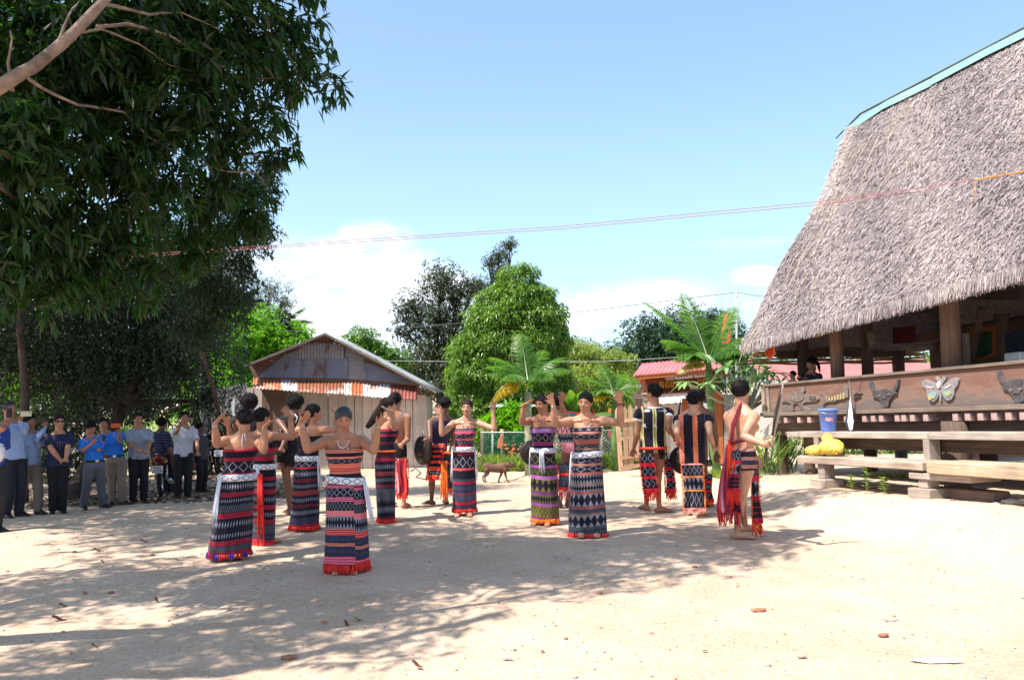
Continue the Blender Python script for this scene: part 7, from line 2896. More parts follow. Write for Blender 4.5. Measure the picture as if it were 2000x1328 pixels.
 def skirt(s, mat, hem_px=None, hem_hw=.21, v_top=.16, hem_z=.06, folds=7, seed=0, lean=None, fringe=None, flap=None, ratio=.72, waist_c=None, hipk=1.0, fr_len=.045, fr_mats=None):
  r = random.Random(seed)
  H = s.H
  top = s.ring(v_top, .012)
  hem = s.root + UPV * hem_z
  if hem_px is not None:
   q = P(hem_px[0], hem_px[1], s.d)
   hem = Vector((q.x, s.d, q.z))
  seg, rows = 96, 44
  vs, pats, fs = [], [], []
  ph = [r.uniform(0, 6.28) for _ in range(4)]
  hip = s.ring(-.04, .012)
  hipfrac = .16
  hemring = None
  for i in range(rows + 1):
   v = i / rows
   c = top[0].lerp(hem, v)
   # keep the hips under the body
   k = math.sin(min(1, v / .5) * math.pi) * .0
   if v < hipfrac:
    q = sstep(0, hipfrac, v)
    rx, ra, rb = [top[j] + (hip[j] * hipk - top[j]) * q for j in (3, 4, 5)]
   else:
    q = sstep(hipfrac, 1.0, v)
    rx = hip[3] * hipk + (hem_hw - hip[3] * hipk) * q
    ra = hip[4] + (hem_hw * ratio - hip[4]) * q
    rb = hip[5] + (hem_hw * ratio - hip[5]) * q
   row = []
   for j in range(seg):
    th = 2 * math.pi * j / seg
    fold = v ** 1.0 * (.062 * math.sin(folds * th + ph[0] + 1.2 * v) + .032 * math.sin((folds * 2 + 1) * th + ph[1] - 2 * v) + .02 * math.sin(3 * th + ph[2]))
    fold += .008 * math.sin(40 * v + 2 * math.sin(th + ph[3])) * (1 - v) * .5
    if flap is not None:   # overlapping edge of the wrap
     dth = (th - flap) % (2 * math.pi)
     if dth < 1.1:
      fold += (.05 + .03 * v) * (1 - dth / 1.1)
    ct, st = math.cos(th), math.sin(th)
    row.append(c + top[1] * (rx * ct * (1 + fold)) + top[2] * ((ra if st > 0 else rb) * st * (1 + fold)))
    sh = 0.0
    if flap is not None and (th - flap) % (2 * math.pi) > 1.9:
     sh = -.03
    pats.append((th * .19, v + sh + .010 * math.sin(2 * th + ph[3]) * (.3 + v) + .35 * fold * .2 + .006 * noise.noise((th * 3, v * 6, seed)), 0))
   vs += row
   if i == rows:
    hemring = row
  # last column duplicates the first so that the pattern does not smear
  for i in range(rows):
   for j in range(seg):
    j2 = (j + 1) % seg
    fs.append((i * seg + j, i * seg + j2, (i + 1) * seg + j2, (i + 1) * seg + j))
  mb = MB()
  mb.add(vs, fs, 0, pats)
  o = s.part('skirt', mb, mat)
  so_ = o.modifiers.new('thickness', 'SOLIDIFY')
  so_.thickness = .004
  if fringe is not None:
   fb = MB()
   n = 130
   rr = random.Random(seed + 5)
   mats = fr_mats or [fringe]
   for j in range(n):
    p = hemring[int(j * seg / n)] + Vector((rr.uniform(-1, 1), rr.uniform(-1, 1), 0)) * .006
    ln = fr_len * rr.uniform(.7, 1.15)
    outv = (p - hem).normalized()
    e_ = p - UPV * ln + outv * rr.uniform(-.005, .018)
    fb.tube([p + UPV * .008, p - UPV * ln * .5 + outv * .004, e_], [.005, .008, .004], 5, (j // 5) % len(mats))
   s.part('fringe', fb, mats)
  s.hemring = hemring
  s.skirt_top = top
  return o

 def sash(s, t=.17, h=.06, off=.022, mat=None, tilt=0.0, name='sash'):
  seg = 64
  c, X, Y, w, a, b = s.ring(t, off)
  vs, pats, fs = [], [], []
  rows = 5
  for i in range(rows):
   z = (i / (rows - 1) - .5) * h
   bul = .006 * (1 - (2 * i / (rows - 1) - 1) ** 2)
   for j in range(seg + 1):
    th = 2 * math.pi * j / seg
    p = c + X * ((w + bul) * math.cos(th)) + Y * (((a if math.sin(th) > 0 else b) + bul) * math.sin(th)) + UPV * (z + tilt * math.cos(th))
    vs.append(p)
    pats.append((th * .14, i / (rows - 1), 0))
  for i in range(rows - 1):
   for j in range(seg):
    q = i * (seg + 1) + j
    fs.append((q, q + 1, q + seg + 2, q + seg + 1))
  mb = MB()
  mb.add(vs, fs, 0, pats)
  o = s.part(name, mb, mat or SASH_M)
  m = o.modifiers.new('thickness', 'SOLIDIFY')
  m.thickness = .006
  return o

 def sash_point(s, th_deg, t=.17, off=.03):
  c, X, Y, w, a, b = s.ring(t, off)
  th = R_(th_deg)
  return c + X * (w * math.cos(th)) + Y * ((a if math.sin(th) > 0 else b) * math.sin(th))

 def tassels(s, th_deg, length=.3, n=9, width=.04, t=.17, sway=(0, 0, 0), mat=None, r=.0045):
  p = s.sash_point(th_deg, t)
  th = R_(th_deg)
  d = (s.r * -math.sin(th) + s.f * math.cos(th)).normalized()
  dn = (Vector((0, 0, -1)) + Vector(sway)).normalized()
  return s.strands('sash_tassels', p, d, n, length, width, mat or WHITE_YARN, r=r, down=dn, seed=int(th_deg))

 def top(s, mat, t0=.15, t1=.76, off=.010, seed=0):
  """strapless wrapped bodice"""
  rows, seg = 22, 72
  r = random.Random(seed)
  vs, pats, fs = [], [], []
  H = s.H
  for i in range(rows + 1):
   v = i / rows
   t = t1 + (t0 - t1) * v
   c, X, Y, w, a, b = s.ring(t, off)
   bu = math.exp(-((t - .60) / .13) ** 2) * .034 * H * s.fat
   for j in range(seg):
    th = 2 * math.pi * j / seg
    st, ct = math.sin(th), math.cos(th)
    aa = a + (bu * (0.65 + .35 * abs(ct) * 1.4) if st > 0 else 0)
    k = 1 + .012 * math.sin(9 * th + 6 * v) * math.sin(7 * v + th)
    vs.append(c + X * (w * ct * k) + Y * ((aa if st > 0 else b) * st * k))
    pats.append((th * .15, v, 0))
  for i in range(rows):
   for j in range(seg):
    j2 = (j + 1) % seg
    fs.append((i * seg + j, (i + 1) * seg + j, (i + 1) * seg + j2, i * seg + j2))
  mb = MB()
  mb.add(vs, fs, 0, pats)
  o = s.part('strapless_top', mb, mat)
  m = o.modifiers.new('thickness', 'SOLIDIFY')
  m.thickness = .005
  return o

 def necklace(s, drop=.09, w=.06, n=40, r=.006, mats=None, name='necklace', back=True):
  mb = MB()
  mats = mats or [BEAD_R, BEAD_W]
  c = s.Nk + (s.hc - s.Nk) * .05
  ch = s.ring(.82, .022)
  for i in range(n):
   a = 2 * math.pi * i / n
   x = math.sin(a) * w
   fr = math.cos(a)
   y = fr * w * .9 if fr < 0 else ch[4] * min(1, fr * 1.3)
   z = -drop * max(0, fr) ** 1.3 - .01
   p = c + s.rs * x + s.fs * y + UPV * z
   mb.ell(p, r * (1.25 if (i % 5 == 0 and len(mats) > 1) else 1), seg=7, rings=5, mi=(1 if (i % 5 == 0 and len(mats) > 1) else 0))
  return s.part(name, mb, mats)

 def bracelet(s, sg, mat=None, t=.96, r=.003, n=2, wide=None):
  a = s.arm[sg]
  ax = (a['W'] - a['E']).normalized()
  mb = MB()
  u = ax.orthogonal().normalized()
  v = ax.cross(u)
  for q in range(n):
   c = a['E'].lerp(a['W'], t - q * .05)
   R0 = .0165 * s.H
   pts = [c + (u * math.cos(k * math.pi / 8) + v * math.sin(k * math.pi / 8)) * R0 for k in range(17)]
   mb.tube(pts, r if wide is None else (r, wide), 6, cap=False) if wide is None else mb.tube([c - ax * wide, c + ax * wide], R0 + .002, 16)
  return s.part('bracelet', mb, mat or SILVER)

SASH_M = weave('white_sash_black_lattice', [(1, (.80, .80, .84), (.03, .03, .07), 4, 8)])

def panel(s, name, top, bot, w0, w1, mats, depth=0.0, fringe=None, fl=.08, side=None, seed=0, folds=1.0, fr_n=18, yaw=None):
 """hanging woven cloth: pixels of top and bottom middle, widths in pixels, depth offset from the person"""
 r = random.Random(seed)
 d = s.d + depth
 A, B = P(top[0], top[1], d), P(bot[0], bot[1], d)
 ppm = FPX / d
 w0, w1 = w0 / ppm, w1 / ppm
 X = Vector((1, 0, 0)) if yaw is None else Vector((math.cos(R_(yaw)), math.sin(R_(yaw)), 0))
 rows, cols = 22, 14
 Yd = X.cross(UPV)
 vs, pats, fs = [], [], []
 ph = r.uniform(0, 6)
 for i in range(rows + 1):
  v = i / rows
  c = A.lerp(B, v)
  w = w0 + (w1 - w0) * v
  for j in range(cols + 1):
   u = j / cols - .5
   bow = folds * (.012 * math.sin(u * 9 + ph + v * 2) + .008 * math.sin(u * 17 - v * 5)) * (.3 + v)
   vs.append(c + X * (u * w + .01 * math.sin(v * 6 + ph)) + Yd * bow)
   pats.append((u * w, v, u + .5))
 for i in range(rows):
  for j in range(cols):
   q = i * (cols + 1) + j
   fs.append((q, q + 1, q + cols + 2, q + cols + 1))
 mb = MB()
 mb.add(vs, fs, 0, pats)
 o = s.part(name, mb, mats)
 m = o.modifiers.new('thickness', 'SOLIDIFY')
 m.thickness = .006
 if fringe is not None:
  fb = MB()
  fm = fringe if isinstance(fringe, (list, tuple)) else [fringe]
  for k in range(fr_n):
   u = k / (fr_n - 1) - .5
   p = B + X * (u * w1)
   ln = fl * r.uniform(.75, 1.2)
   q = p + Vector((r.uniform(-.25, .25) * ln, r.uniform(-.2, .2) * ln, -ln))
   fb.tube([p + UPV * .01, p.lerp(q, .5) + Vector((r.uniform(-1, 1), r.uniform(-1, 1), 0)) * .004, q], [.006, .0075, .004], 5, k % len(fm))
  s.part('fringe', fb, fm)
 if side is not None:
  for e_ in (-.5, .5):
   fb = MB()
   for k in range(30):
    v = (k + .5) / 30
    p = A.lerp(B, v) + X * (e_ * (w0 + (w1 - w0) * v)) 
    q = p + X * (math.copysign(.018, e_)) * r.uniform(.6, 1.4) + Vector((0, r.uniform(-.01, .01), -r.uniform(.004, .02)))
    fb.tube([p, q], [.0075, .005], 5)
   s.part('edge_fringe', fb, side)
 return o
# ------------------------------------------------------------------ cloth of the dancers
NB = (.014, .011, .022); CR = (.50, .02, .05); PK = (.80, .17, .26); SA = (.82, .26, .15); GY = (.07, .075, .095)
MR = (.20, .018, .04); PU = (.22, .05, .20); OL = (.15, .13, .03); RS = (.42, .085, .06); WH = (.22, .22, .25); DB = (.03, .03, .07)
TN = (.36, .20, .15)
Z = (0, 0, 0)
GL = (.25, .26, .31)
Wsk = {
 'front': weave('woven_pink_and_black_skirt', [(1.0, NB, PK, 5, 0), (.5, PK, NB, 5, 0), (1.6, NB, GL, 4, 9), (.8, PK, NB, 5, 0), (1.7, NB, WH, 4, 16), (1.0, PK, SA, 5, 0), (2.2, NB, GL, 2, 20),
 (1.2, CR, SA, 5, 0), (1.3, DB, GY, 1, 30), (.6, SA, NB, 5, 0), (1.8, DB, GY, 1, 26), (1.4, PK, CR, 5, 0)], freq=1.65),
 'back_left': weave('woven_red_and_black_skirt', [(.5, CR, RS, 5, 0), (2.0, NB, GL, 1, 22), (.8, MR, CR, 5, 0), (1.4, NB, GL, 1, 26), (1.4, NB, GL, 4, 28), (1.0, CR, NB, 5, 0), (2.2, NB, GL, 1, 22), (1.8, NB, GL, 1, 24), (.9, MR, CR, 5, 0), (1.0, NB, GL, 4, 30), (.6, MR, CR, 5, 0)], freq=1.65),
 'second': weave('woven_black_skirt_crimson_rows', [(1.2, NB, Z, 0, 0), (.5, CR, NB, 5, 0), (1.3, NB, GL, 1, 24), (.7, MR, CR, 5, 0), (1.6, NB, GL, 1, 24), (.6, CR, MR, 5, 0), (1.5, NB, GL, 1, 22), (.6, MR, CR, 5, 0), (1.5, NB, GL, 4, 26), (.8, DB, GY, 1, 34), (.6, CR, MR, 5, 0)], freq=1.65),
 'third': weave('woven_black_skirt_grey_spindles', [(1.2, NB, GL, 4, 5), (.3, CR, MR, 5, 0), (1.6, NB, GL, 1, 26), (.5, MR, NB, 5, 0), (1.3, NB, GL, 1, 28), (.8, MR, RS, 5, 0), (1.4, NB, GL, 1, 26), (.5, MR, NB, 5, 0), (1.6, NB, GL, 1, 28), (1.0, DB, GY, 4, 34), (.5, MR, CR, 5, 0)], freq=1.65),
 'longhair': weave('woven_dark_maroon_skirt', [(.8, NB, MR, 5, 0), (.5, MR, CR, 5, 0), (1.4, NB, GL, 1, 20), (.5, MR, RS, 5, 0), (1.2, NB, (.2, .2, .25), 1, 24), (.4, MR, NB, 5, 0), (2.0, NB, (.25, .25, .3), 4, 22), (2.0, NB, (.25, .25, .3), 1, 24), (.3, MR, NB, 5, 0)], freq=1.65),
 'middle': weave('woven_black_skirt_grey_bands', [(1.2, NB, CR, 5, 0), (2.2, NB, GL, 4, 5), (.5, CR, SA, 5, 0), (1.6, NB, Z, 0, 0), (.5, GY, NB, 5, 0), (.5, CR, NB, 5, 0), (1.6, DB, GY, 1, 34), (.5, MR, GY, 5, 0), (1.2, DB, (.16, .17, .22), 4, 40), (.6, CR, MR, 5, 0), (1.0, DB, GY, 1, 34)], freq=1.65),
 'purple': weave('woven_purple_and_olive_skirt', [(.5, PU, NB, 5, 0), (1.8, NB, OL, 4, 4), (.5, PU, (.6, .2, .5), 5, 0), (1.2, (.06, .05, .03), OL, 3, 7), (.6, (.55, .2, .5), PU, 5, 0), (2.0, NB, OL, 2, 7), (.5, PU, NB, 5, 0), (1.4, NB, OL, 2, 16), (.5, PU, (.55, .2, .5), 5, 0), (1.7, OL, NB, 4, 12), (.5, PU, NB, 5, 0)], freq=1.65),
 'right': weave('woven_rust_skirt_white_spindles', [(.5, RS, NB, 5, 0), (.9, NB, GL, 4, 4), (.4, TN, RS, 5, 0), (1.0, NB, GL, 4, 4), (.4, RS, TN, 5, 0), (1.4, NB, WH, 2, 16), (.35, TN, NB, 5, 0), (1.0, NB, WH, 2, 18), (.4, RS, GY, 5, 0), (2.0, NB, WH, 2, 9), (.4, RS, GY, 5, 0), (.8, GY, NB, 1, 28), (.35, TN, GY, 5, 0), (1.8, NB, WH, 2, 9), (1.3, GY, NB, 1, 24)], freq=1.65),
}
Wtp = {
 'front': weave('bodice_salmon_stripes', [(1.0, SA, NB, 5, 0), (.8, NB, Z, 0, 0), (.4, SA, PK, 5, 0), (1.2, NB, GL, 4, 6), (1.0, SA, CR, 5, 0), (1.0, CR, SA, 5, 0), (.6, SA, NB, 5, 0), (1.4, NB, Z, 0, 0)], freq=1.65),
 'back_left': weave('bodice_black_crimson_edges', [(.4, CR, Z, 0, 0), (1.2, NB, Z, 0, 0), (.7, CR, NB, 5, 0), (2.4, NB, GL, 4, 5), (.5, CR, NB, 5, 0)], freq=1.65),
 'second': weave('bodice_black_crimson_band', [(1.2, NB, Z, 0, 0), (1.0, CR, MR, 5, 0), (.7, NB, GL, 4, 9), (1.0, CR, NB, 5, 0), (1.5, NB, Z, 0, 0)], freq=1.65),
 'third': weave('bodice_plain_black', [(3.0, NB, MR, 0, 0), (.4, MR, NB, 5, 0), (2, NB, Z, 0, 0)], freq=1.65),
 'longhair': weave('bodice_maroon', [(.5, MR, CR, 5, 0), (.5, NB, Z, 0, 0), (.5, MR, CR, 5, 0), (1, NB, Z, 0, 0), (.5, MR, NB, 5, 0), (1.5, NB, Z, 0, 0)], freq=1.65),
 'middle': weave('bodice_black_rose_bands', [(.5, NB, WH, 1, 22), (.5, CR, PK, 5, 0), (.8, NB, GL, 4, 5), (.5, PK, CR, 5, 0), (.8, NB, GL, 4, 5), (.5, CR, NB, 5, 0), (.6, NB, Z, 0, 0)], freq=1.65),
 'purple': weave('bodice_purple_bands', [(.4, NB, WH, 4, 9), (.8, PU, (.6, .25, .55), 5, 0), (1.6, NB, GL, 4, 6), (.8, PU, CR, 5, 0), (1.1, NB, Z, 0, 0)], freq=1.65),
 'right': weave('bodice_rust_bands', [(.6, NB, WH, 1, 7), (.4, TN, RS, 5, 0), (.8, NB, WH, 4, 5), (.9, RS, TN, 5, 0), (.6, NB, WH, 4, 6), (.4, TN, NB, 5, 0), (.8, NB, WH, 4, 6)], freq=1.65),
}
BLUE_POM = plain('blue_yarn', (.04, .04, .35), rough=.85)
GRP_D = 'women dancing in woven strapless dresses'
GRP_M = 'men dancing in woven loincloths'
GRP_O = 'onlookers standing under the trees'

# --- grey haired woman in front
w = Person('grey haired dancer in a pink and black striped wrap dress, nearest of all', (676, 1116), (671, 818), yaw=6, female=True,
   sk=SK_F2, hy=14, hp=20, fat=1.12, group=GRP_D,
   arms={-1: dict(e=(601, 878), w=(589, 829), t=(607, 801), se=-1, sw=-1, st=-1, up=1, curl=-8, spread=5, roll=40),
     1: dict(e=(730, 880), w=(738, 832), t=(757, 806), se=-1, sw=-1, st=-1, up=1, curl=4, spread=13, thumb=-1)})
w.body(.0065, 18000)
w.hair('bun', HAIR_G, 1)
w.top(Wtp['front'], seed=1)
w.skirt(Wsk['front'], hem_px=(677, 1097), hem_hw=0.191, folds=4, seed=3, fringe=RED_YARN, flap=R_(62), ratio=.75, v_top=.15, fr_len=.085)
w.sash(t=.13, h=.062, tilt=-.015)
w.tassels(18, .42, 12, .05, t=.13, sway=(.22, -.05, 0), r=.006)
w.necklace(.15, .075, 44, .0075)
w.necklace(.10, .06, 36, .0055, [BEAD_W, BEAD_W], 'bead_necklace')
w.bracelet(-1, n=3)
w.bracelet(1, plain('gold_watch', (.6, .45, .2), metal=1, rough=.3), n=1, wide=.012)

# --- woman with her back to us, left
w = Person('leftmost dancer, bare back to us, black bun and a blue and red tasselled hem', (462, 1092), (476, 820), yaw=205, female=True, sk=SK_F,
   hy=-128, hp=8, fat=1.12, group=GRP_D,
   arms={1: dict(e=(424, 868), w=(419, 828), t=(441, 802), se=-1, sw=-1, st=-1, up=1, curl=6, spread=2, roll=70),
     -1: dict(e=(515, 880), w=(517, 834), t=(535, 815), se=-1, sw=-1, up=1, curl=5, spread=4, roll=70)})
w.body(.007, 15000)
w.hair('bun', HAIR, 2)
w.top(Wtp['back_left'], seed=2, t1=.72)
w.skirt(Wsk['back_left'], hem_px=(447, 1078), hem_hw=0.200, folds=5, seed=5, fringe=RED_YARN, fr_mats=[RED_YARN, BLUE_POM, RED_YARN], v_top=.10, hipk=1.0)
w.sash(t=.10, h=.065)
w.tassels(-25, .45, 10, .05, t=.10, sway=(-.15, 0, 0), r=.006)
w.necklace(.02, .06, 34, .006)
w.strands('necklace_cord', w.Nk - w.fs * .075 + UPV * .03, w.rs, 2, .30, .02, [BEAD_W, BEAD_R][0], r=.004, seed=3)
w.bracelet(1)

# --- woman partly hidden behind her
w = Person('dancer half hidden behind the leftmost one, her skirt with a red vertical edge', (516, 1062), (513, 815), yaw=150, female=True, sk=SK_F2,
   hy=140, hp=5, group=GRP_D,
   arms={-1: dict(e=(571, 854), w=(567, 812), t=(549, 793), se=1, sw=-1, up=1, curl=6, spread=8, roll=20),
     1: dict(e=(452, 858), w=(446, 833), t=(441, 808), se=1, sw=-1, up=1, curl=4, spread=12)})
w.body(.008, 11000)
w.hair('bun', HAIR, 3)
w.top(Wtp['second'], seed=3)
w.skirt(Wsk['second'], hem_px=(513, 1058), hem_hw=0.144, folds=3, seed=8, fringe=RED_YARN, v_top=.14, fr_len=.03)
w.sash(t=.17, h=.055)
w.tassels(-100, .35, 6, .03, sway=(.05, 0, 0))
w.strands('vertical_fringe', P(508, 925, w.d - .17), Vector((1, 0, 0)), 4, .80, .03, RED_YARN, r=.012, seed=9)
w.necklace(.05, .06, 30, .006)

# --- woman third from left, back view
w = Person('dancer seen from behind with hair tied down her back, left of the grey haired woman', (600, 1036), (614, 806), yaw=165, female=True, sk=SK_F2,
   hy=118, hp=0, group=GRP_D,
   arms={-1: dict(e=(656, 840), w=(657, 806), t=(638, 790), se=-1, sw=1, up=1, curl=5, spread=4, roll=70),
     1: dict(e=(580, 850), w=(588, 818), t=(602, 796), se=1, up=1, curl=5, spread=6)})
w.body(.008, 11000)
w.hair('tied', HAIR, 4)
w.top(Wtp['third'], seed=4)
w.skirt(Wsk['third'], hem_px=(594, 1026), hem_hw=0.172, folds=4, seed=12, fringe=RED_YARN, v_top=.16)
w.sash(t=.17, h=.06)
w.tassels(195, .38, 7, .03, sway=(.06, 0, 0))
w.necklace(.02, .06, 30, .006, [BEAD_R, BEAD_W])
w.strands('necklace_cord', w.Nk - w.fs * .075 - w.rs * -.02, w.rs, 2, .16, .02, BEAD_W, r=.004, seed=4)

# --- long haired woman
w = Person('dancer whose long loose hair swings out to the left, in a dark maroon dress', (754, 1019), (759, 793), yaw=120, female=True, sk=SK_P,
   hy=110, hp=0, group=GRP_D,
   arms={1: dict(e=(748, 846), w=(752, 815), t=(740, 795), se=1, sw=-1, up=1),
     -1: dict(e=(770, 836), w=(766, 803), t=(740, 793), se=-1, sw=-1, up=1, curl=5, spread=3, roll=80)})
w.body(.008, 11000)
w.swing_pts = lambda: [P(753, 788, w.d + .0), P(743, 800, w.d), P(733, 814, w.d - .02), P(724, 826, w.d - .03), P(716, 835, w.d - .03)]
w.hair('swing', HAIR_B, 5)
w.top(Wtp['longhair'], seed=5)
w.skirt(Wsk['longhair'], hem_px=(754, 1012), hem_hw=0.126, folds=3, seed=15, fringe=RED_YARN, v_top=.16, ratio=.85, fr_len=.06)
w.sash(t=.17, h=.018, mat=ORANGE_YARN, name='belt_cord')

# --- woman in the middle facing us
w = Person('slim dancer facing us in a black dress with rose stripes beside the brown dog', (906, 1006), (912, 796), yaw=0, female=True, sk=SK_P,
   hy=-6, hp=4, fat=.97, group=GRP_D,            arms={-1: dict(e=(863, 848), w=(861, 812), t=(852, 789), se=-1, sw=-1, up=1, curl=3, spread=13, thumb=1),
     1: dict(e=(966, 838), w=(963, 802), t=(966, 779), se=-1, sw=-1, up=1, curl=10, spread=8)})
w.body(.0075, 12000)
w.hair('bun', HAIR_B, 6)
w.top(Wtp['middle'], seed=6)
w.skirt(Wsk['middle'], hem_px=(906, 993), hem_hw=0.153, folds=3, seed=18, fringe=RED_YARN, v_top=.16)
w.sash(t=.17, h=.062)
w.tassels(165, .42, 7, .035, sway=(-.04, 0, 0), r=.005)
w.tassels(12, .40, 8, .035, sway=(.05, 0, 0), r=.005)
w.necklace(.10, .06, 36, .006)
w.necklace(.06, .055, 30, .004, [BEAD_W, BEAD_W], 'bead_necklace')

# --- woman in purple
w = Person('dancer in a purple and olive banded dress with an orange hem fringe, eyes lowered', (1063, 1024), (1059, 788), yaw=-22, female=True, sk=SK_F2,
   hy=-42, hp=12, fat=.98, group=GRP_D,
   arms={-1: dict(e=(1019, 826), w=(1023, 791), t=(1046, 779), se=-1, sw=-1, up=1, curl=-2, spread=3, roll=75),
     1: dict(e=(1102, 812), w=(1096, 785), t=(1104, 762), se=1, sw=-1, up=1, curl=6, spread=9)})
w.body(.0075, 13000)
w.hair('bun', HAIR, 7)
w.top(Wtp['purple'], seed=7)
w.skirt(Wsk['purple'], hem_px=(1063, 1012), hem_hw=0.172, folds=3, seed=21, fringe=ORANGE_YARN, v_top=.16)
w.sash(t=.17, h=.055)
w.tassels(80, .26, 9, .04, sway=(.03, 0, 0), r=.005)
w.tassels(170, .35, 3, .02, sway=(-.04, 0, 0))
w.necklace(.12, .055, 34, .0055, [plain('orange_cord', (.5, .16, .05)), BEAD_R])
w.necklace(.04, .05, 30, .005, [BEAD_R, BEAD_R], 'bead_necklace')
w.bracelet(-1, BEAD_R, n=1, r=.006)

# --- smiling woman right
w = Person('smiling dancer in a rust banded dress with rows of white spindles', (1150, 1045), (1143, 785), yaw=-4, female=True, sk=SK_F,
   hy=-20, hp=10, ht=-6, fat=1.06, group=GRP_D,
   arms={-1: dict(e=(1084, 829), w=(1080, 790), t=(1070, 763), se=-1, sw=-1, up=1, curl=6, spread=12, thumb=1),
     1: dict(e=(1212, 826), w=(1211, 786), t=(1207, 758), se=-1, sw=-1, up=1, curl=2, spread=9, thumb=-1)})
w.body(.007, 15000)
w.hair('bun', HAIR, 8)
w.top(Wtp['right'], seed=8)
w.skirt(Wsk['right'], hem_px=(1149, 1040), hem_hw=0.214, folds=3, seed=24, fringe=RED_YARN, v_top=.15, fr_len=.035, ratio=.65)
w.sash(t=.15, h=.062, tilt=.01)
w.tassels(178, .42, 8, .04, t=.15, sway=(-.05, 0, 0), r=.005)
w.necklace(.11, .065, 30, .0075, [BEAD_W, BEAD_R])
w.necklace(.03, .055, 30, .005, [BEAD_R, BEAD_R], 'choker')
w.bracelet(-1, n=3)
w.bracelet(1, BEAD_R, n=2, r=.005)
mb = MB()
rr = random.Random(4)
for k in range(26):
 x = rr.uniform(-1, 1)
 if abs(x) < .35: x = math.copysign(.6, x)
 mb.ell(w.Nk + w.rs * (x * .10) - w.fs * .06 + UPV * (rr.uniform(-.0, .05)), .018, seg=7, rings=5)
w.part('red_pompoms', mb, RED_YARN)

# ------------------------------------------------------------------ men dancing
RB = weave('loincloth_red_and_black_bars', [(1, RS, Z, 0, 0), (.6, NB, Z, 0, 0), (.5, (.7, .05, .03), Z, 0, 0), (.7, NB, Z, 0, 0), (.5, (.7, .05, .03), Z, 0, 0), (.8, NB, Z, 0, 0), (.6, (.7, .05, .03), Z, 0, 0), (.8, NB, Z, 0, 0), (1.0, (.75, .08, .03), RS, 5, 0), (1.0, NB, GL, 1, 30), (.6, (.75, .08, .03), Z, 0, 0)])
BK_GRID = weave('loincloth_black_blue_orange', [(.3, (.6, .12, .03), Z, 0, 0), (1.2, NB, (.15, .17, .3), 4, 24), (.3, (.6, .12, .03), Z, 0, 0), (1.6, NB, (.2, .2, .3), 4, 18), (.3, (.6, .12, .03), Z, 0, 0), (1.6, NB, (.15, .17, .3), 4, 24), (.4, (.6, .12, .03), Z, 0, 0)])
WCROSS = weave('loincloth_white_crosses', [(.2, (.8, .3, .25), Z, 0, 0), (1.6, NB, WH, 4, 12), (.25, (.85, .25, .05), Z, 0, 0), (1.8, NB, WH, 2, 12), (.25, (.85, .3, .05), Z, 0, 0), (2.4, NB, WH, 4, 12), (.3, (.85, .35, .25), Z, 0, 0)])
RDARK = weave('loincloth_red_dark_squares', [(1.4, NB, GL, 4, 9), (.6, (.7, .02, .04), Z, 0, 0), (1.4, NB, GL, 4, 9), (.5, (.7, .02, .04), Z, 0, 0), (1.4, NB, GL, 4, 9), (.7, (.75, .03, .04), Z, 0, 0)])
VSTR = weave('striped_red_loincloth', [(1, (.7, .04, .03), (.2, .02, .1), 5, 0), (.4, (.6, .3, .4), Z, 0, 0), (1, MR, CR, 5, 0), (.5, (.75, .05, .03), Z, 0, 0), (.8, NB, MR, 5, 0), (.6, CR, PK, 5, 0)], along='x', lo=-.16, hi=.16)
VSTR2 = weave('striped_dark_loincloth', [(1, NB, GL, 4, 20), (.4, CR, Z, 0, 0), (1, NB, WH, 2, 12), (.3, MR, CR, 5, 0), (1.2, NB, MR, 5, 0), (.4, CR, Z, 0, 0)])
YG = (.62, .55, .22)
TUN14 = weave('black_tunic_gold_stripes', [(1.2, NB, Z, 0, 0), (.35, YG, NB, 0, 0), (1.6, NB, Z, 0, 0), (.30, YG, Z, 0, 0), (.14, NB, Z, 0, 0), (.30, YG, Z, 0, 0), (1.6, NB, Z, 0, 0), (.35, YG, NB, 0, 0), (1.2, NB, Z, 0, 0)], along='x', lo=-.235, hi=.235)
OR1 = (.78, .22, .09)
TUN15 = weave('black_tunic_orange_panels', [(1.0, NB, Z, 0, 0), (.9, OR1, PK, 4, 22), (1.8, NB, Z, 0, 0), (.9, OR1, NB, 4, 22), (1.4, NB, Z, 0, 0), (.12, GY, Z, 0, 0), (.9, NB, Z, 0, 0)][::-1], along='x', lo=-.22, hi=.22)
SHORT17 = weave('wrapped_cloth_brown_navy', [(1, PK, Z, 0, 0), (1.0, TN, Z, 0, 0), (1.6, NB, Z, 0, 0), (1.1, TN, RS, 5, 0), (1.4, DB, Z, 0, 0), (1.2, TN, RS, 5, 0), (1, NB, Z, 0, 0)][::-1], lo=.44, hi=.60)

# man right, back to us
m = Person('bare backed man in a brown and navy waist cloth holding a wooden stick', (1450, 1056), (1448, 765), yaw=104, sk=SK_P, hy=142, hp=0, ysh=116, fat=1.08, pel=.03, group=GRP_M,
   legs={-1: dict(foot=(1440, 1052), yaw=75), 1: dict(foot=(1458, 1040), yaw=95, dd=.05)}, face=False,
   arms={-1: dict(e=(1452, 852), w=(1494, 868), t=(1513, 868), se=-1, sw=-1, curl=68, spread=0, thumb=1),
     1: dict(out=.1, fwd=.3, fwd2=1.0, out2=-.4)})
m.body(.007, 18000)
m.hair('short', HAIR, 11)
m.garment('waist_cloth', SHORT17, -.24, .20, off=.014, pat=True, wr=.004, voxel=.008)
panel(m, 'sash_tail', (1427, 868), (1424, 1000), 26, 46, VSTR, depth=-.02, fringe=[RED_YARN, plain('maroon_yarn', (.2, .01, .03))], fl=.13, seed=1, fr_n=24, folds=2)
panel(m, 'sash_tail', (1438, 880), (1434, 960), 18, 24, VSTR2, depth=-.16, fringe=RED_YARN, fl=.12, seed=2, fr_n=14, folds=1.5)
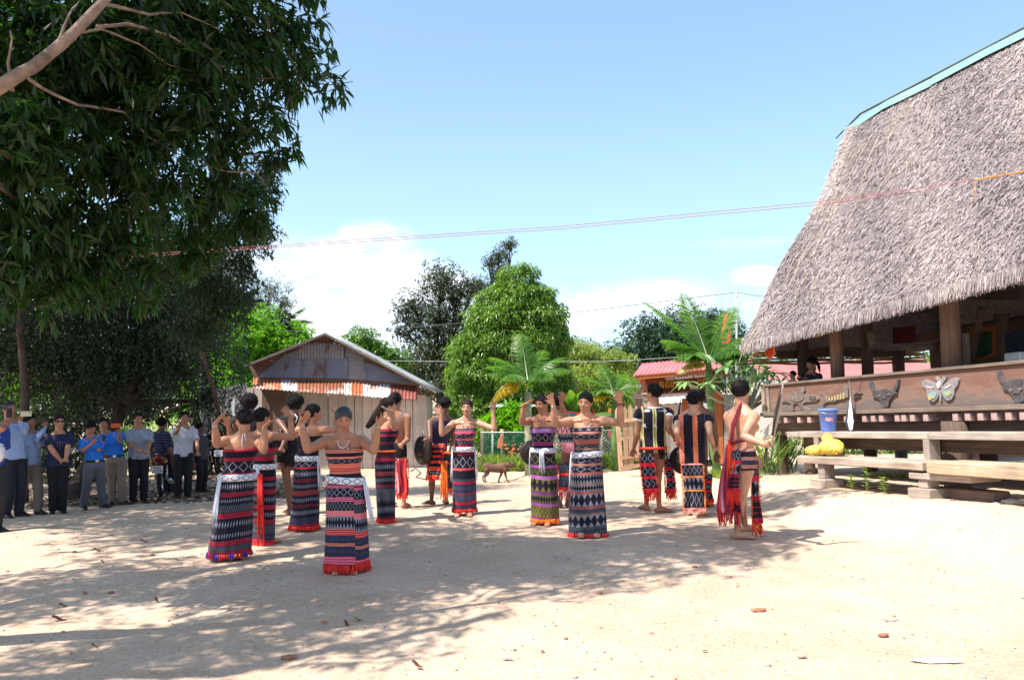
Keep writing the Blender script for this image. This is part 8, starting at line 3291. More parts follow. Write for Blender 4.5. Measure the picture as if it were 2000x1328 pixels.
panel(m, 'front_flap', (1473, 900), (1479, 1022), 16, 22, VSTR2, depth=.14, fringe=[RED_YARN, ORANGE_YARN], fl=.13, side=ORANGE_YARN, seed=3, fr_n=16, yaw=25)
m.strands('knotted_tassel', P(1427, 858, m.d - .15), Vector((1, 0, 0)), 12, .40, .05, plain('vermilion_yarn', (.78, .07, .02), rough=.85), r=.008, seed=5)
mb = MB()
a_, b_ = P(1447, 792, m.d - .05), P(1429, 862, m.d - .15)
sh = []
for pts in ([P(1444, 800, m.d - .10), P(1432, 830, m.d - .13), P(1428, 866, m.d - .14)],):
 mb.tube([P(1455, 791, m.d + .05), P(1449, 791, m.d - .055)] + pts, [(.045, .008), (.055, .008), (.06, .008), (.06, .008), (.055, .01)], 10, up=(0, -1, 0))
mb.tube([P(1455, 791, m.d + .05), P(1462, 797, m.d - .10), P(1459, 793, m.d - .04)], [.004] * 3, 6)
mb.v = mb.v
m.part('shoulder_sash', mb, plain('rose_striped_sash', (.38, .06, .09), var=.6, scale=40, stretch=(1, 1, .05)))
mb = MB()
mb.tube([P(1428, 866, m.d - .16), P(1440, 862, m.d - .19), P(1456, 859, m.d - .18), P(1474, 862, m.d - .08)], [(.02, .012)] * 4, 8)
m.part('waist_tie', mb, plain('dark_red_tie', (.12, .015, .03)))

# stick and knife held by him
hand17 = m.arm[-1]['W'].lerp(m.arm[-1]['T'], .55)
dd = hand17.y
root = empty('wooden_stick', hand17, 'crooked pale and dark wooden stick held upright by the bare backed man', 'stick')
mb = MB()
mb.tube([P(1507, 872, dd), P(1511, 845, dd), P(1519, 815, dd), P(1527, 775, dd), P(1529, 752, dd), P(1523, 736, dd)], [.015, .016, .017, .014, .008, .004], 8)
mb.obj('shaft', plain('pale_bark', (.42, .33, .27), var=.3, scale=20, bump=.4), root, True)
mb = MB()
mb.tube([P(1509, 850, dd - .02), P(1513, 815, dd - .02), P(1522, 775, dd - .02), P(1526, 753, dd - .02)], [.010, .014, .012, .004], 8)
mb.obj('dark_strip', plain('burnt_bark', (.05, .03, .028), var=.3, scale=20), root, True)
root = empty('long_knife', P(1500, 862, dd + .1), 'long steel knife with a bright pointed blade behind the hand of the bare backed man', 'knife')

def blade(root, pts_px, depth, width, mat, name='blade', thick=.004, taper=True):
 mb = MB()
 pts = [P(x, y, depth) for x, y in pts_px]
 ax = (pts[-1] - pts[0]).normalized()
 sd = ax.cross(Vector((0, -1, 0))).normalized()
 n = len(pts)
 outl = []
 ws = [width * (.7 + .3 * i / max(1, n - 2)) if i < n - 1 else .001 for i in range(n)]
 outl = [p + sd * w_ / 2 for p, w_ in zip(pts, ws)] + [p - sd * w_ / 2 for p, w_ in reversed(list(zip(pts, ws)))]
 mb.poly(outl, thick, Vector((0, -1, 0)))
 return mb.obj(name, mat, root)

STEEL = plain('bare_steel', (.55, .57, .6), rough=.28, metal=.9, var=.2, scale=20)
GRIP = plain('dark_grip', (.04, .025, .02), rough=.6)
blade(root, [(1498, 868), (1494, 856), (1496, 845), (1502, 827)], dd + .1, .05, STEEL)
blade(root, [(1498, 868), (1495, 890), (1491, 910)], dd + .1, .03, GRIP, 'sheath')

# man in black tunic with gold stripes
m = Person('man seen from behind in a black sleeveless tunic with cream stripes and red belt cord', (1279, 1001), (1276, 768), yaw=190, sk=SK_M, hy=232, ysh=186, group=GRP_M, face=False,
   legs={1: dict(foot=(1263, 996), yaw=200), -1: dict(foot=(1288, 1001), yaw=100)},
   arms={-1: dict(e=(1306, 838), w=(1317, 854), t=(1325, 866), se=-1, sw=1, curl=30), 1: dict(out=.12, fwd=.15, fwd2=.9)})
m.body(.008, 14000)
m.hair('short', HAIR, 12)
m.garment('tunic', TUN14, -.16, .97, off=.016, sleeve=.10, soff=.02, pat=True, flare=.4)
m.garment('undershirt', plain('white_cotton', (.75, .75, .74)), .86, 1.0, off=.011, sleeve=.16, soff=.013, wr=.002)
mb = MB()
c, X, Y, w_, a, b = m.ring(-.05, .03)
loft(mb, [(c + UPV * z, X, Y, w_, a, b) for z in (-.018, .018)], 28)
m.part('belt_cord', mb, plain('red_cord', (.7, .06, .04)))
panel(m, 'back_flap', (1262, 886), (1272, 962), 26, 26, RDARK, depth=-.14, fringe=RED_YARN, fl=.10, side=RED_YARN, seed=4)
panel(m, 'front_flap', (1306, 896), (1310, 962), 14, 18, RDARK, depth=.10, fringe=RED_YARN, fl=.09, side=RED_YARN, seed=5)
m.strands('hem_fringe', P(1296, 884, m.d - .08), Vector((1, 0, 0)), 14, .09, .10, BLACK_CLOTH, seed=7)
mb = MB()
for k in range(12):
 mb.ell(P(1309, 803, m.d - .02) + Vector((random.uniform(-.02, .02), random.uniform(-.02, .02), random.uniform(-.03, .03))), .018, seg=6, rings=5)
m.part('shoulder_pompom', mb, RED_YARN)
# pale appliqued letters across the shoulders of the tunic
for txt, px, sz in (('OA LA', 1254.5, .045), ('Luong', 1279, .04)):
 cu = bpy.data.curves.new('lettering', 'FONT')
 cu.body = txt
 cu.size = sz
 cu.extrude = .001
 to = bpy.data.objects.new('lettering', cu)
 COL.objects.link(to)
 me = bpy.data.meshes.new_from_object(to.evaluated_get(bpy.context.evaluated_depsgraph_get()))
 bpy.data.objects.remove(to)
 q = P(px, 803, m.d)
 me.transform(Matrix.Translation((q.x, m.d - .105, q.z)) @ Matrix.Rotation(R_(82), 4, 'X'))
 m.put('lettering', me, plain('pale_thread', (.6, .6, .65)), smooth=False)
for px in (1258.5, 1279.5):
 q = P(px, 831, m.d - .155)
 mb = MB()
 mb.poly([q + Vector((dx, 0, dz)) for dx, dz in ((-.028, .03), (0, .012), (.02, .03), (.012, 0), (.028, -.03), (0, -.012), (-.02, -.03), (-.012, 0))], .004, (0, -1, 0))
 m.part('woven_star', mb, WHITE_YARN, False)

# man in orange-panelled tunic
m = Person('man seen from behind in a black tunic with orange woven panels, white crossed cloth below', (1356, 1010), (1354, 782), yaw=168, sk=SK_P, hy=178, ysh=170, group=GRP_M, face=False,
   legs={1: dict(foot=(1345, 1006), yaw=170), -1: dict(foot=(1366, 1009), yaw=130)},
   arms={-1: dict(e=(1387, 852), w=(1394, 873), t=(1398, 888), se=-1, sw=1, curl=30), 1: dict(e=(1322, 845), w=(1324, 862), se=-1, sw=1, curl=60)})
m.body(.008, 14000)
m.hair('short', HAIR, 13)
m.garment('tunic', TUN15, -.30, .97, off=.018, sleeve=.08, soff=.022, pat=True, flare=.25)
panel(m, 'back_flap', (1352, 905), (1357, 995), 40, 40, WCROSS, depth=-.14, fringe=plain('pink_yarn', (.8, .3, .3)), fl=.04, side=ORANGE_YARN, seed=6)
m.strands('hem_fringe', P(1384, 898, m.d - .05), Vector((1, 0, 0)), 12, .08, .07, BLACK_CLOTH, seed=8)
root = empty('hunting_sword', P(1324, 850, m.d + .1), 'dark straight sword carried upright left of the man in the orange panelled tunic', 'sword')
blade(root, [(1323, 845), (1325, 812), (1331, 768)], m.d + .12, .035, plain('dark_sheath', (.06, .03, .025)), 'sheath')

# man hidden behind him: only a leg and a cloth show
m = Person('man mostly hidden behind the man in the orange panelled tunic, one bare leg showing', (1384, 990), (1364, 782), yaw=180, sk=SK_D, face=False, group=GRP_M, pel=-.16, H=1.6,
   legs={-1: dict(foot=(1384, 990), yaw=150), 1: dict(foot=(1366, 988), yaw=200)})
m.body(.012, 7000)
m.hair('short', HAIR, 14)
m.garment('tunic', plain('brown_cloth', (.16, .07, .045), bump=.3), -.12, .9, off=.012, wr=.003)
panel(m, 'back_flap', (1384, 925), (1386, 980), 12, 14, RDARK, depth=-.1, fringe=ORANGE_YARN, fl=.05, seed=8)

# man with gong in navy
m = Person('man in navy top and red fringed loincloth holding a gong, left of the slim dancer', (846, 988), (867, 790), yaw=200, sk=SK_D, hy=-135, ysh=205, pel=.05, group=GRP_M, face=True,
   legs={1: dict(foot=(843, 986), yaw=-120), -1: dict(foot=(872, 984), yaw=200)},
   arms={1: dict(e=(840, 856), w=(834, 862), t=(829, 848), se=-1, sw=-1, curl=50), -1: dict(out=.1, fwd=.3, fwd2=.9)})
m.body(.009, 10000)
m.hair('short', HAIR, 15)
m.garment('sash_top', plain('navy_cloth', (.018, .016, .05), bump=.3), .06, .90, off=.012, wr=.006)
m.garment('loincloth', plain('dark_red_cloth', (.10, .015, .025), bump=.3), -.30, .14, off=.014, wr=.004)
panel(m, 'side_flap', (856, 866), (845, 932), 26, 24, RB, depth=-.17, fringe=RED_YARN, fl=.05, side=RED_YARN, seed=9, yaw=-15)
panel(m, 'back_flap', (878, 882), (876, 958), 24, 28, BK_GRID, depth=-.12, fringe=[RED_YARN, WHITE_YARN], fl=.09, seed=10, side=ORANGE_YARN)
m.strands('yarn_tails', P(868, 900, m.d - .2), Vector((1, 0, 0)), 9, .55, .06, ORANGE_YARN, r=.010, seed=11)
GONG_D = m.d - .12

# man with machete behind the long haired woman
m = Person('man with a bare back and slung long knife, half hidden behind the long haired dancer', (789, 993), (772, 792), yaw=170, sk=SK_M, hy=150, group=GRP_M, face=False, H=1.64, pel=-.12,
   legs={-1: dict(foot=(789, 992), yaw=160), 1: dict(foot=(768, 990), yaw=180)},
   arms={-1: dict(e=(797, 858), w=(784, 868), se=-1, sw=-1, curl=50), 1: dict(e=(764, 856))})
m.body(.009, 9000)
m.hair('short', HAIR, 16)
m.garment('loincloth', BLACK_CLOTH, -.26, .14, off=.014, wr=.004)
panel(m, 'back_flap', (786, 896), (786, 964), 20, 20, VSTR, depth=-.13, fringe=RED_YARN, fl=.08, side=RED_YARN, seed=12)
mb = MB()
mb.tube([P(764, 818, m.d - .10), P(775, 845, m.d - .14), P(783, 872, m.d - .13)], [(.02, .006)] * 3, 8)
m.part('strap', mb, plain('woven_orange_strap', (.45, .10, .05), var=.6, scale=60))
root = empty('long_knife', P(782, 825, m.d - .15), 'long knife with a pale tip slung across the back of the half hidden man', 'knife')
blade(root, [(776, 822), (788, 806), (799, 794)], m.d - .17, .035, STEEL)
blade(root, [(768, 850), (772, 836), (777, 822)], m.d - .17, .045, GRIP, 'sheath')

# afro-haired man behind left pair
m = Person('man with a round mass of black hair standing behind the two leftmost dancers', (489, 1012), (488, 788), yaw=180, sk=SK_D, hy=180, group=GRP_M, face=False, H=1.62,
   arms={1: dict(e=(462, 842), w=(458, 822), t=(457, 812), curl=60, up=1)})
m.body(.012, 7000)
m.hair('afro', HAIR, 17)
m.garment('tunic', BLACK_CLOTH, -.26, .95, off=.014, sleeve=.2, wr=.004)
root = empty('long_knife', P(457, 815, m.arm[1]['T'].y), 'upright pale steel knife blade held above the shoulder of the leftmost dancer', 'knife')
dk = m.arm[1]['T'].y
blade(root, [(457, 812), (455, 798), (456, 786), (458, 775)], dk, .045, STEEL)
blade(root, [(457, 828), (457, 812)], dk, .03, GRIP, 'handle')

# man in black facing left with gong
m = Person('thick haired man in black with bare legs holding a gong between the left dancers', (568, 1004), (574, 790), yaw=200, sk=SK_D, hy=-115, group=GRP_M, face=True, H=1.64,
   legs={1: dict(foot=(566, 1004), yaw=220), -1: dict(foot=(588, 1002), yaw=200)},
   arms={1: dict(e=(562, 846), w=(551, 872), se=-1, sw=-1, curl=50), -1: dict(out=.1)})
m.body(.009, 9000)
m.hair('afro', HAIR, 18)
m.garment('tunic', BLACK_CLOTH, -.28, .95, off=.014, wr=.005)
panel(m, 'back_flap', (576, 884), (573, 905), 34, 34, BLACK_CLOTH, depth=-.14, fringe=BLACK_CLOTH, fl=.05, seed=14)
mb = MB()
mb.tube([P(575, 808, m.d - .06), P(581, 815, m.d - .1), P(577, 826, m.d - .11)], [.006] * 3, 6)
m.part('white_piping', mb, WHITE_YARN)
GONG4 = m.d - .15

# person behind the two right-hand women
m = Person('person in a red, white and black wrap hidden between the two right hand women dancers', (1106, 990), (1088, 790), yaw=190, sk=SK_D, face=False, group=GRP_M, H=1.62, pel=.12,
   legs={-1: dict(foot=(1108, 990), yaw=170)})
m.body(.012, 7000)
m.hair('short', HAIR, 19)
m.garment('patterned_wrap', weave('pink_white_black_wrap', [(1, (.75, .2, .25), WH, 3, 14), (.8, NB, WH, 2, 30), (.8, (.8, .35, .35), NB, 3, 11), (1, NB, WH, 2, 26), (.7, (.7, .08, .05), WH, 1, 12)], lo=.45, hi=.86), -.22, .92, off=.03, pat=True, wr=.012)
panel(m, 'back_flap', (1104, 905), (1105, 958), 30, 26, weave('bars_red', [(1, NB, GL, 4, 24), (.3, (.7, .05, .03), Z, 0, 0), (1.2, NB, GL, 4, 24), (.4, (.7, .05, .03), Z, 0, 0)]), depth=-.12, fringe=[RED_YARN, WHITE_YARN], fl=.12, side=RED_YARN, seed=15)
GONG12 = m.d - .05

def gong(px, py, depth, R, yaw, label, roll=0):
 c = P(px, py, depth)
 root = empty('gong', c, label, 'gong', 'black bronze gongs carried by the men')
 n = Vector((math.sin(R_(yaw)), -math.cos(R_(yaw)), 0))
 X = Vector((math.cos(R_(yaw)), math.sin(R_(yaw)), 0))
 prof = [(0, .045), (.04, .044), (.055, .03), (.065, .018), (.45 * R / .2 * .2, .016), (R * .62, .02), (R * .64, .012), (R * .93, .006), (R, -.004), (R * .98, -.06), (R * .96, -.06), (R * .97, -.008), (R * .6, .004), (0, .004)]
 seg = 40
 vs, fs = [], []
 for r, z in prof:
  for k in range(seg):
   t = 2 * math.pi * k / seg
   vs.append(c + X * (r * math.cos(t)) + UPV * (r * math.sin(t)) + n * z)
 for i in range(len(prof) - 1):
  for k in range(seg):
   k2 = (k + 1) % seg
   fs.append((i * seg + k, i * seg + k2, (i + 1) * seg + k2, (i + 1) * seg + k))
 mb = MB()
 mb.add(vs, fs)
 mb.obj('disc', plain('blackened_bronze', (.035, .026, .024), rough=.42, metal=.35, var=.4, scale=14, bump=.2), root, True)
 mb = MB()
 mb.tube([c + UPV * R * .95 - X * .03 - n * .03, c + UPV * (R + .07) - n * .03, c + UPV * R * .95 + X * .03 - n * .03], .006, 6)
 mb.obj('cord', plain('rope', (.45, .35, .25)), root, True)
 return root

gong(823, 880, GONG_D, .205, -52, 'large black gong with a raised boss held by the man in navy')
gong(543, 868, GONG4, .15, -40, 'gong with a pale rim glint beside the man in black')
gong(1041, 884, GONG12, .175, 20, 'round dark gong edge showing behind the dancer in purple')
gong(1336, 898, 10.75, .19, -15, 'black gong half hidden behind the orange panelled tunic')

# ------------------------------------------------------------------ onlookers
BLUE_S = plain('bright_blue_shirt', (.02, .18, .68), rough=.7, var=.15, bump=.2)
LBLUE = plain('pale_blue_shirt', (.33, .44, .68), rough=.75, var=.12, bump=.2)
GREYS = plain('grey_checked_shirt', (.28, .32, .40), rough=.8, var=.35, scale=60)
WHITE_S = plain('white_shirt', (.52, .54, .62), rough=.75, var=.08, bump=.2)
NAVY_S = plain('navy_blouse', (.016, .018, .06), rough=.6, var=.3)
BLK_T = plain('black_trousers', (.014, .013, .018), rough=.8, var=.2)
CHAR_T = plain('charcoal_trousers', (.028, .028, .036), rough=.8, var=.2)
KHA_T = plain('khaki_trousers', (.24, .19, .15), rough=.85, var=.15)
GREY_T = plain('grey_trousers', (.13, .14, .18), rough=.85, var=.15)
PHONE_B = plain('black_phone', (.02, .02, .024), rough=.2)

def phone(px, py, depth, w, h, mat, label, yaw=0):
 c = P(px, py, depth)
 X = Vector((math.cos(R_(yaw)), math.sin(R_(yaw)), 0))
 n = X.cross(UPV)
 o = MB().box(c, (w, .009, h), (X, n, UPV)).box(c - n * -.0055 + X * w * .3 + UPV * h * .3, (.012, .003, .012), (X, n, UPV), 1)
 ob = o.obj('phone', [mat, PHONE_B], None, loc=c)
 b = ob.modifiers.new('b', 'BEVEL'); b.width = .004; b.segments = 2
 tag(ob, label, 'phone')

def onlooker(*a, shirt=None, sleeve=.42, tr=None, seed=1, hem=-.06, hairm=None, col=True, **k):
 p = Person(*a, group=GRP_O, **k)
 p.body(.010, 9000, bare_feet=False)
 p.hair(k.get('hs', 'short'), hairm or HAIR, seed)
 p.garment('shirt', shirt, hem, .96, off=.018, sleeve=sleeve, soff=.011, voxel=.011, target=7000, wr=.017, flare=.2)
 if col:
  p.collar(shirt)
 p.trousers(tr)
 p.shoes()
 return p

p = onlooker('tall greying man in a pale blue shirt and black trousers filming at the left edge', (24, 1010), (19, 800), yaw=62, sk=SK_M, hy=62, hp=-4, fat=1.08,
    shirt=LBLUE, sleeve=1.0, tr=CHAR_T, seed=31, hairm=HAIR_G, arms={1: dict(e=(36, 858), w=(25, 838), t=(20, 822), se=1, sw=1, curl=30), -1: dict(e=(10, 850), w=(14, 832), t=(16, 816), se=-1, curl=30)})
phone(18, 806, p.arm[-1]['T'].y, .075, .14, PHONE_B, 'black phone held up before the tall man at the left edge', 40)
p = onlooker('man in pale blue shirt and khaki trousers raising a cream phone beside the tall man', (57, 1005), (60, 824), yaw=58, sk=SK_M, hy=58, hp=0,
    shirt=LBLUE, sleeve=1.0, tr=KHA_T, seed=32, arms={-1: dict(e=(48, 846), w=(39, 822), t=(44, 806), se=-1, sw=-1, up=1, curl=25), 1: dict(e=(72, 858), w=(88, 834), t=(90, 818), se=-1, sw=1, up=1, curl=20)},
    legs={-1: dict(foot=(38, 1006), yaw=70), 1: dict(foot=(74, 1004), yaw=70)})
phone(51, 808, p.arm[-1]['T'].y, .15, .08, plain('cream_phone', (.62, .6, .4), rough=.4), 'cream phone held sideways above the faces at left', 20)
phone(80, 820, p.arm[1]['T'].y, .13, .07, PHONE_B, 'dark phone gripped in the outstretched hand at left', 30)
# woman with sunglasses
p = Person('woman in sunglasses with a navy embroidered blouse and hands folded', (112, 1002), (116, 823), yaw=35, female=True, sk=SK_F, hy=40, hp=0, fat=1.12, group=GRP_O,
   arms={-1: dict(e=(99, 875), w=(118, 898), t=(127, 906), se=-1, sw=-1, curl=25), 1: dict(e=(133, 874), w=(129, 896), t=(124, 905), se=-1, sw=-1, curl=25)})
p.body(.009, 9000, bare_feet=False)
p.hair('bun', HAIR, 33)
p.garment('blouse', NAVY_S, -.14, .93, off=.022, sleeve=.42, soff=.014, wr=.010, flare=.5)
p.trousers(BLK_T)
p.shoes()
mb = MB()
for q in (-1, 1):
 mb.ell(p.HP(q * .16, .40, .01), (.13 * p.hh, .02 * p.hh, .085 * p.hh), (p.hr, p.hf, p.hu), 12, 8)
 mb.tube([p.HP(q * .29, .37, .04), p.HP(q * .39, .0, .03)], .012 * p.hh, 6)
mb.tube([p.HP(-.05, .425, .04), p.HP(.05, .425, .04)], .012 * p.hh, 6)
p.part('sunglasses', mb, plain('dark_lens', (.02, .01, .01), rough=.15))
mb = MB()
rr = random.Random(8)
c = p.ring(.7, .035)
for k in range(7):
 x = (k / 6 - .5) * .20
 t = c[0] + c[1] * x + c[2] * (c[4] + .022 - abs(x) * .25)
 mb.tube([t, t - UPV * rr.uniform(.08, .15)], .0028, 5)
a = p.arm[-1]
for k in range(3):
 ctr = a['S'].lerp(a['E'], .4) + Vector((-.01, -.055, .01))
 r0 = .015 + .014 * k
 mb.tube([ctr + Vector((math.sin(t_) * r0, 0, math.cos(t_) * r0 - k * .004)) for t_ in [-1.6 + .4 * q for q in range(9)]], .0028, 5)
p.part('silver_embroidery', mb, plain('silver_thread', (.35, .35, .5)))

p = onlooker('man in a bright blue shirt and grey trousers looking down and tapping a phone', (184, 996), (178, 836), yaw=48, sk=SK_M, hy=60, hp=28,
    shirt=BLUE_S, sleeve=.42, tr=GREY_T, seed=34, hem=.08,
    arms={-1: dict(e=(161, 880), w=(180, 866), t=(191, 854), se=-1, sw=-1, curl=15), 1: dict(e=(193, 880), w=(198, 866), t=(204, 858), se=-1, sw=1, curl=25)},
    legs={-1: dict(foot=(163, 994), yaw=40), 1: dict(foot=(200, 991), yaw=70)})
p.belt()
phone(203, 856, p.arm[1]['T'].y - .02, .04, .10, PHONE_B, 'small black phone in the hand of the man looking down', 60)
p = onlooker('man in bright blue shirt and khaki trousers holding up an orange phone, hand on hip', (228, 986), (201, 826), yaw=22, sk=SK_M, hy=35, hp=-4, pel=-.02,
    shirt=BLUE_S, sleeve=.42, tr=KHA_T, seed=35, hem=.08, fat=1.05,
    arms={1: dict(e=(234, 862), w=(233, 846), t=(231, 832), se=-1, sw=-1, up=1, curl=25), -1: dict(e=(187, 872), w=(198, 884), se=-1, sw=1, curl=20)},
    legs={-1: dict(foot=(219, 986), yaw=20), 1: dict(foot=(241, 985), yaw=60)})
p.belt()
phone(226, 831, p.arm[1]['T'].y - .02, .15, .075, plain('orange_phone', (.7, .12, .04), rough=.4), 'orange phone held out sideways by the khaki trousered man', 15)
p = onlooker('man in a grey short sleeved shirt and black trousers with his hands clasped', (270, 982), (270, 819), yaw=32, sk=SK_M, hy=40, hp=0, ysh=30,
    shirt=GREYS, sleeve=.42, tr=BLK_T, seed=36, hem=-.10, fat=1.08,
    arms={-1: dict(e=(254, 868), w=(271, 879), t=(282, 885), se=-1, sw=-1, curl=25), 1: dict(e=(292, 866), w=(287, 880), t=(279, 888), se=-1, sw=-1, curl=25)})
p = onlooker('man in a white short sleeved shirt and black trousers raising a brown phone', (357, 973), (360, 816), yaw=28, sk=SK_M, hy=35, hp=0,
    shirt=WHITE_S, sleeve=.42, tr=BLK_T, seed=37, hem=-.12,
    arms={-1: dict(e=(344, 846), w=(352, 832), t=(360, 820), se=-1, sw=-1, curl=35), 1: dict(e=(385, 862), w=(386, 882), t=(384, 896), se=-1, curl=25)})
phone(370, 818, p.arm[-1]['T'].y - .02, .13, .05, plain('brown_phone', (.25, .14, .10), rough=.4), 'brown phone in front of the face of the man in the white shirt', 15)
p = onlooker('man in dark grey clothes farther back between the white shirt and the dancers', (392, 961), (391, 837), yaw=70, sk=SK_D, hy=70, hp=0,
    shirt=plain('dark_grey_shirt', (.05, .045, .06)), sleeve=.42, tr=BLK_T, seed=38, hem=-.12)
# man sitting on the motorcycle: behind it, plaid shirt
p = Person('man in a dark plaid shirt sitting sideways on the motorcycle, back to us', (313, 972), (316, 834), yaw=150, sk=SK_D, hy=150, group=GRP_O, face=False, H=1.6, pelz=.46,
   root=Vector(tuple(P(313, 968, 16.0).xy) + (gz(P(313, 968, 16.0).x, 16.0),)), arms={1: dict(out=.35), -1: dict(out=.35)},
   legs={1: dict(step=.15), -1: dict(step=.15)})
p.body(.012, 7000, bare_feet=False)
p.hair('short', HAIR, 39)
p.garment('plaid_shirt', weave('dark_plaid', [(1, (.02, .022, .05), (.06, .08, .16), 5, 8)] * 6, lo=.3, hi=.9), -.1, .95, off=.018, sleeve=.42, soff=.02, pat=True, wr=.01, voxel=.012)
p.trousers(BLK_T)
p.shoes()
# person mostly outside the frame at the left edge
p = onlooker('person at the very left edge of whom a deep blue sleeve and an arm show', (-22, 1040), (-24, 800), yaw=60, sk=SK_M, hy=60, shirt=plain('deep_blue_shirt', (.02, .06, .32)), sleeve=.9, tr=CHAR_T, seed=40,
    arms={1: dict(e=(14, 872), w=(4, 842), t=(12, 826), se=1, sw=-1), -1: dict(e=(-20, 862), w=(0, 842), t=(14, 828), se=-1, sw=-1, curl=25)})
mb = MB()
c = P(-4, 884, p.d - .1)
mb.ell(c, (.09, .06, .13), seg=16, rings=10)
me = remeshed(mb, .015, 1500, 2)
for v in me.vertices:
 v.co += v.normal * abs(noise.noise(v.co * 16)) * -.05 - c
o = bpy.data.objects.new('white_bag', me)
me.materials.append(plain('white_plastic_bag', (.7, .7, .78), rough=.5))
me.polygons.foreach_set('use_smooth', [True] * len(me.polygons))
o.location = c
link(o)
tag(o, 'crumpled white plastic bag carried at the left edge', 'bag')
mb = MB(); mb.tube([c + Vector((0, 0, .1)), c + Vector((0.02, 0, .2)), p.arm[-1]['W']], .004, 6)
hb = mb.obj('handle', MATS['white_plastic_bag'], None, loc=c)
hb.parent = o; hb.location = (0, 0, 0)
# ------------------------------------------------------------------ motorcycles
def motorcycle(g, yaw, label, body_col, plate_lines, raincoat=False):
 """parked underbone motorcycle seen from behind; local x forward"""
 root = empty('motorcycle', g, label, 'motorcycle', 'motorcycles parked under the trees')
 X = Vector((math.cos(R_(yaw)), math.sin(R_(yaw)), 0))
 Y = Vector((-X.y, X.x, 0))
 lean = Y * .07

 def L(x, y, z):
  return g + X * x + Y * y + UPV * z + lean * z
 TY = plain('tyre_rubber', (.02, .02, .022), rough=.85)
 CH = plain('chrome', (.6, .6, .62), metal=1, rough=.2)
 BK = plain('black_plastic', (.02, .02, .022), rough=.4)
 BD = plain(body_col[0], body_col[1], rough=.25, coat=.5, var=.1)

 def wheel(x):
  w = MB()
  n = 28
  pts = [L(x + .24 * math.cos(t), 0, .28 + .24 * math.sin(t)) for t in [2 * math.pi * k / n for k in range(n + 1)]]
  w.tube(pts, .042, 8, cap=False)
  o = w.obj('wheel', TY, root, True)
  w = MB()
  pts = [L(x + .19 * math.cos(t), 0, .28 + .19 * math.sin(t)) for t in [2 * math.pi * k / n for k in range(n + 1)]]
  w.tube(pts, .014, 6, cap=False)
  for k in range(10):
   t = 2 * math.pi * k / 10
   w.tube([L(x, .02 * (-1) ** k, .28), L(x + .19 * math.cos(t), 0, .28 + .19 * math.sin(t))], .004, 4)
  w.tube([L(x, -.05, .28), L(x, .05, .28)], .03, 10)
  c = w.obj('rim', CH, None, loc=parent_world(root))
  c.parent = o; c.location = (0, 0, 0)
 wheel(-.60); wheel(.62)

 def part(name, fn, mat, smooth=True):
  mb = MB(); fn(mb); return mb.obj(name, mat, root, smooth)
 part('rear_fender', lambda m: m.tube([L(-.90, 0, .42), L(-.84, 0, .58), L(-.70, 0, .66), L(-.50, 0, .66)], [(.07, .012), (.085, .015), (.09, .018), (.08, .018)], 10, up=Y), BK)
 part('seat', lambda m: m.tube([L(-.72, 0, .80), L(-.55, 0, .81), L(-.25, 0, .78), L(.0, 0, .74), L(.1, 0, .72)], [(.04, .10), (.055, .13), (.05, .13), (.045, .10), (.03, .07)], 12, up=Y), BK)
 part('tail_body', lambda m: m.tube([L(-.84, 0, .76), L(-.62, 0, .72), L(-.3, 0, .64), L(.0, 0, .52)], [(.05, .06), (.09, .11), (.12, .12), (.10, .09)], 12, up=Y), BD)
 part('tail_light', lambda m: m.ell(L(-.87, 0, .74), (.02, .06, .04), (X, Y, UPV)), plain('red_lens', (.25, .01, .01), rough=.15))
 part('frame', lambda m: (m.tube([L(.0, 0, .50), L(.25, 0, .42), L(.50, 0, .72), L(.46, 0, .92)], [.05, .05, .06, .05], 10), m.ell(L(.05, 0, .33), (.20, .13, .12), (X, Y, UPV))), BK)
 part('leg_shield', lambda m: [m.tube([L(.40, s * .16, .86), L(.42, s * .19, .60), L(.30, s * .15, .36)], [(.015, .07), (.015, .09), (.015, .05)], 8, up=Y) for s in (-1, 1)], BD)
 part('fork', lambda m: [m.tube([L(.44, s * .06, .92), L(.62, s * .07, .28)], .022, 8) for s in (-1, 1)], CH)
 part('front_fender', lambda m: m.tube([L(.42, 0, .58), L(.58, 0, .60), L(.76, 0, .54), L(.86, 0, .42)], [(.06, .012), (.07, .014), (.07, .014), (.05, .01)], 10, up=Y), BD)
 part('headlight', lambda m: m.ell(L(.53, 0, .96), (.10, .12, .09), (X, Y, UPV)), BD)
 part('handlebar', lambda m: m.tube([L(.34, -.34, 1.02), L(.40, -.16, .98), L(.43, 0, .97), L(.40, .16, .98), L(.34, .34, 1.02)], .014, 8), CH)
 for s in (-1, 1):
  part('grip', lambda m: m.tube([L(.33, s * .36, 1.02), L(.37, s * .24, 1.0)], .020, 8), BK)
  part('mirror', lambda m: (m.tube([L(.38, s * .22, 1.0), L(.40, s * .28, 1.16)], .006, 6), m.ell(L(.40, s * .30, 1.20), (.015, .06, .04), (X, Y, UPV))), BK)
  part('indicator', lambda m: m.ell(L(-.80, s * .12, .68), (.03, .03, .025), (X, Y, UPV)), plain('amber_lens', (.5, .18, .02), rough=.2))
  part('shock', lambda m: m.tube([L(-.56, s * .10, .32), L(-.44, s * .10, .64)], .022, 8), CH)
 part('exhaust', lambda m: m.tube([L(.1, -.13, .24), L(-.3, -.15, .24), L(-.80, -.17, .34)], [.018, .04, .045], 10), CH)
 # number plate with dark figures
 pl = MB()
 c = L(-.93, 0, .55)
 n = -X
 tl = (UPV * .97 + X * .2).normalized()
 pl.box(c, (.19, .004, .14), (Y, n, tl))
 po = pl.obj('number_plate', plain('white_plate', (.75, .77, .8), rough=.4), root, False)
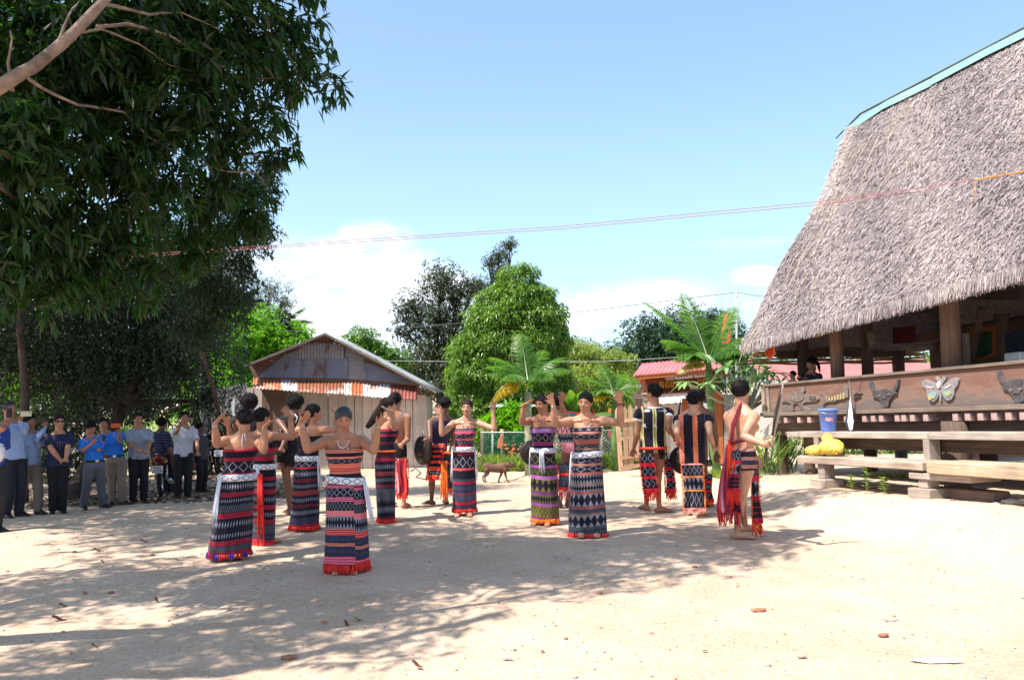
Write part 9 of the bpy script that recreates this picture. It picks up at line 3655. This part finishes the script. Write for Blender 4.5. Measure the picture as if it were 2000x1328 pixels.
 for row, line in enumerate(plate_lines):
  cu = bpy.data.curves.new('figures', 'FONT')
  cu.body = line
  cu.size = .062
  cu.align_x = 'CENTER'
  cu.extrude = .0008
  to = bpy.data.objects.new('figures', cu)
  COL.objects.link(to)
  me = bpy.data.meshes.new_from_object(to.evaluated_get(bpy.context.evaluated_depsgraph_get()))
  bpy.data.objects.remove(to)
  right = UPV.cross(n) * 1.0
  M = Matrix((right, tl, n)).transposed().to_4x4()
  M.translation = c + n * .004 + tl * (.012 - row * .062) - parent_world(po)
  me.transform(M)
  me.materials.append(BK)
  fo = bpy.data.objects.new('figures', me)
  link(fo, po)
 if raincoat:
  me_ = MB()
  me_.tube([L(.32, .30, 1.0), L(.20, .26, .86), L(.12, .24, .62), L(.10, .22, .48)], [(.04, .05), (.10, .08), (.11, .06), (.05, .03)], 12)
  o = me_.obj('raincoat', plain('yellow_raincoat', (.55, .42, .04), rough=.4, var=.2, bump=.4, bscale=12), None, True, loc=L(.2, .26, .8))
  tag(o, 'yellow raincoat draped over the handlebar of the motorcycle with the white plate', 'raincoat')
 return root

def gp(px, d):
 x = P(px, 950, d).x
 return Vector((x, d, gz(x, d)))

motorcycle(gp(326, 16.2), 105, 'dark red motorcycle seen from behind with a white number plate, between two onlookers', ('dark_red_paint', (.16, .01, .02)), ('92H2', '61328'), True)
motorcycle(gp(418, 20.0), 118, 'black motorcycle in deep shade just left of the leftmost dancer', ('black_paint', (.02, .02, .03)), ('92F1', '0471'))
motorcycle(gp(372, 18.6), 80, 'motorcycle mostly hidden behind the man in the white shirt', ('blue_black_paint', (.02, .02, .05)), ('92K5', '3306'))

def dog():
 # brown dog walking right, nose low
 D = 16.3
 ppm = FPX / D
 def q(px, py, dy=0.0):
  return P(px, py, D + dy)
 gx, gzv = q(968, 945).x, gz(q(968, 945).x, D)
 root = empty('dog', Vector((gx, D, gzv)), 'short haired brown dog walking right with its head lowered behind the slim dancer', 'dog')
 off = gzv - q(968, 944).z
 def p(px, py, dy=0.0):
  v = q(px, py, dy)
  return v + Vector((0, 0, off))
 mb = MB()
 loft_pts = [(945, 914, .055, .075), (950, 914, .075, .095), (958, 915, .075, .090), (967, 916, .072, .085), (976, 916, .078, .098), (984, 914, .080, .105), (990, 911, .06, .08), (994, 909, .045, .055)]
 mb.tube([p(x, y) for x, y, _, _ in loft_pts], [(rx, ry) for _, _, rx, ry in loft_pts][::1], 14, up=UPV)
 mb.tube([p(988, 911), p(994, 909), p(998, 909)], [.055, .045, .05], 12)
 mb.ell(p(999, 909.5), (.065, .05, .052), seg=12, rings=8)
 mb.tube([p(1001, 910), p(1006, 912), p(1009, 913)], [(.033, .032), (.026, .025), (.02, .018)], 10)
 # legs: fore pair striding, hind with raised knee and hock
 for (pts, dy) in (([(986, 917), (987, 928), (989, 936), (993, 944)], -.06), ([(982, 918), (979, 928), (975, 936), (973, 944)], .06)):
  mb.tube([p(x, y, dy) for x, y in pts], [.042, .028, .018, .015], 10)
  e = pts[-1]
  mb.ell(p(e[0] + 1.5, e[1], dy) + Vector((0, 0, .008)), (.03, .02, .014), seg=8, rings=6)
 for (pts, dy) in (([(949, 918), (953, 927), (947, 934), (948, 944)], -.06), ([(948, 918), (950, 927), (943, 933), (944, 943)], .06)):
  mb.tube([p(x, y, dy) for x, y in pts], [.055, .038, .019, .014], 10)
  e = pts[-1]
  mb.ell(p(e[0] + 1.5, e[1], dy) + Vector((0, 0, .008)), (.03, .02, .014), seg=8, rings=6)
 mb.tube([p(944, 911), p(941, 907), p(940, 901), p(941, 896)], [.022, .018, .014, .008], 8)
 for dy in (-.035, .035):
  mb.tube([p(997, 906, dy), p(995, 903, dy * 1.3), p(993, 905, dy * 1.6)], [(.02, .012), (.018, .01), (.006, .004)], 8)
 me = sack_remesh(mb)
 c = root.location
 for v in me.vertices:
  v.co -= c
 me.materials.clear()
 me.materials.append(plain('short_brown_fur', (.13, .065, .04), rough=.7, var=.4, scale=7, bump=.3, bscale=80))
 me.polygons.foreach_set('use_smooth', [True] * len(me.polygons))
 link(bpy.data.objects.new('body', me), root)
 mb = MB(); mb.ell(p(1010, 912.5), .013, seg=8, rings=6); mb.obj('nose', EYE_D, root, True)
 for dy in (-.045, .045):
  mb = MB(); mb.ell(p(1001, 908, dy), .008, seg=8, rings=6); mb.obj('eye', EYE_D, root, True)

dog()

# ------------------------------------------------------------------ woman and child in the house
def house_people():
 s, z = HW(1580, 745, .45)
 sit = Hs(s, .42, .15)
 W = Person('woman leaning over the rail of the stilt house, face lowered to the child', None, (1585, 716), yaw=-60, female=True, sk=SK_M, hy=-70, hp=20, root=sit, H=1.5, pelz=.05,
    arms={-1: dict(e=(1576, 744), w=(1562, 738), t=(1556, 732), se=-1, sw=-1, curl=25), 1: dict(out=.1, fwd=.3, fwd2=.8)},
    legs={1: dict(abs=sit + Vector((-.25, -.0, 0))), -1: dict(abs=sit + Vector((-.1, .3, 0)))}, face=True)
 W.body(.011, 7000)
 W.hair('tied', HAIR, 51)
 W.garment('dress', plain('dark_patterned_dress', (.03, .03, .05), var=.6, scale=30), -.1, .93, off=.012, sleeve=.25, wr=.005)
 s2, z2 = HW(1547, 748, .35)
 sit2 = Hs(s2, .34, .17)
 C_ = Person('small child in a maroon top held at the rail of the stilt house', None, (1548, 732), yaw=-70, sk=SK_P, hy=-80, hp=5, root=sit2, H=.92, pelz=.12, face=True,
    legs={1: dict(abs=sit2 + Vector((-.12, 0, 0))), -1: dict(abs=sit2 + Vector((-.12, .1, 0)))})
 C_.body(.011, 5000)
 C_.hair('short', HAIR_B, 52)
 C_.garment('top', plain('maroon_top', (.12, .015, .03)), -.1, .85, off=.01, sleeve=.3, soff=.01, wr=.003)

house_people()
print('SCRIPT DONE', len(bpy.data.objects))
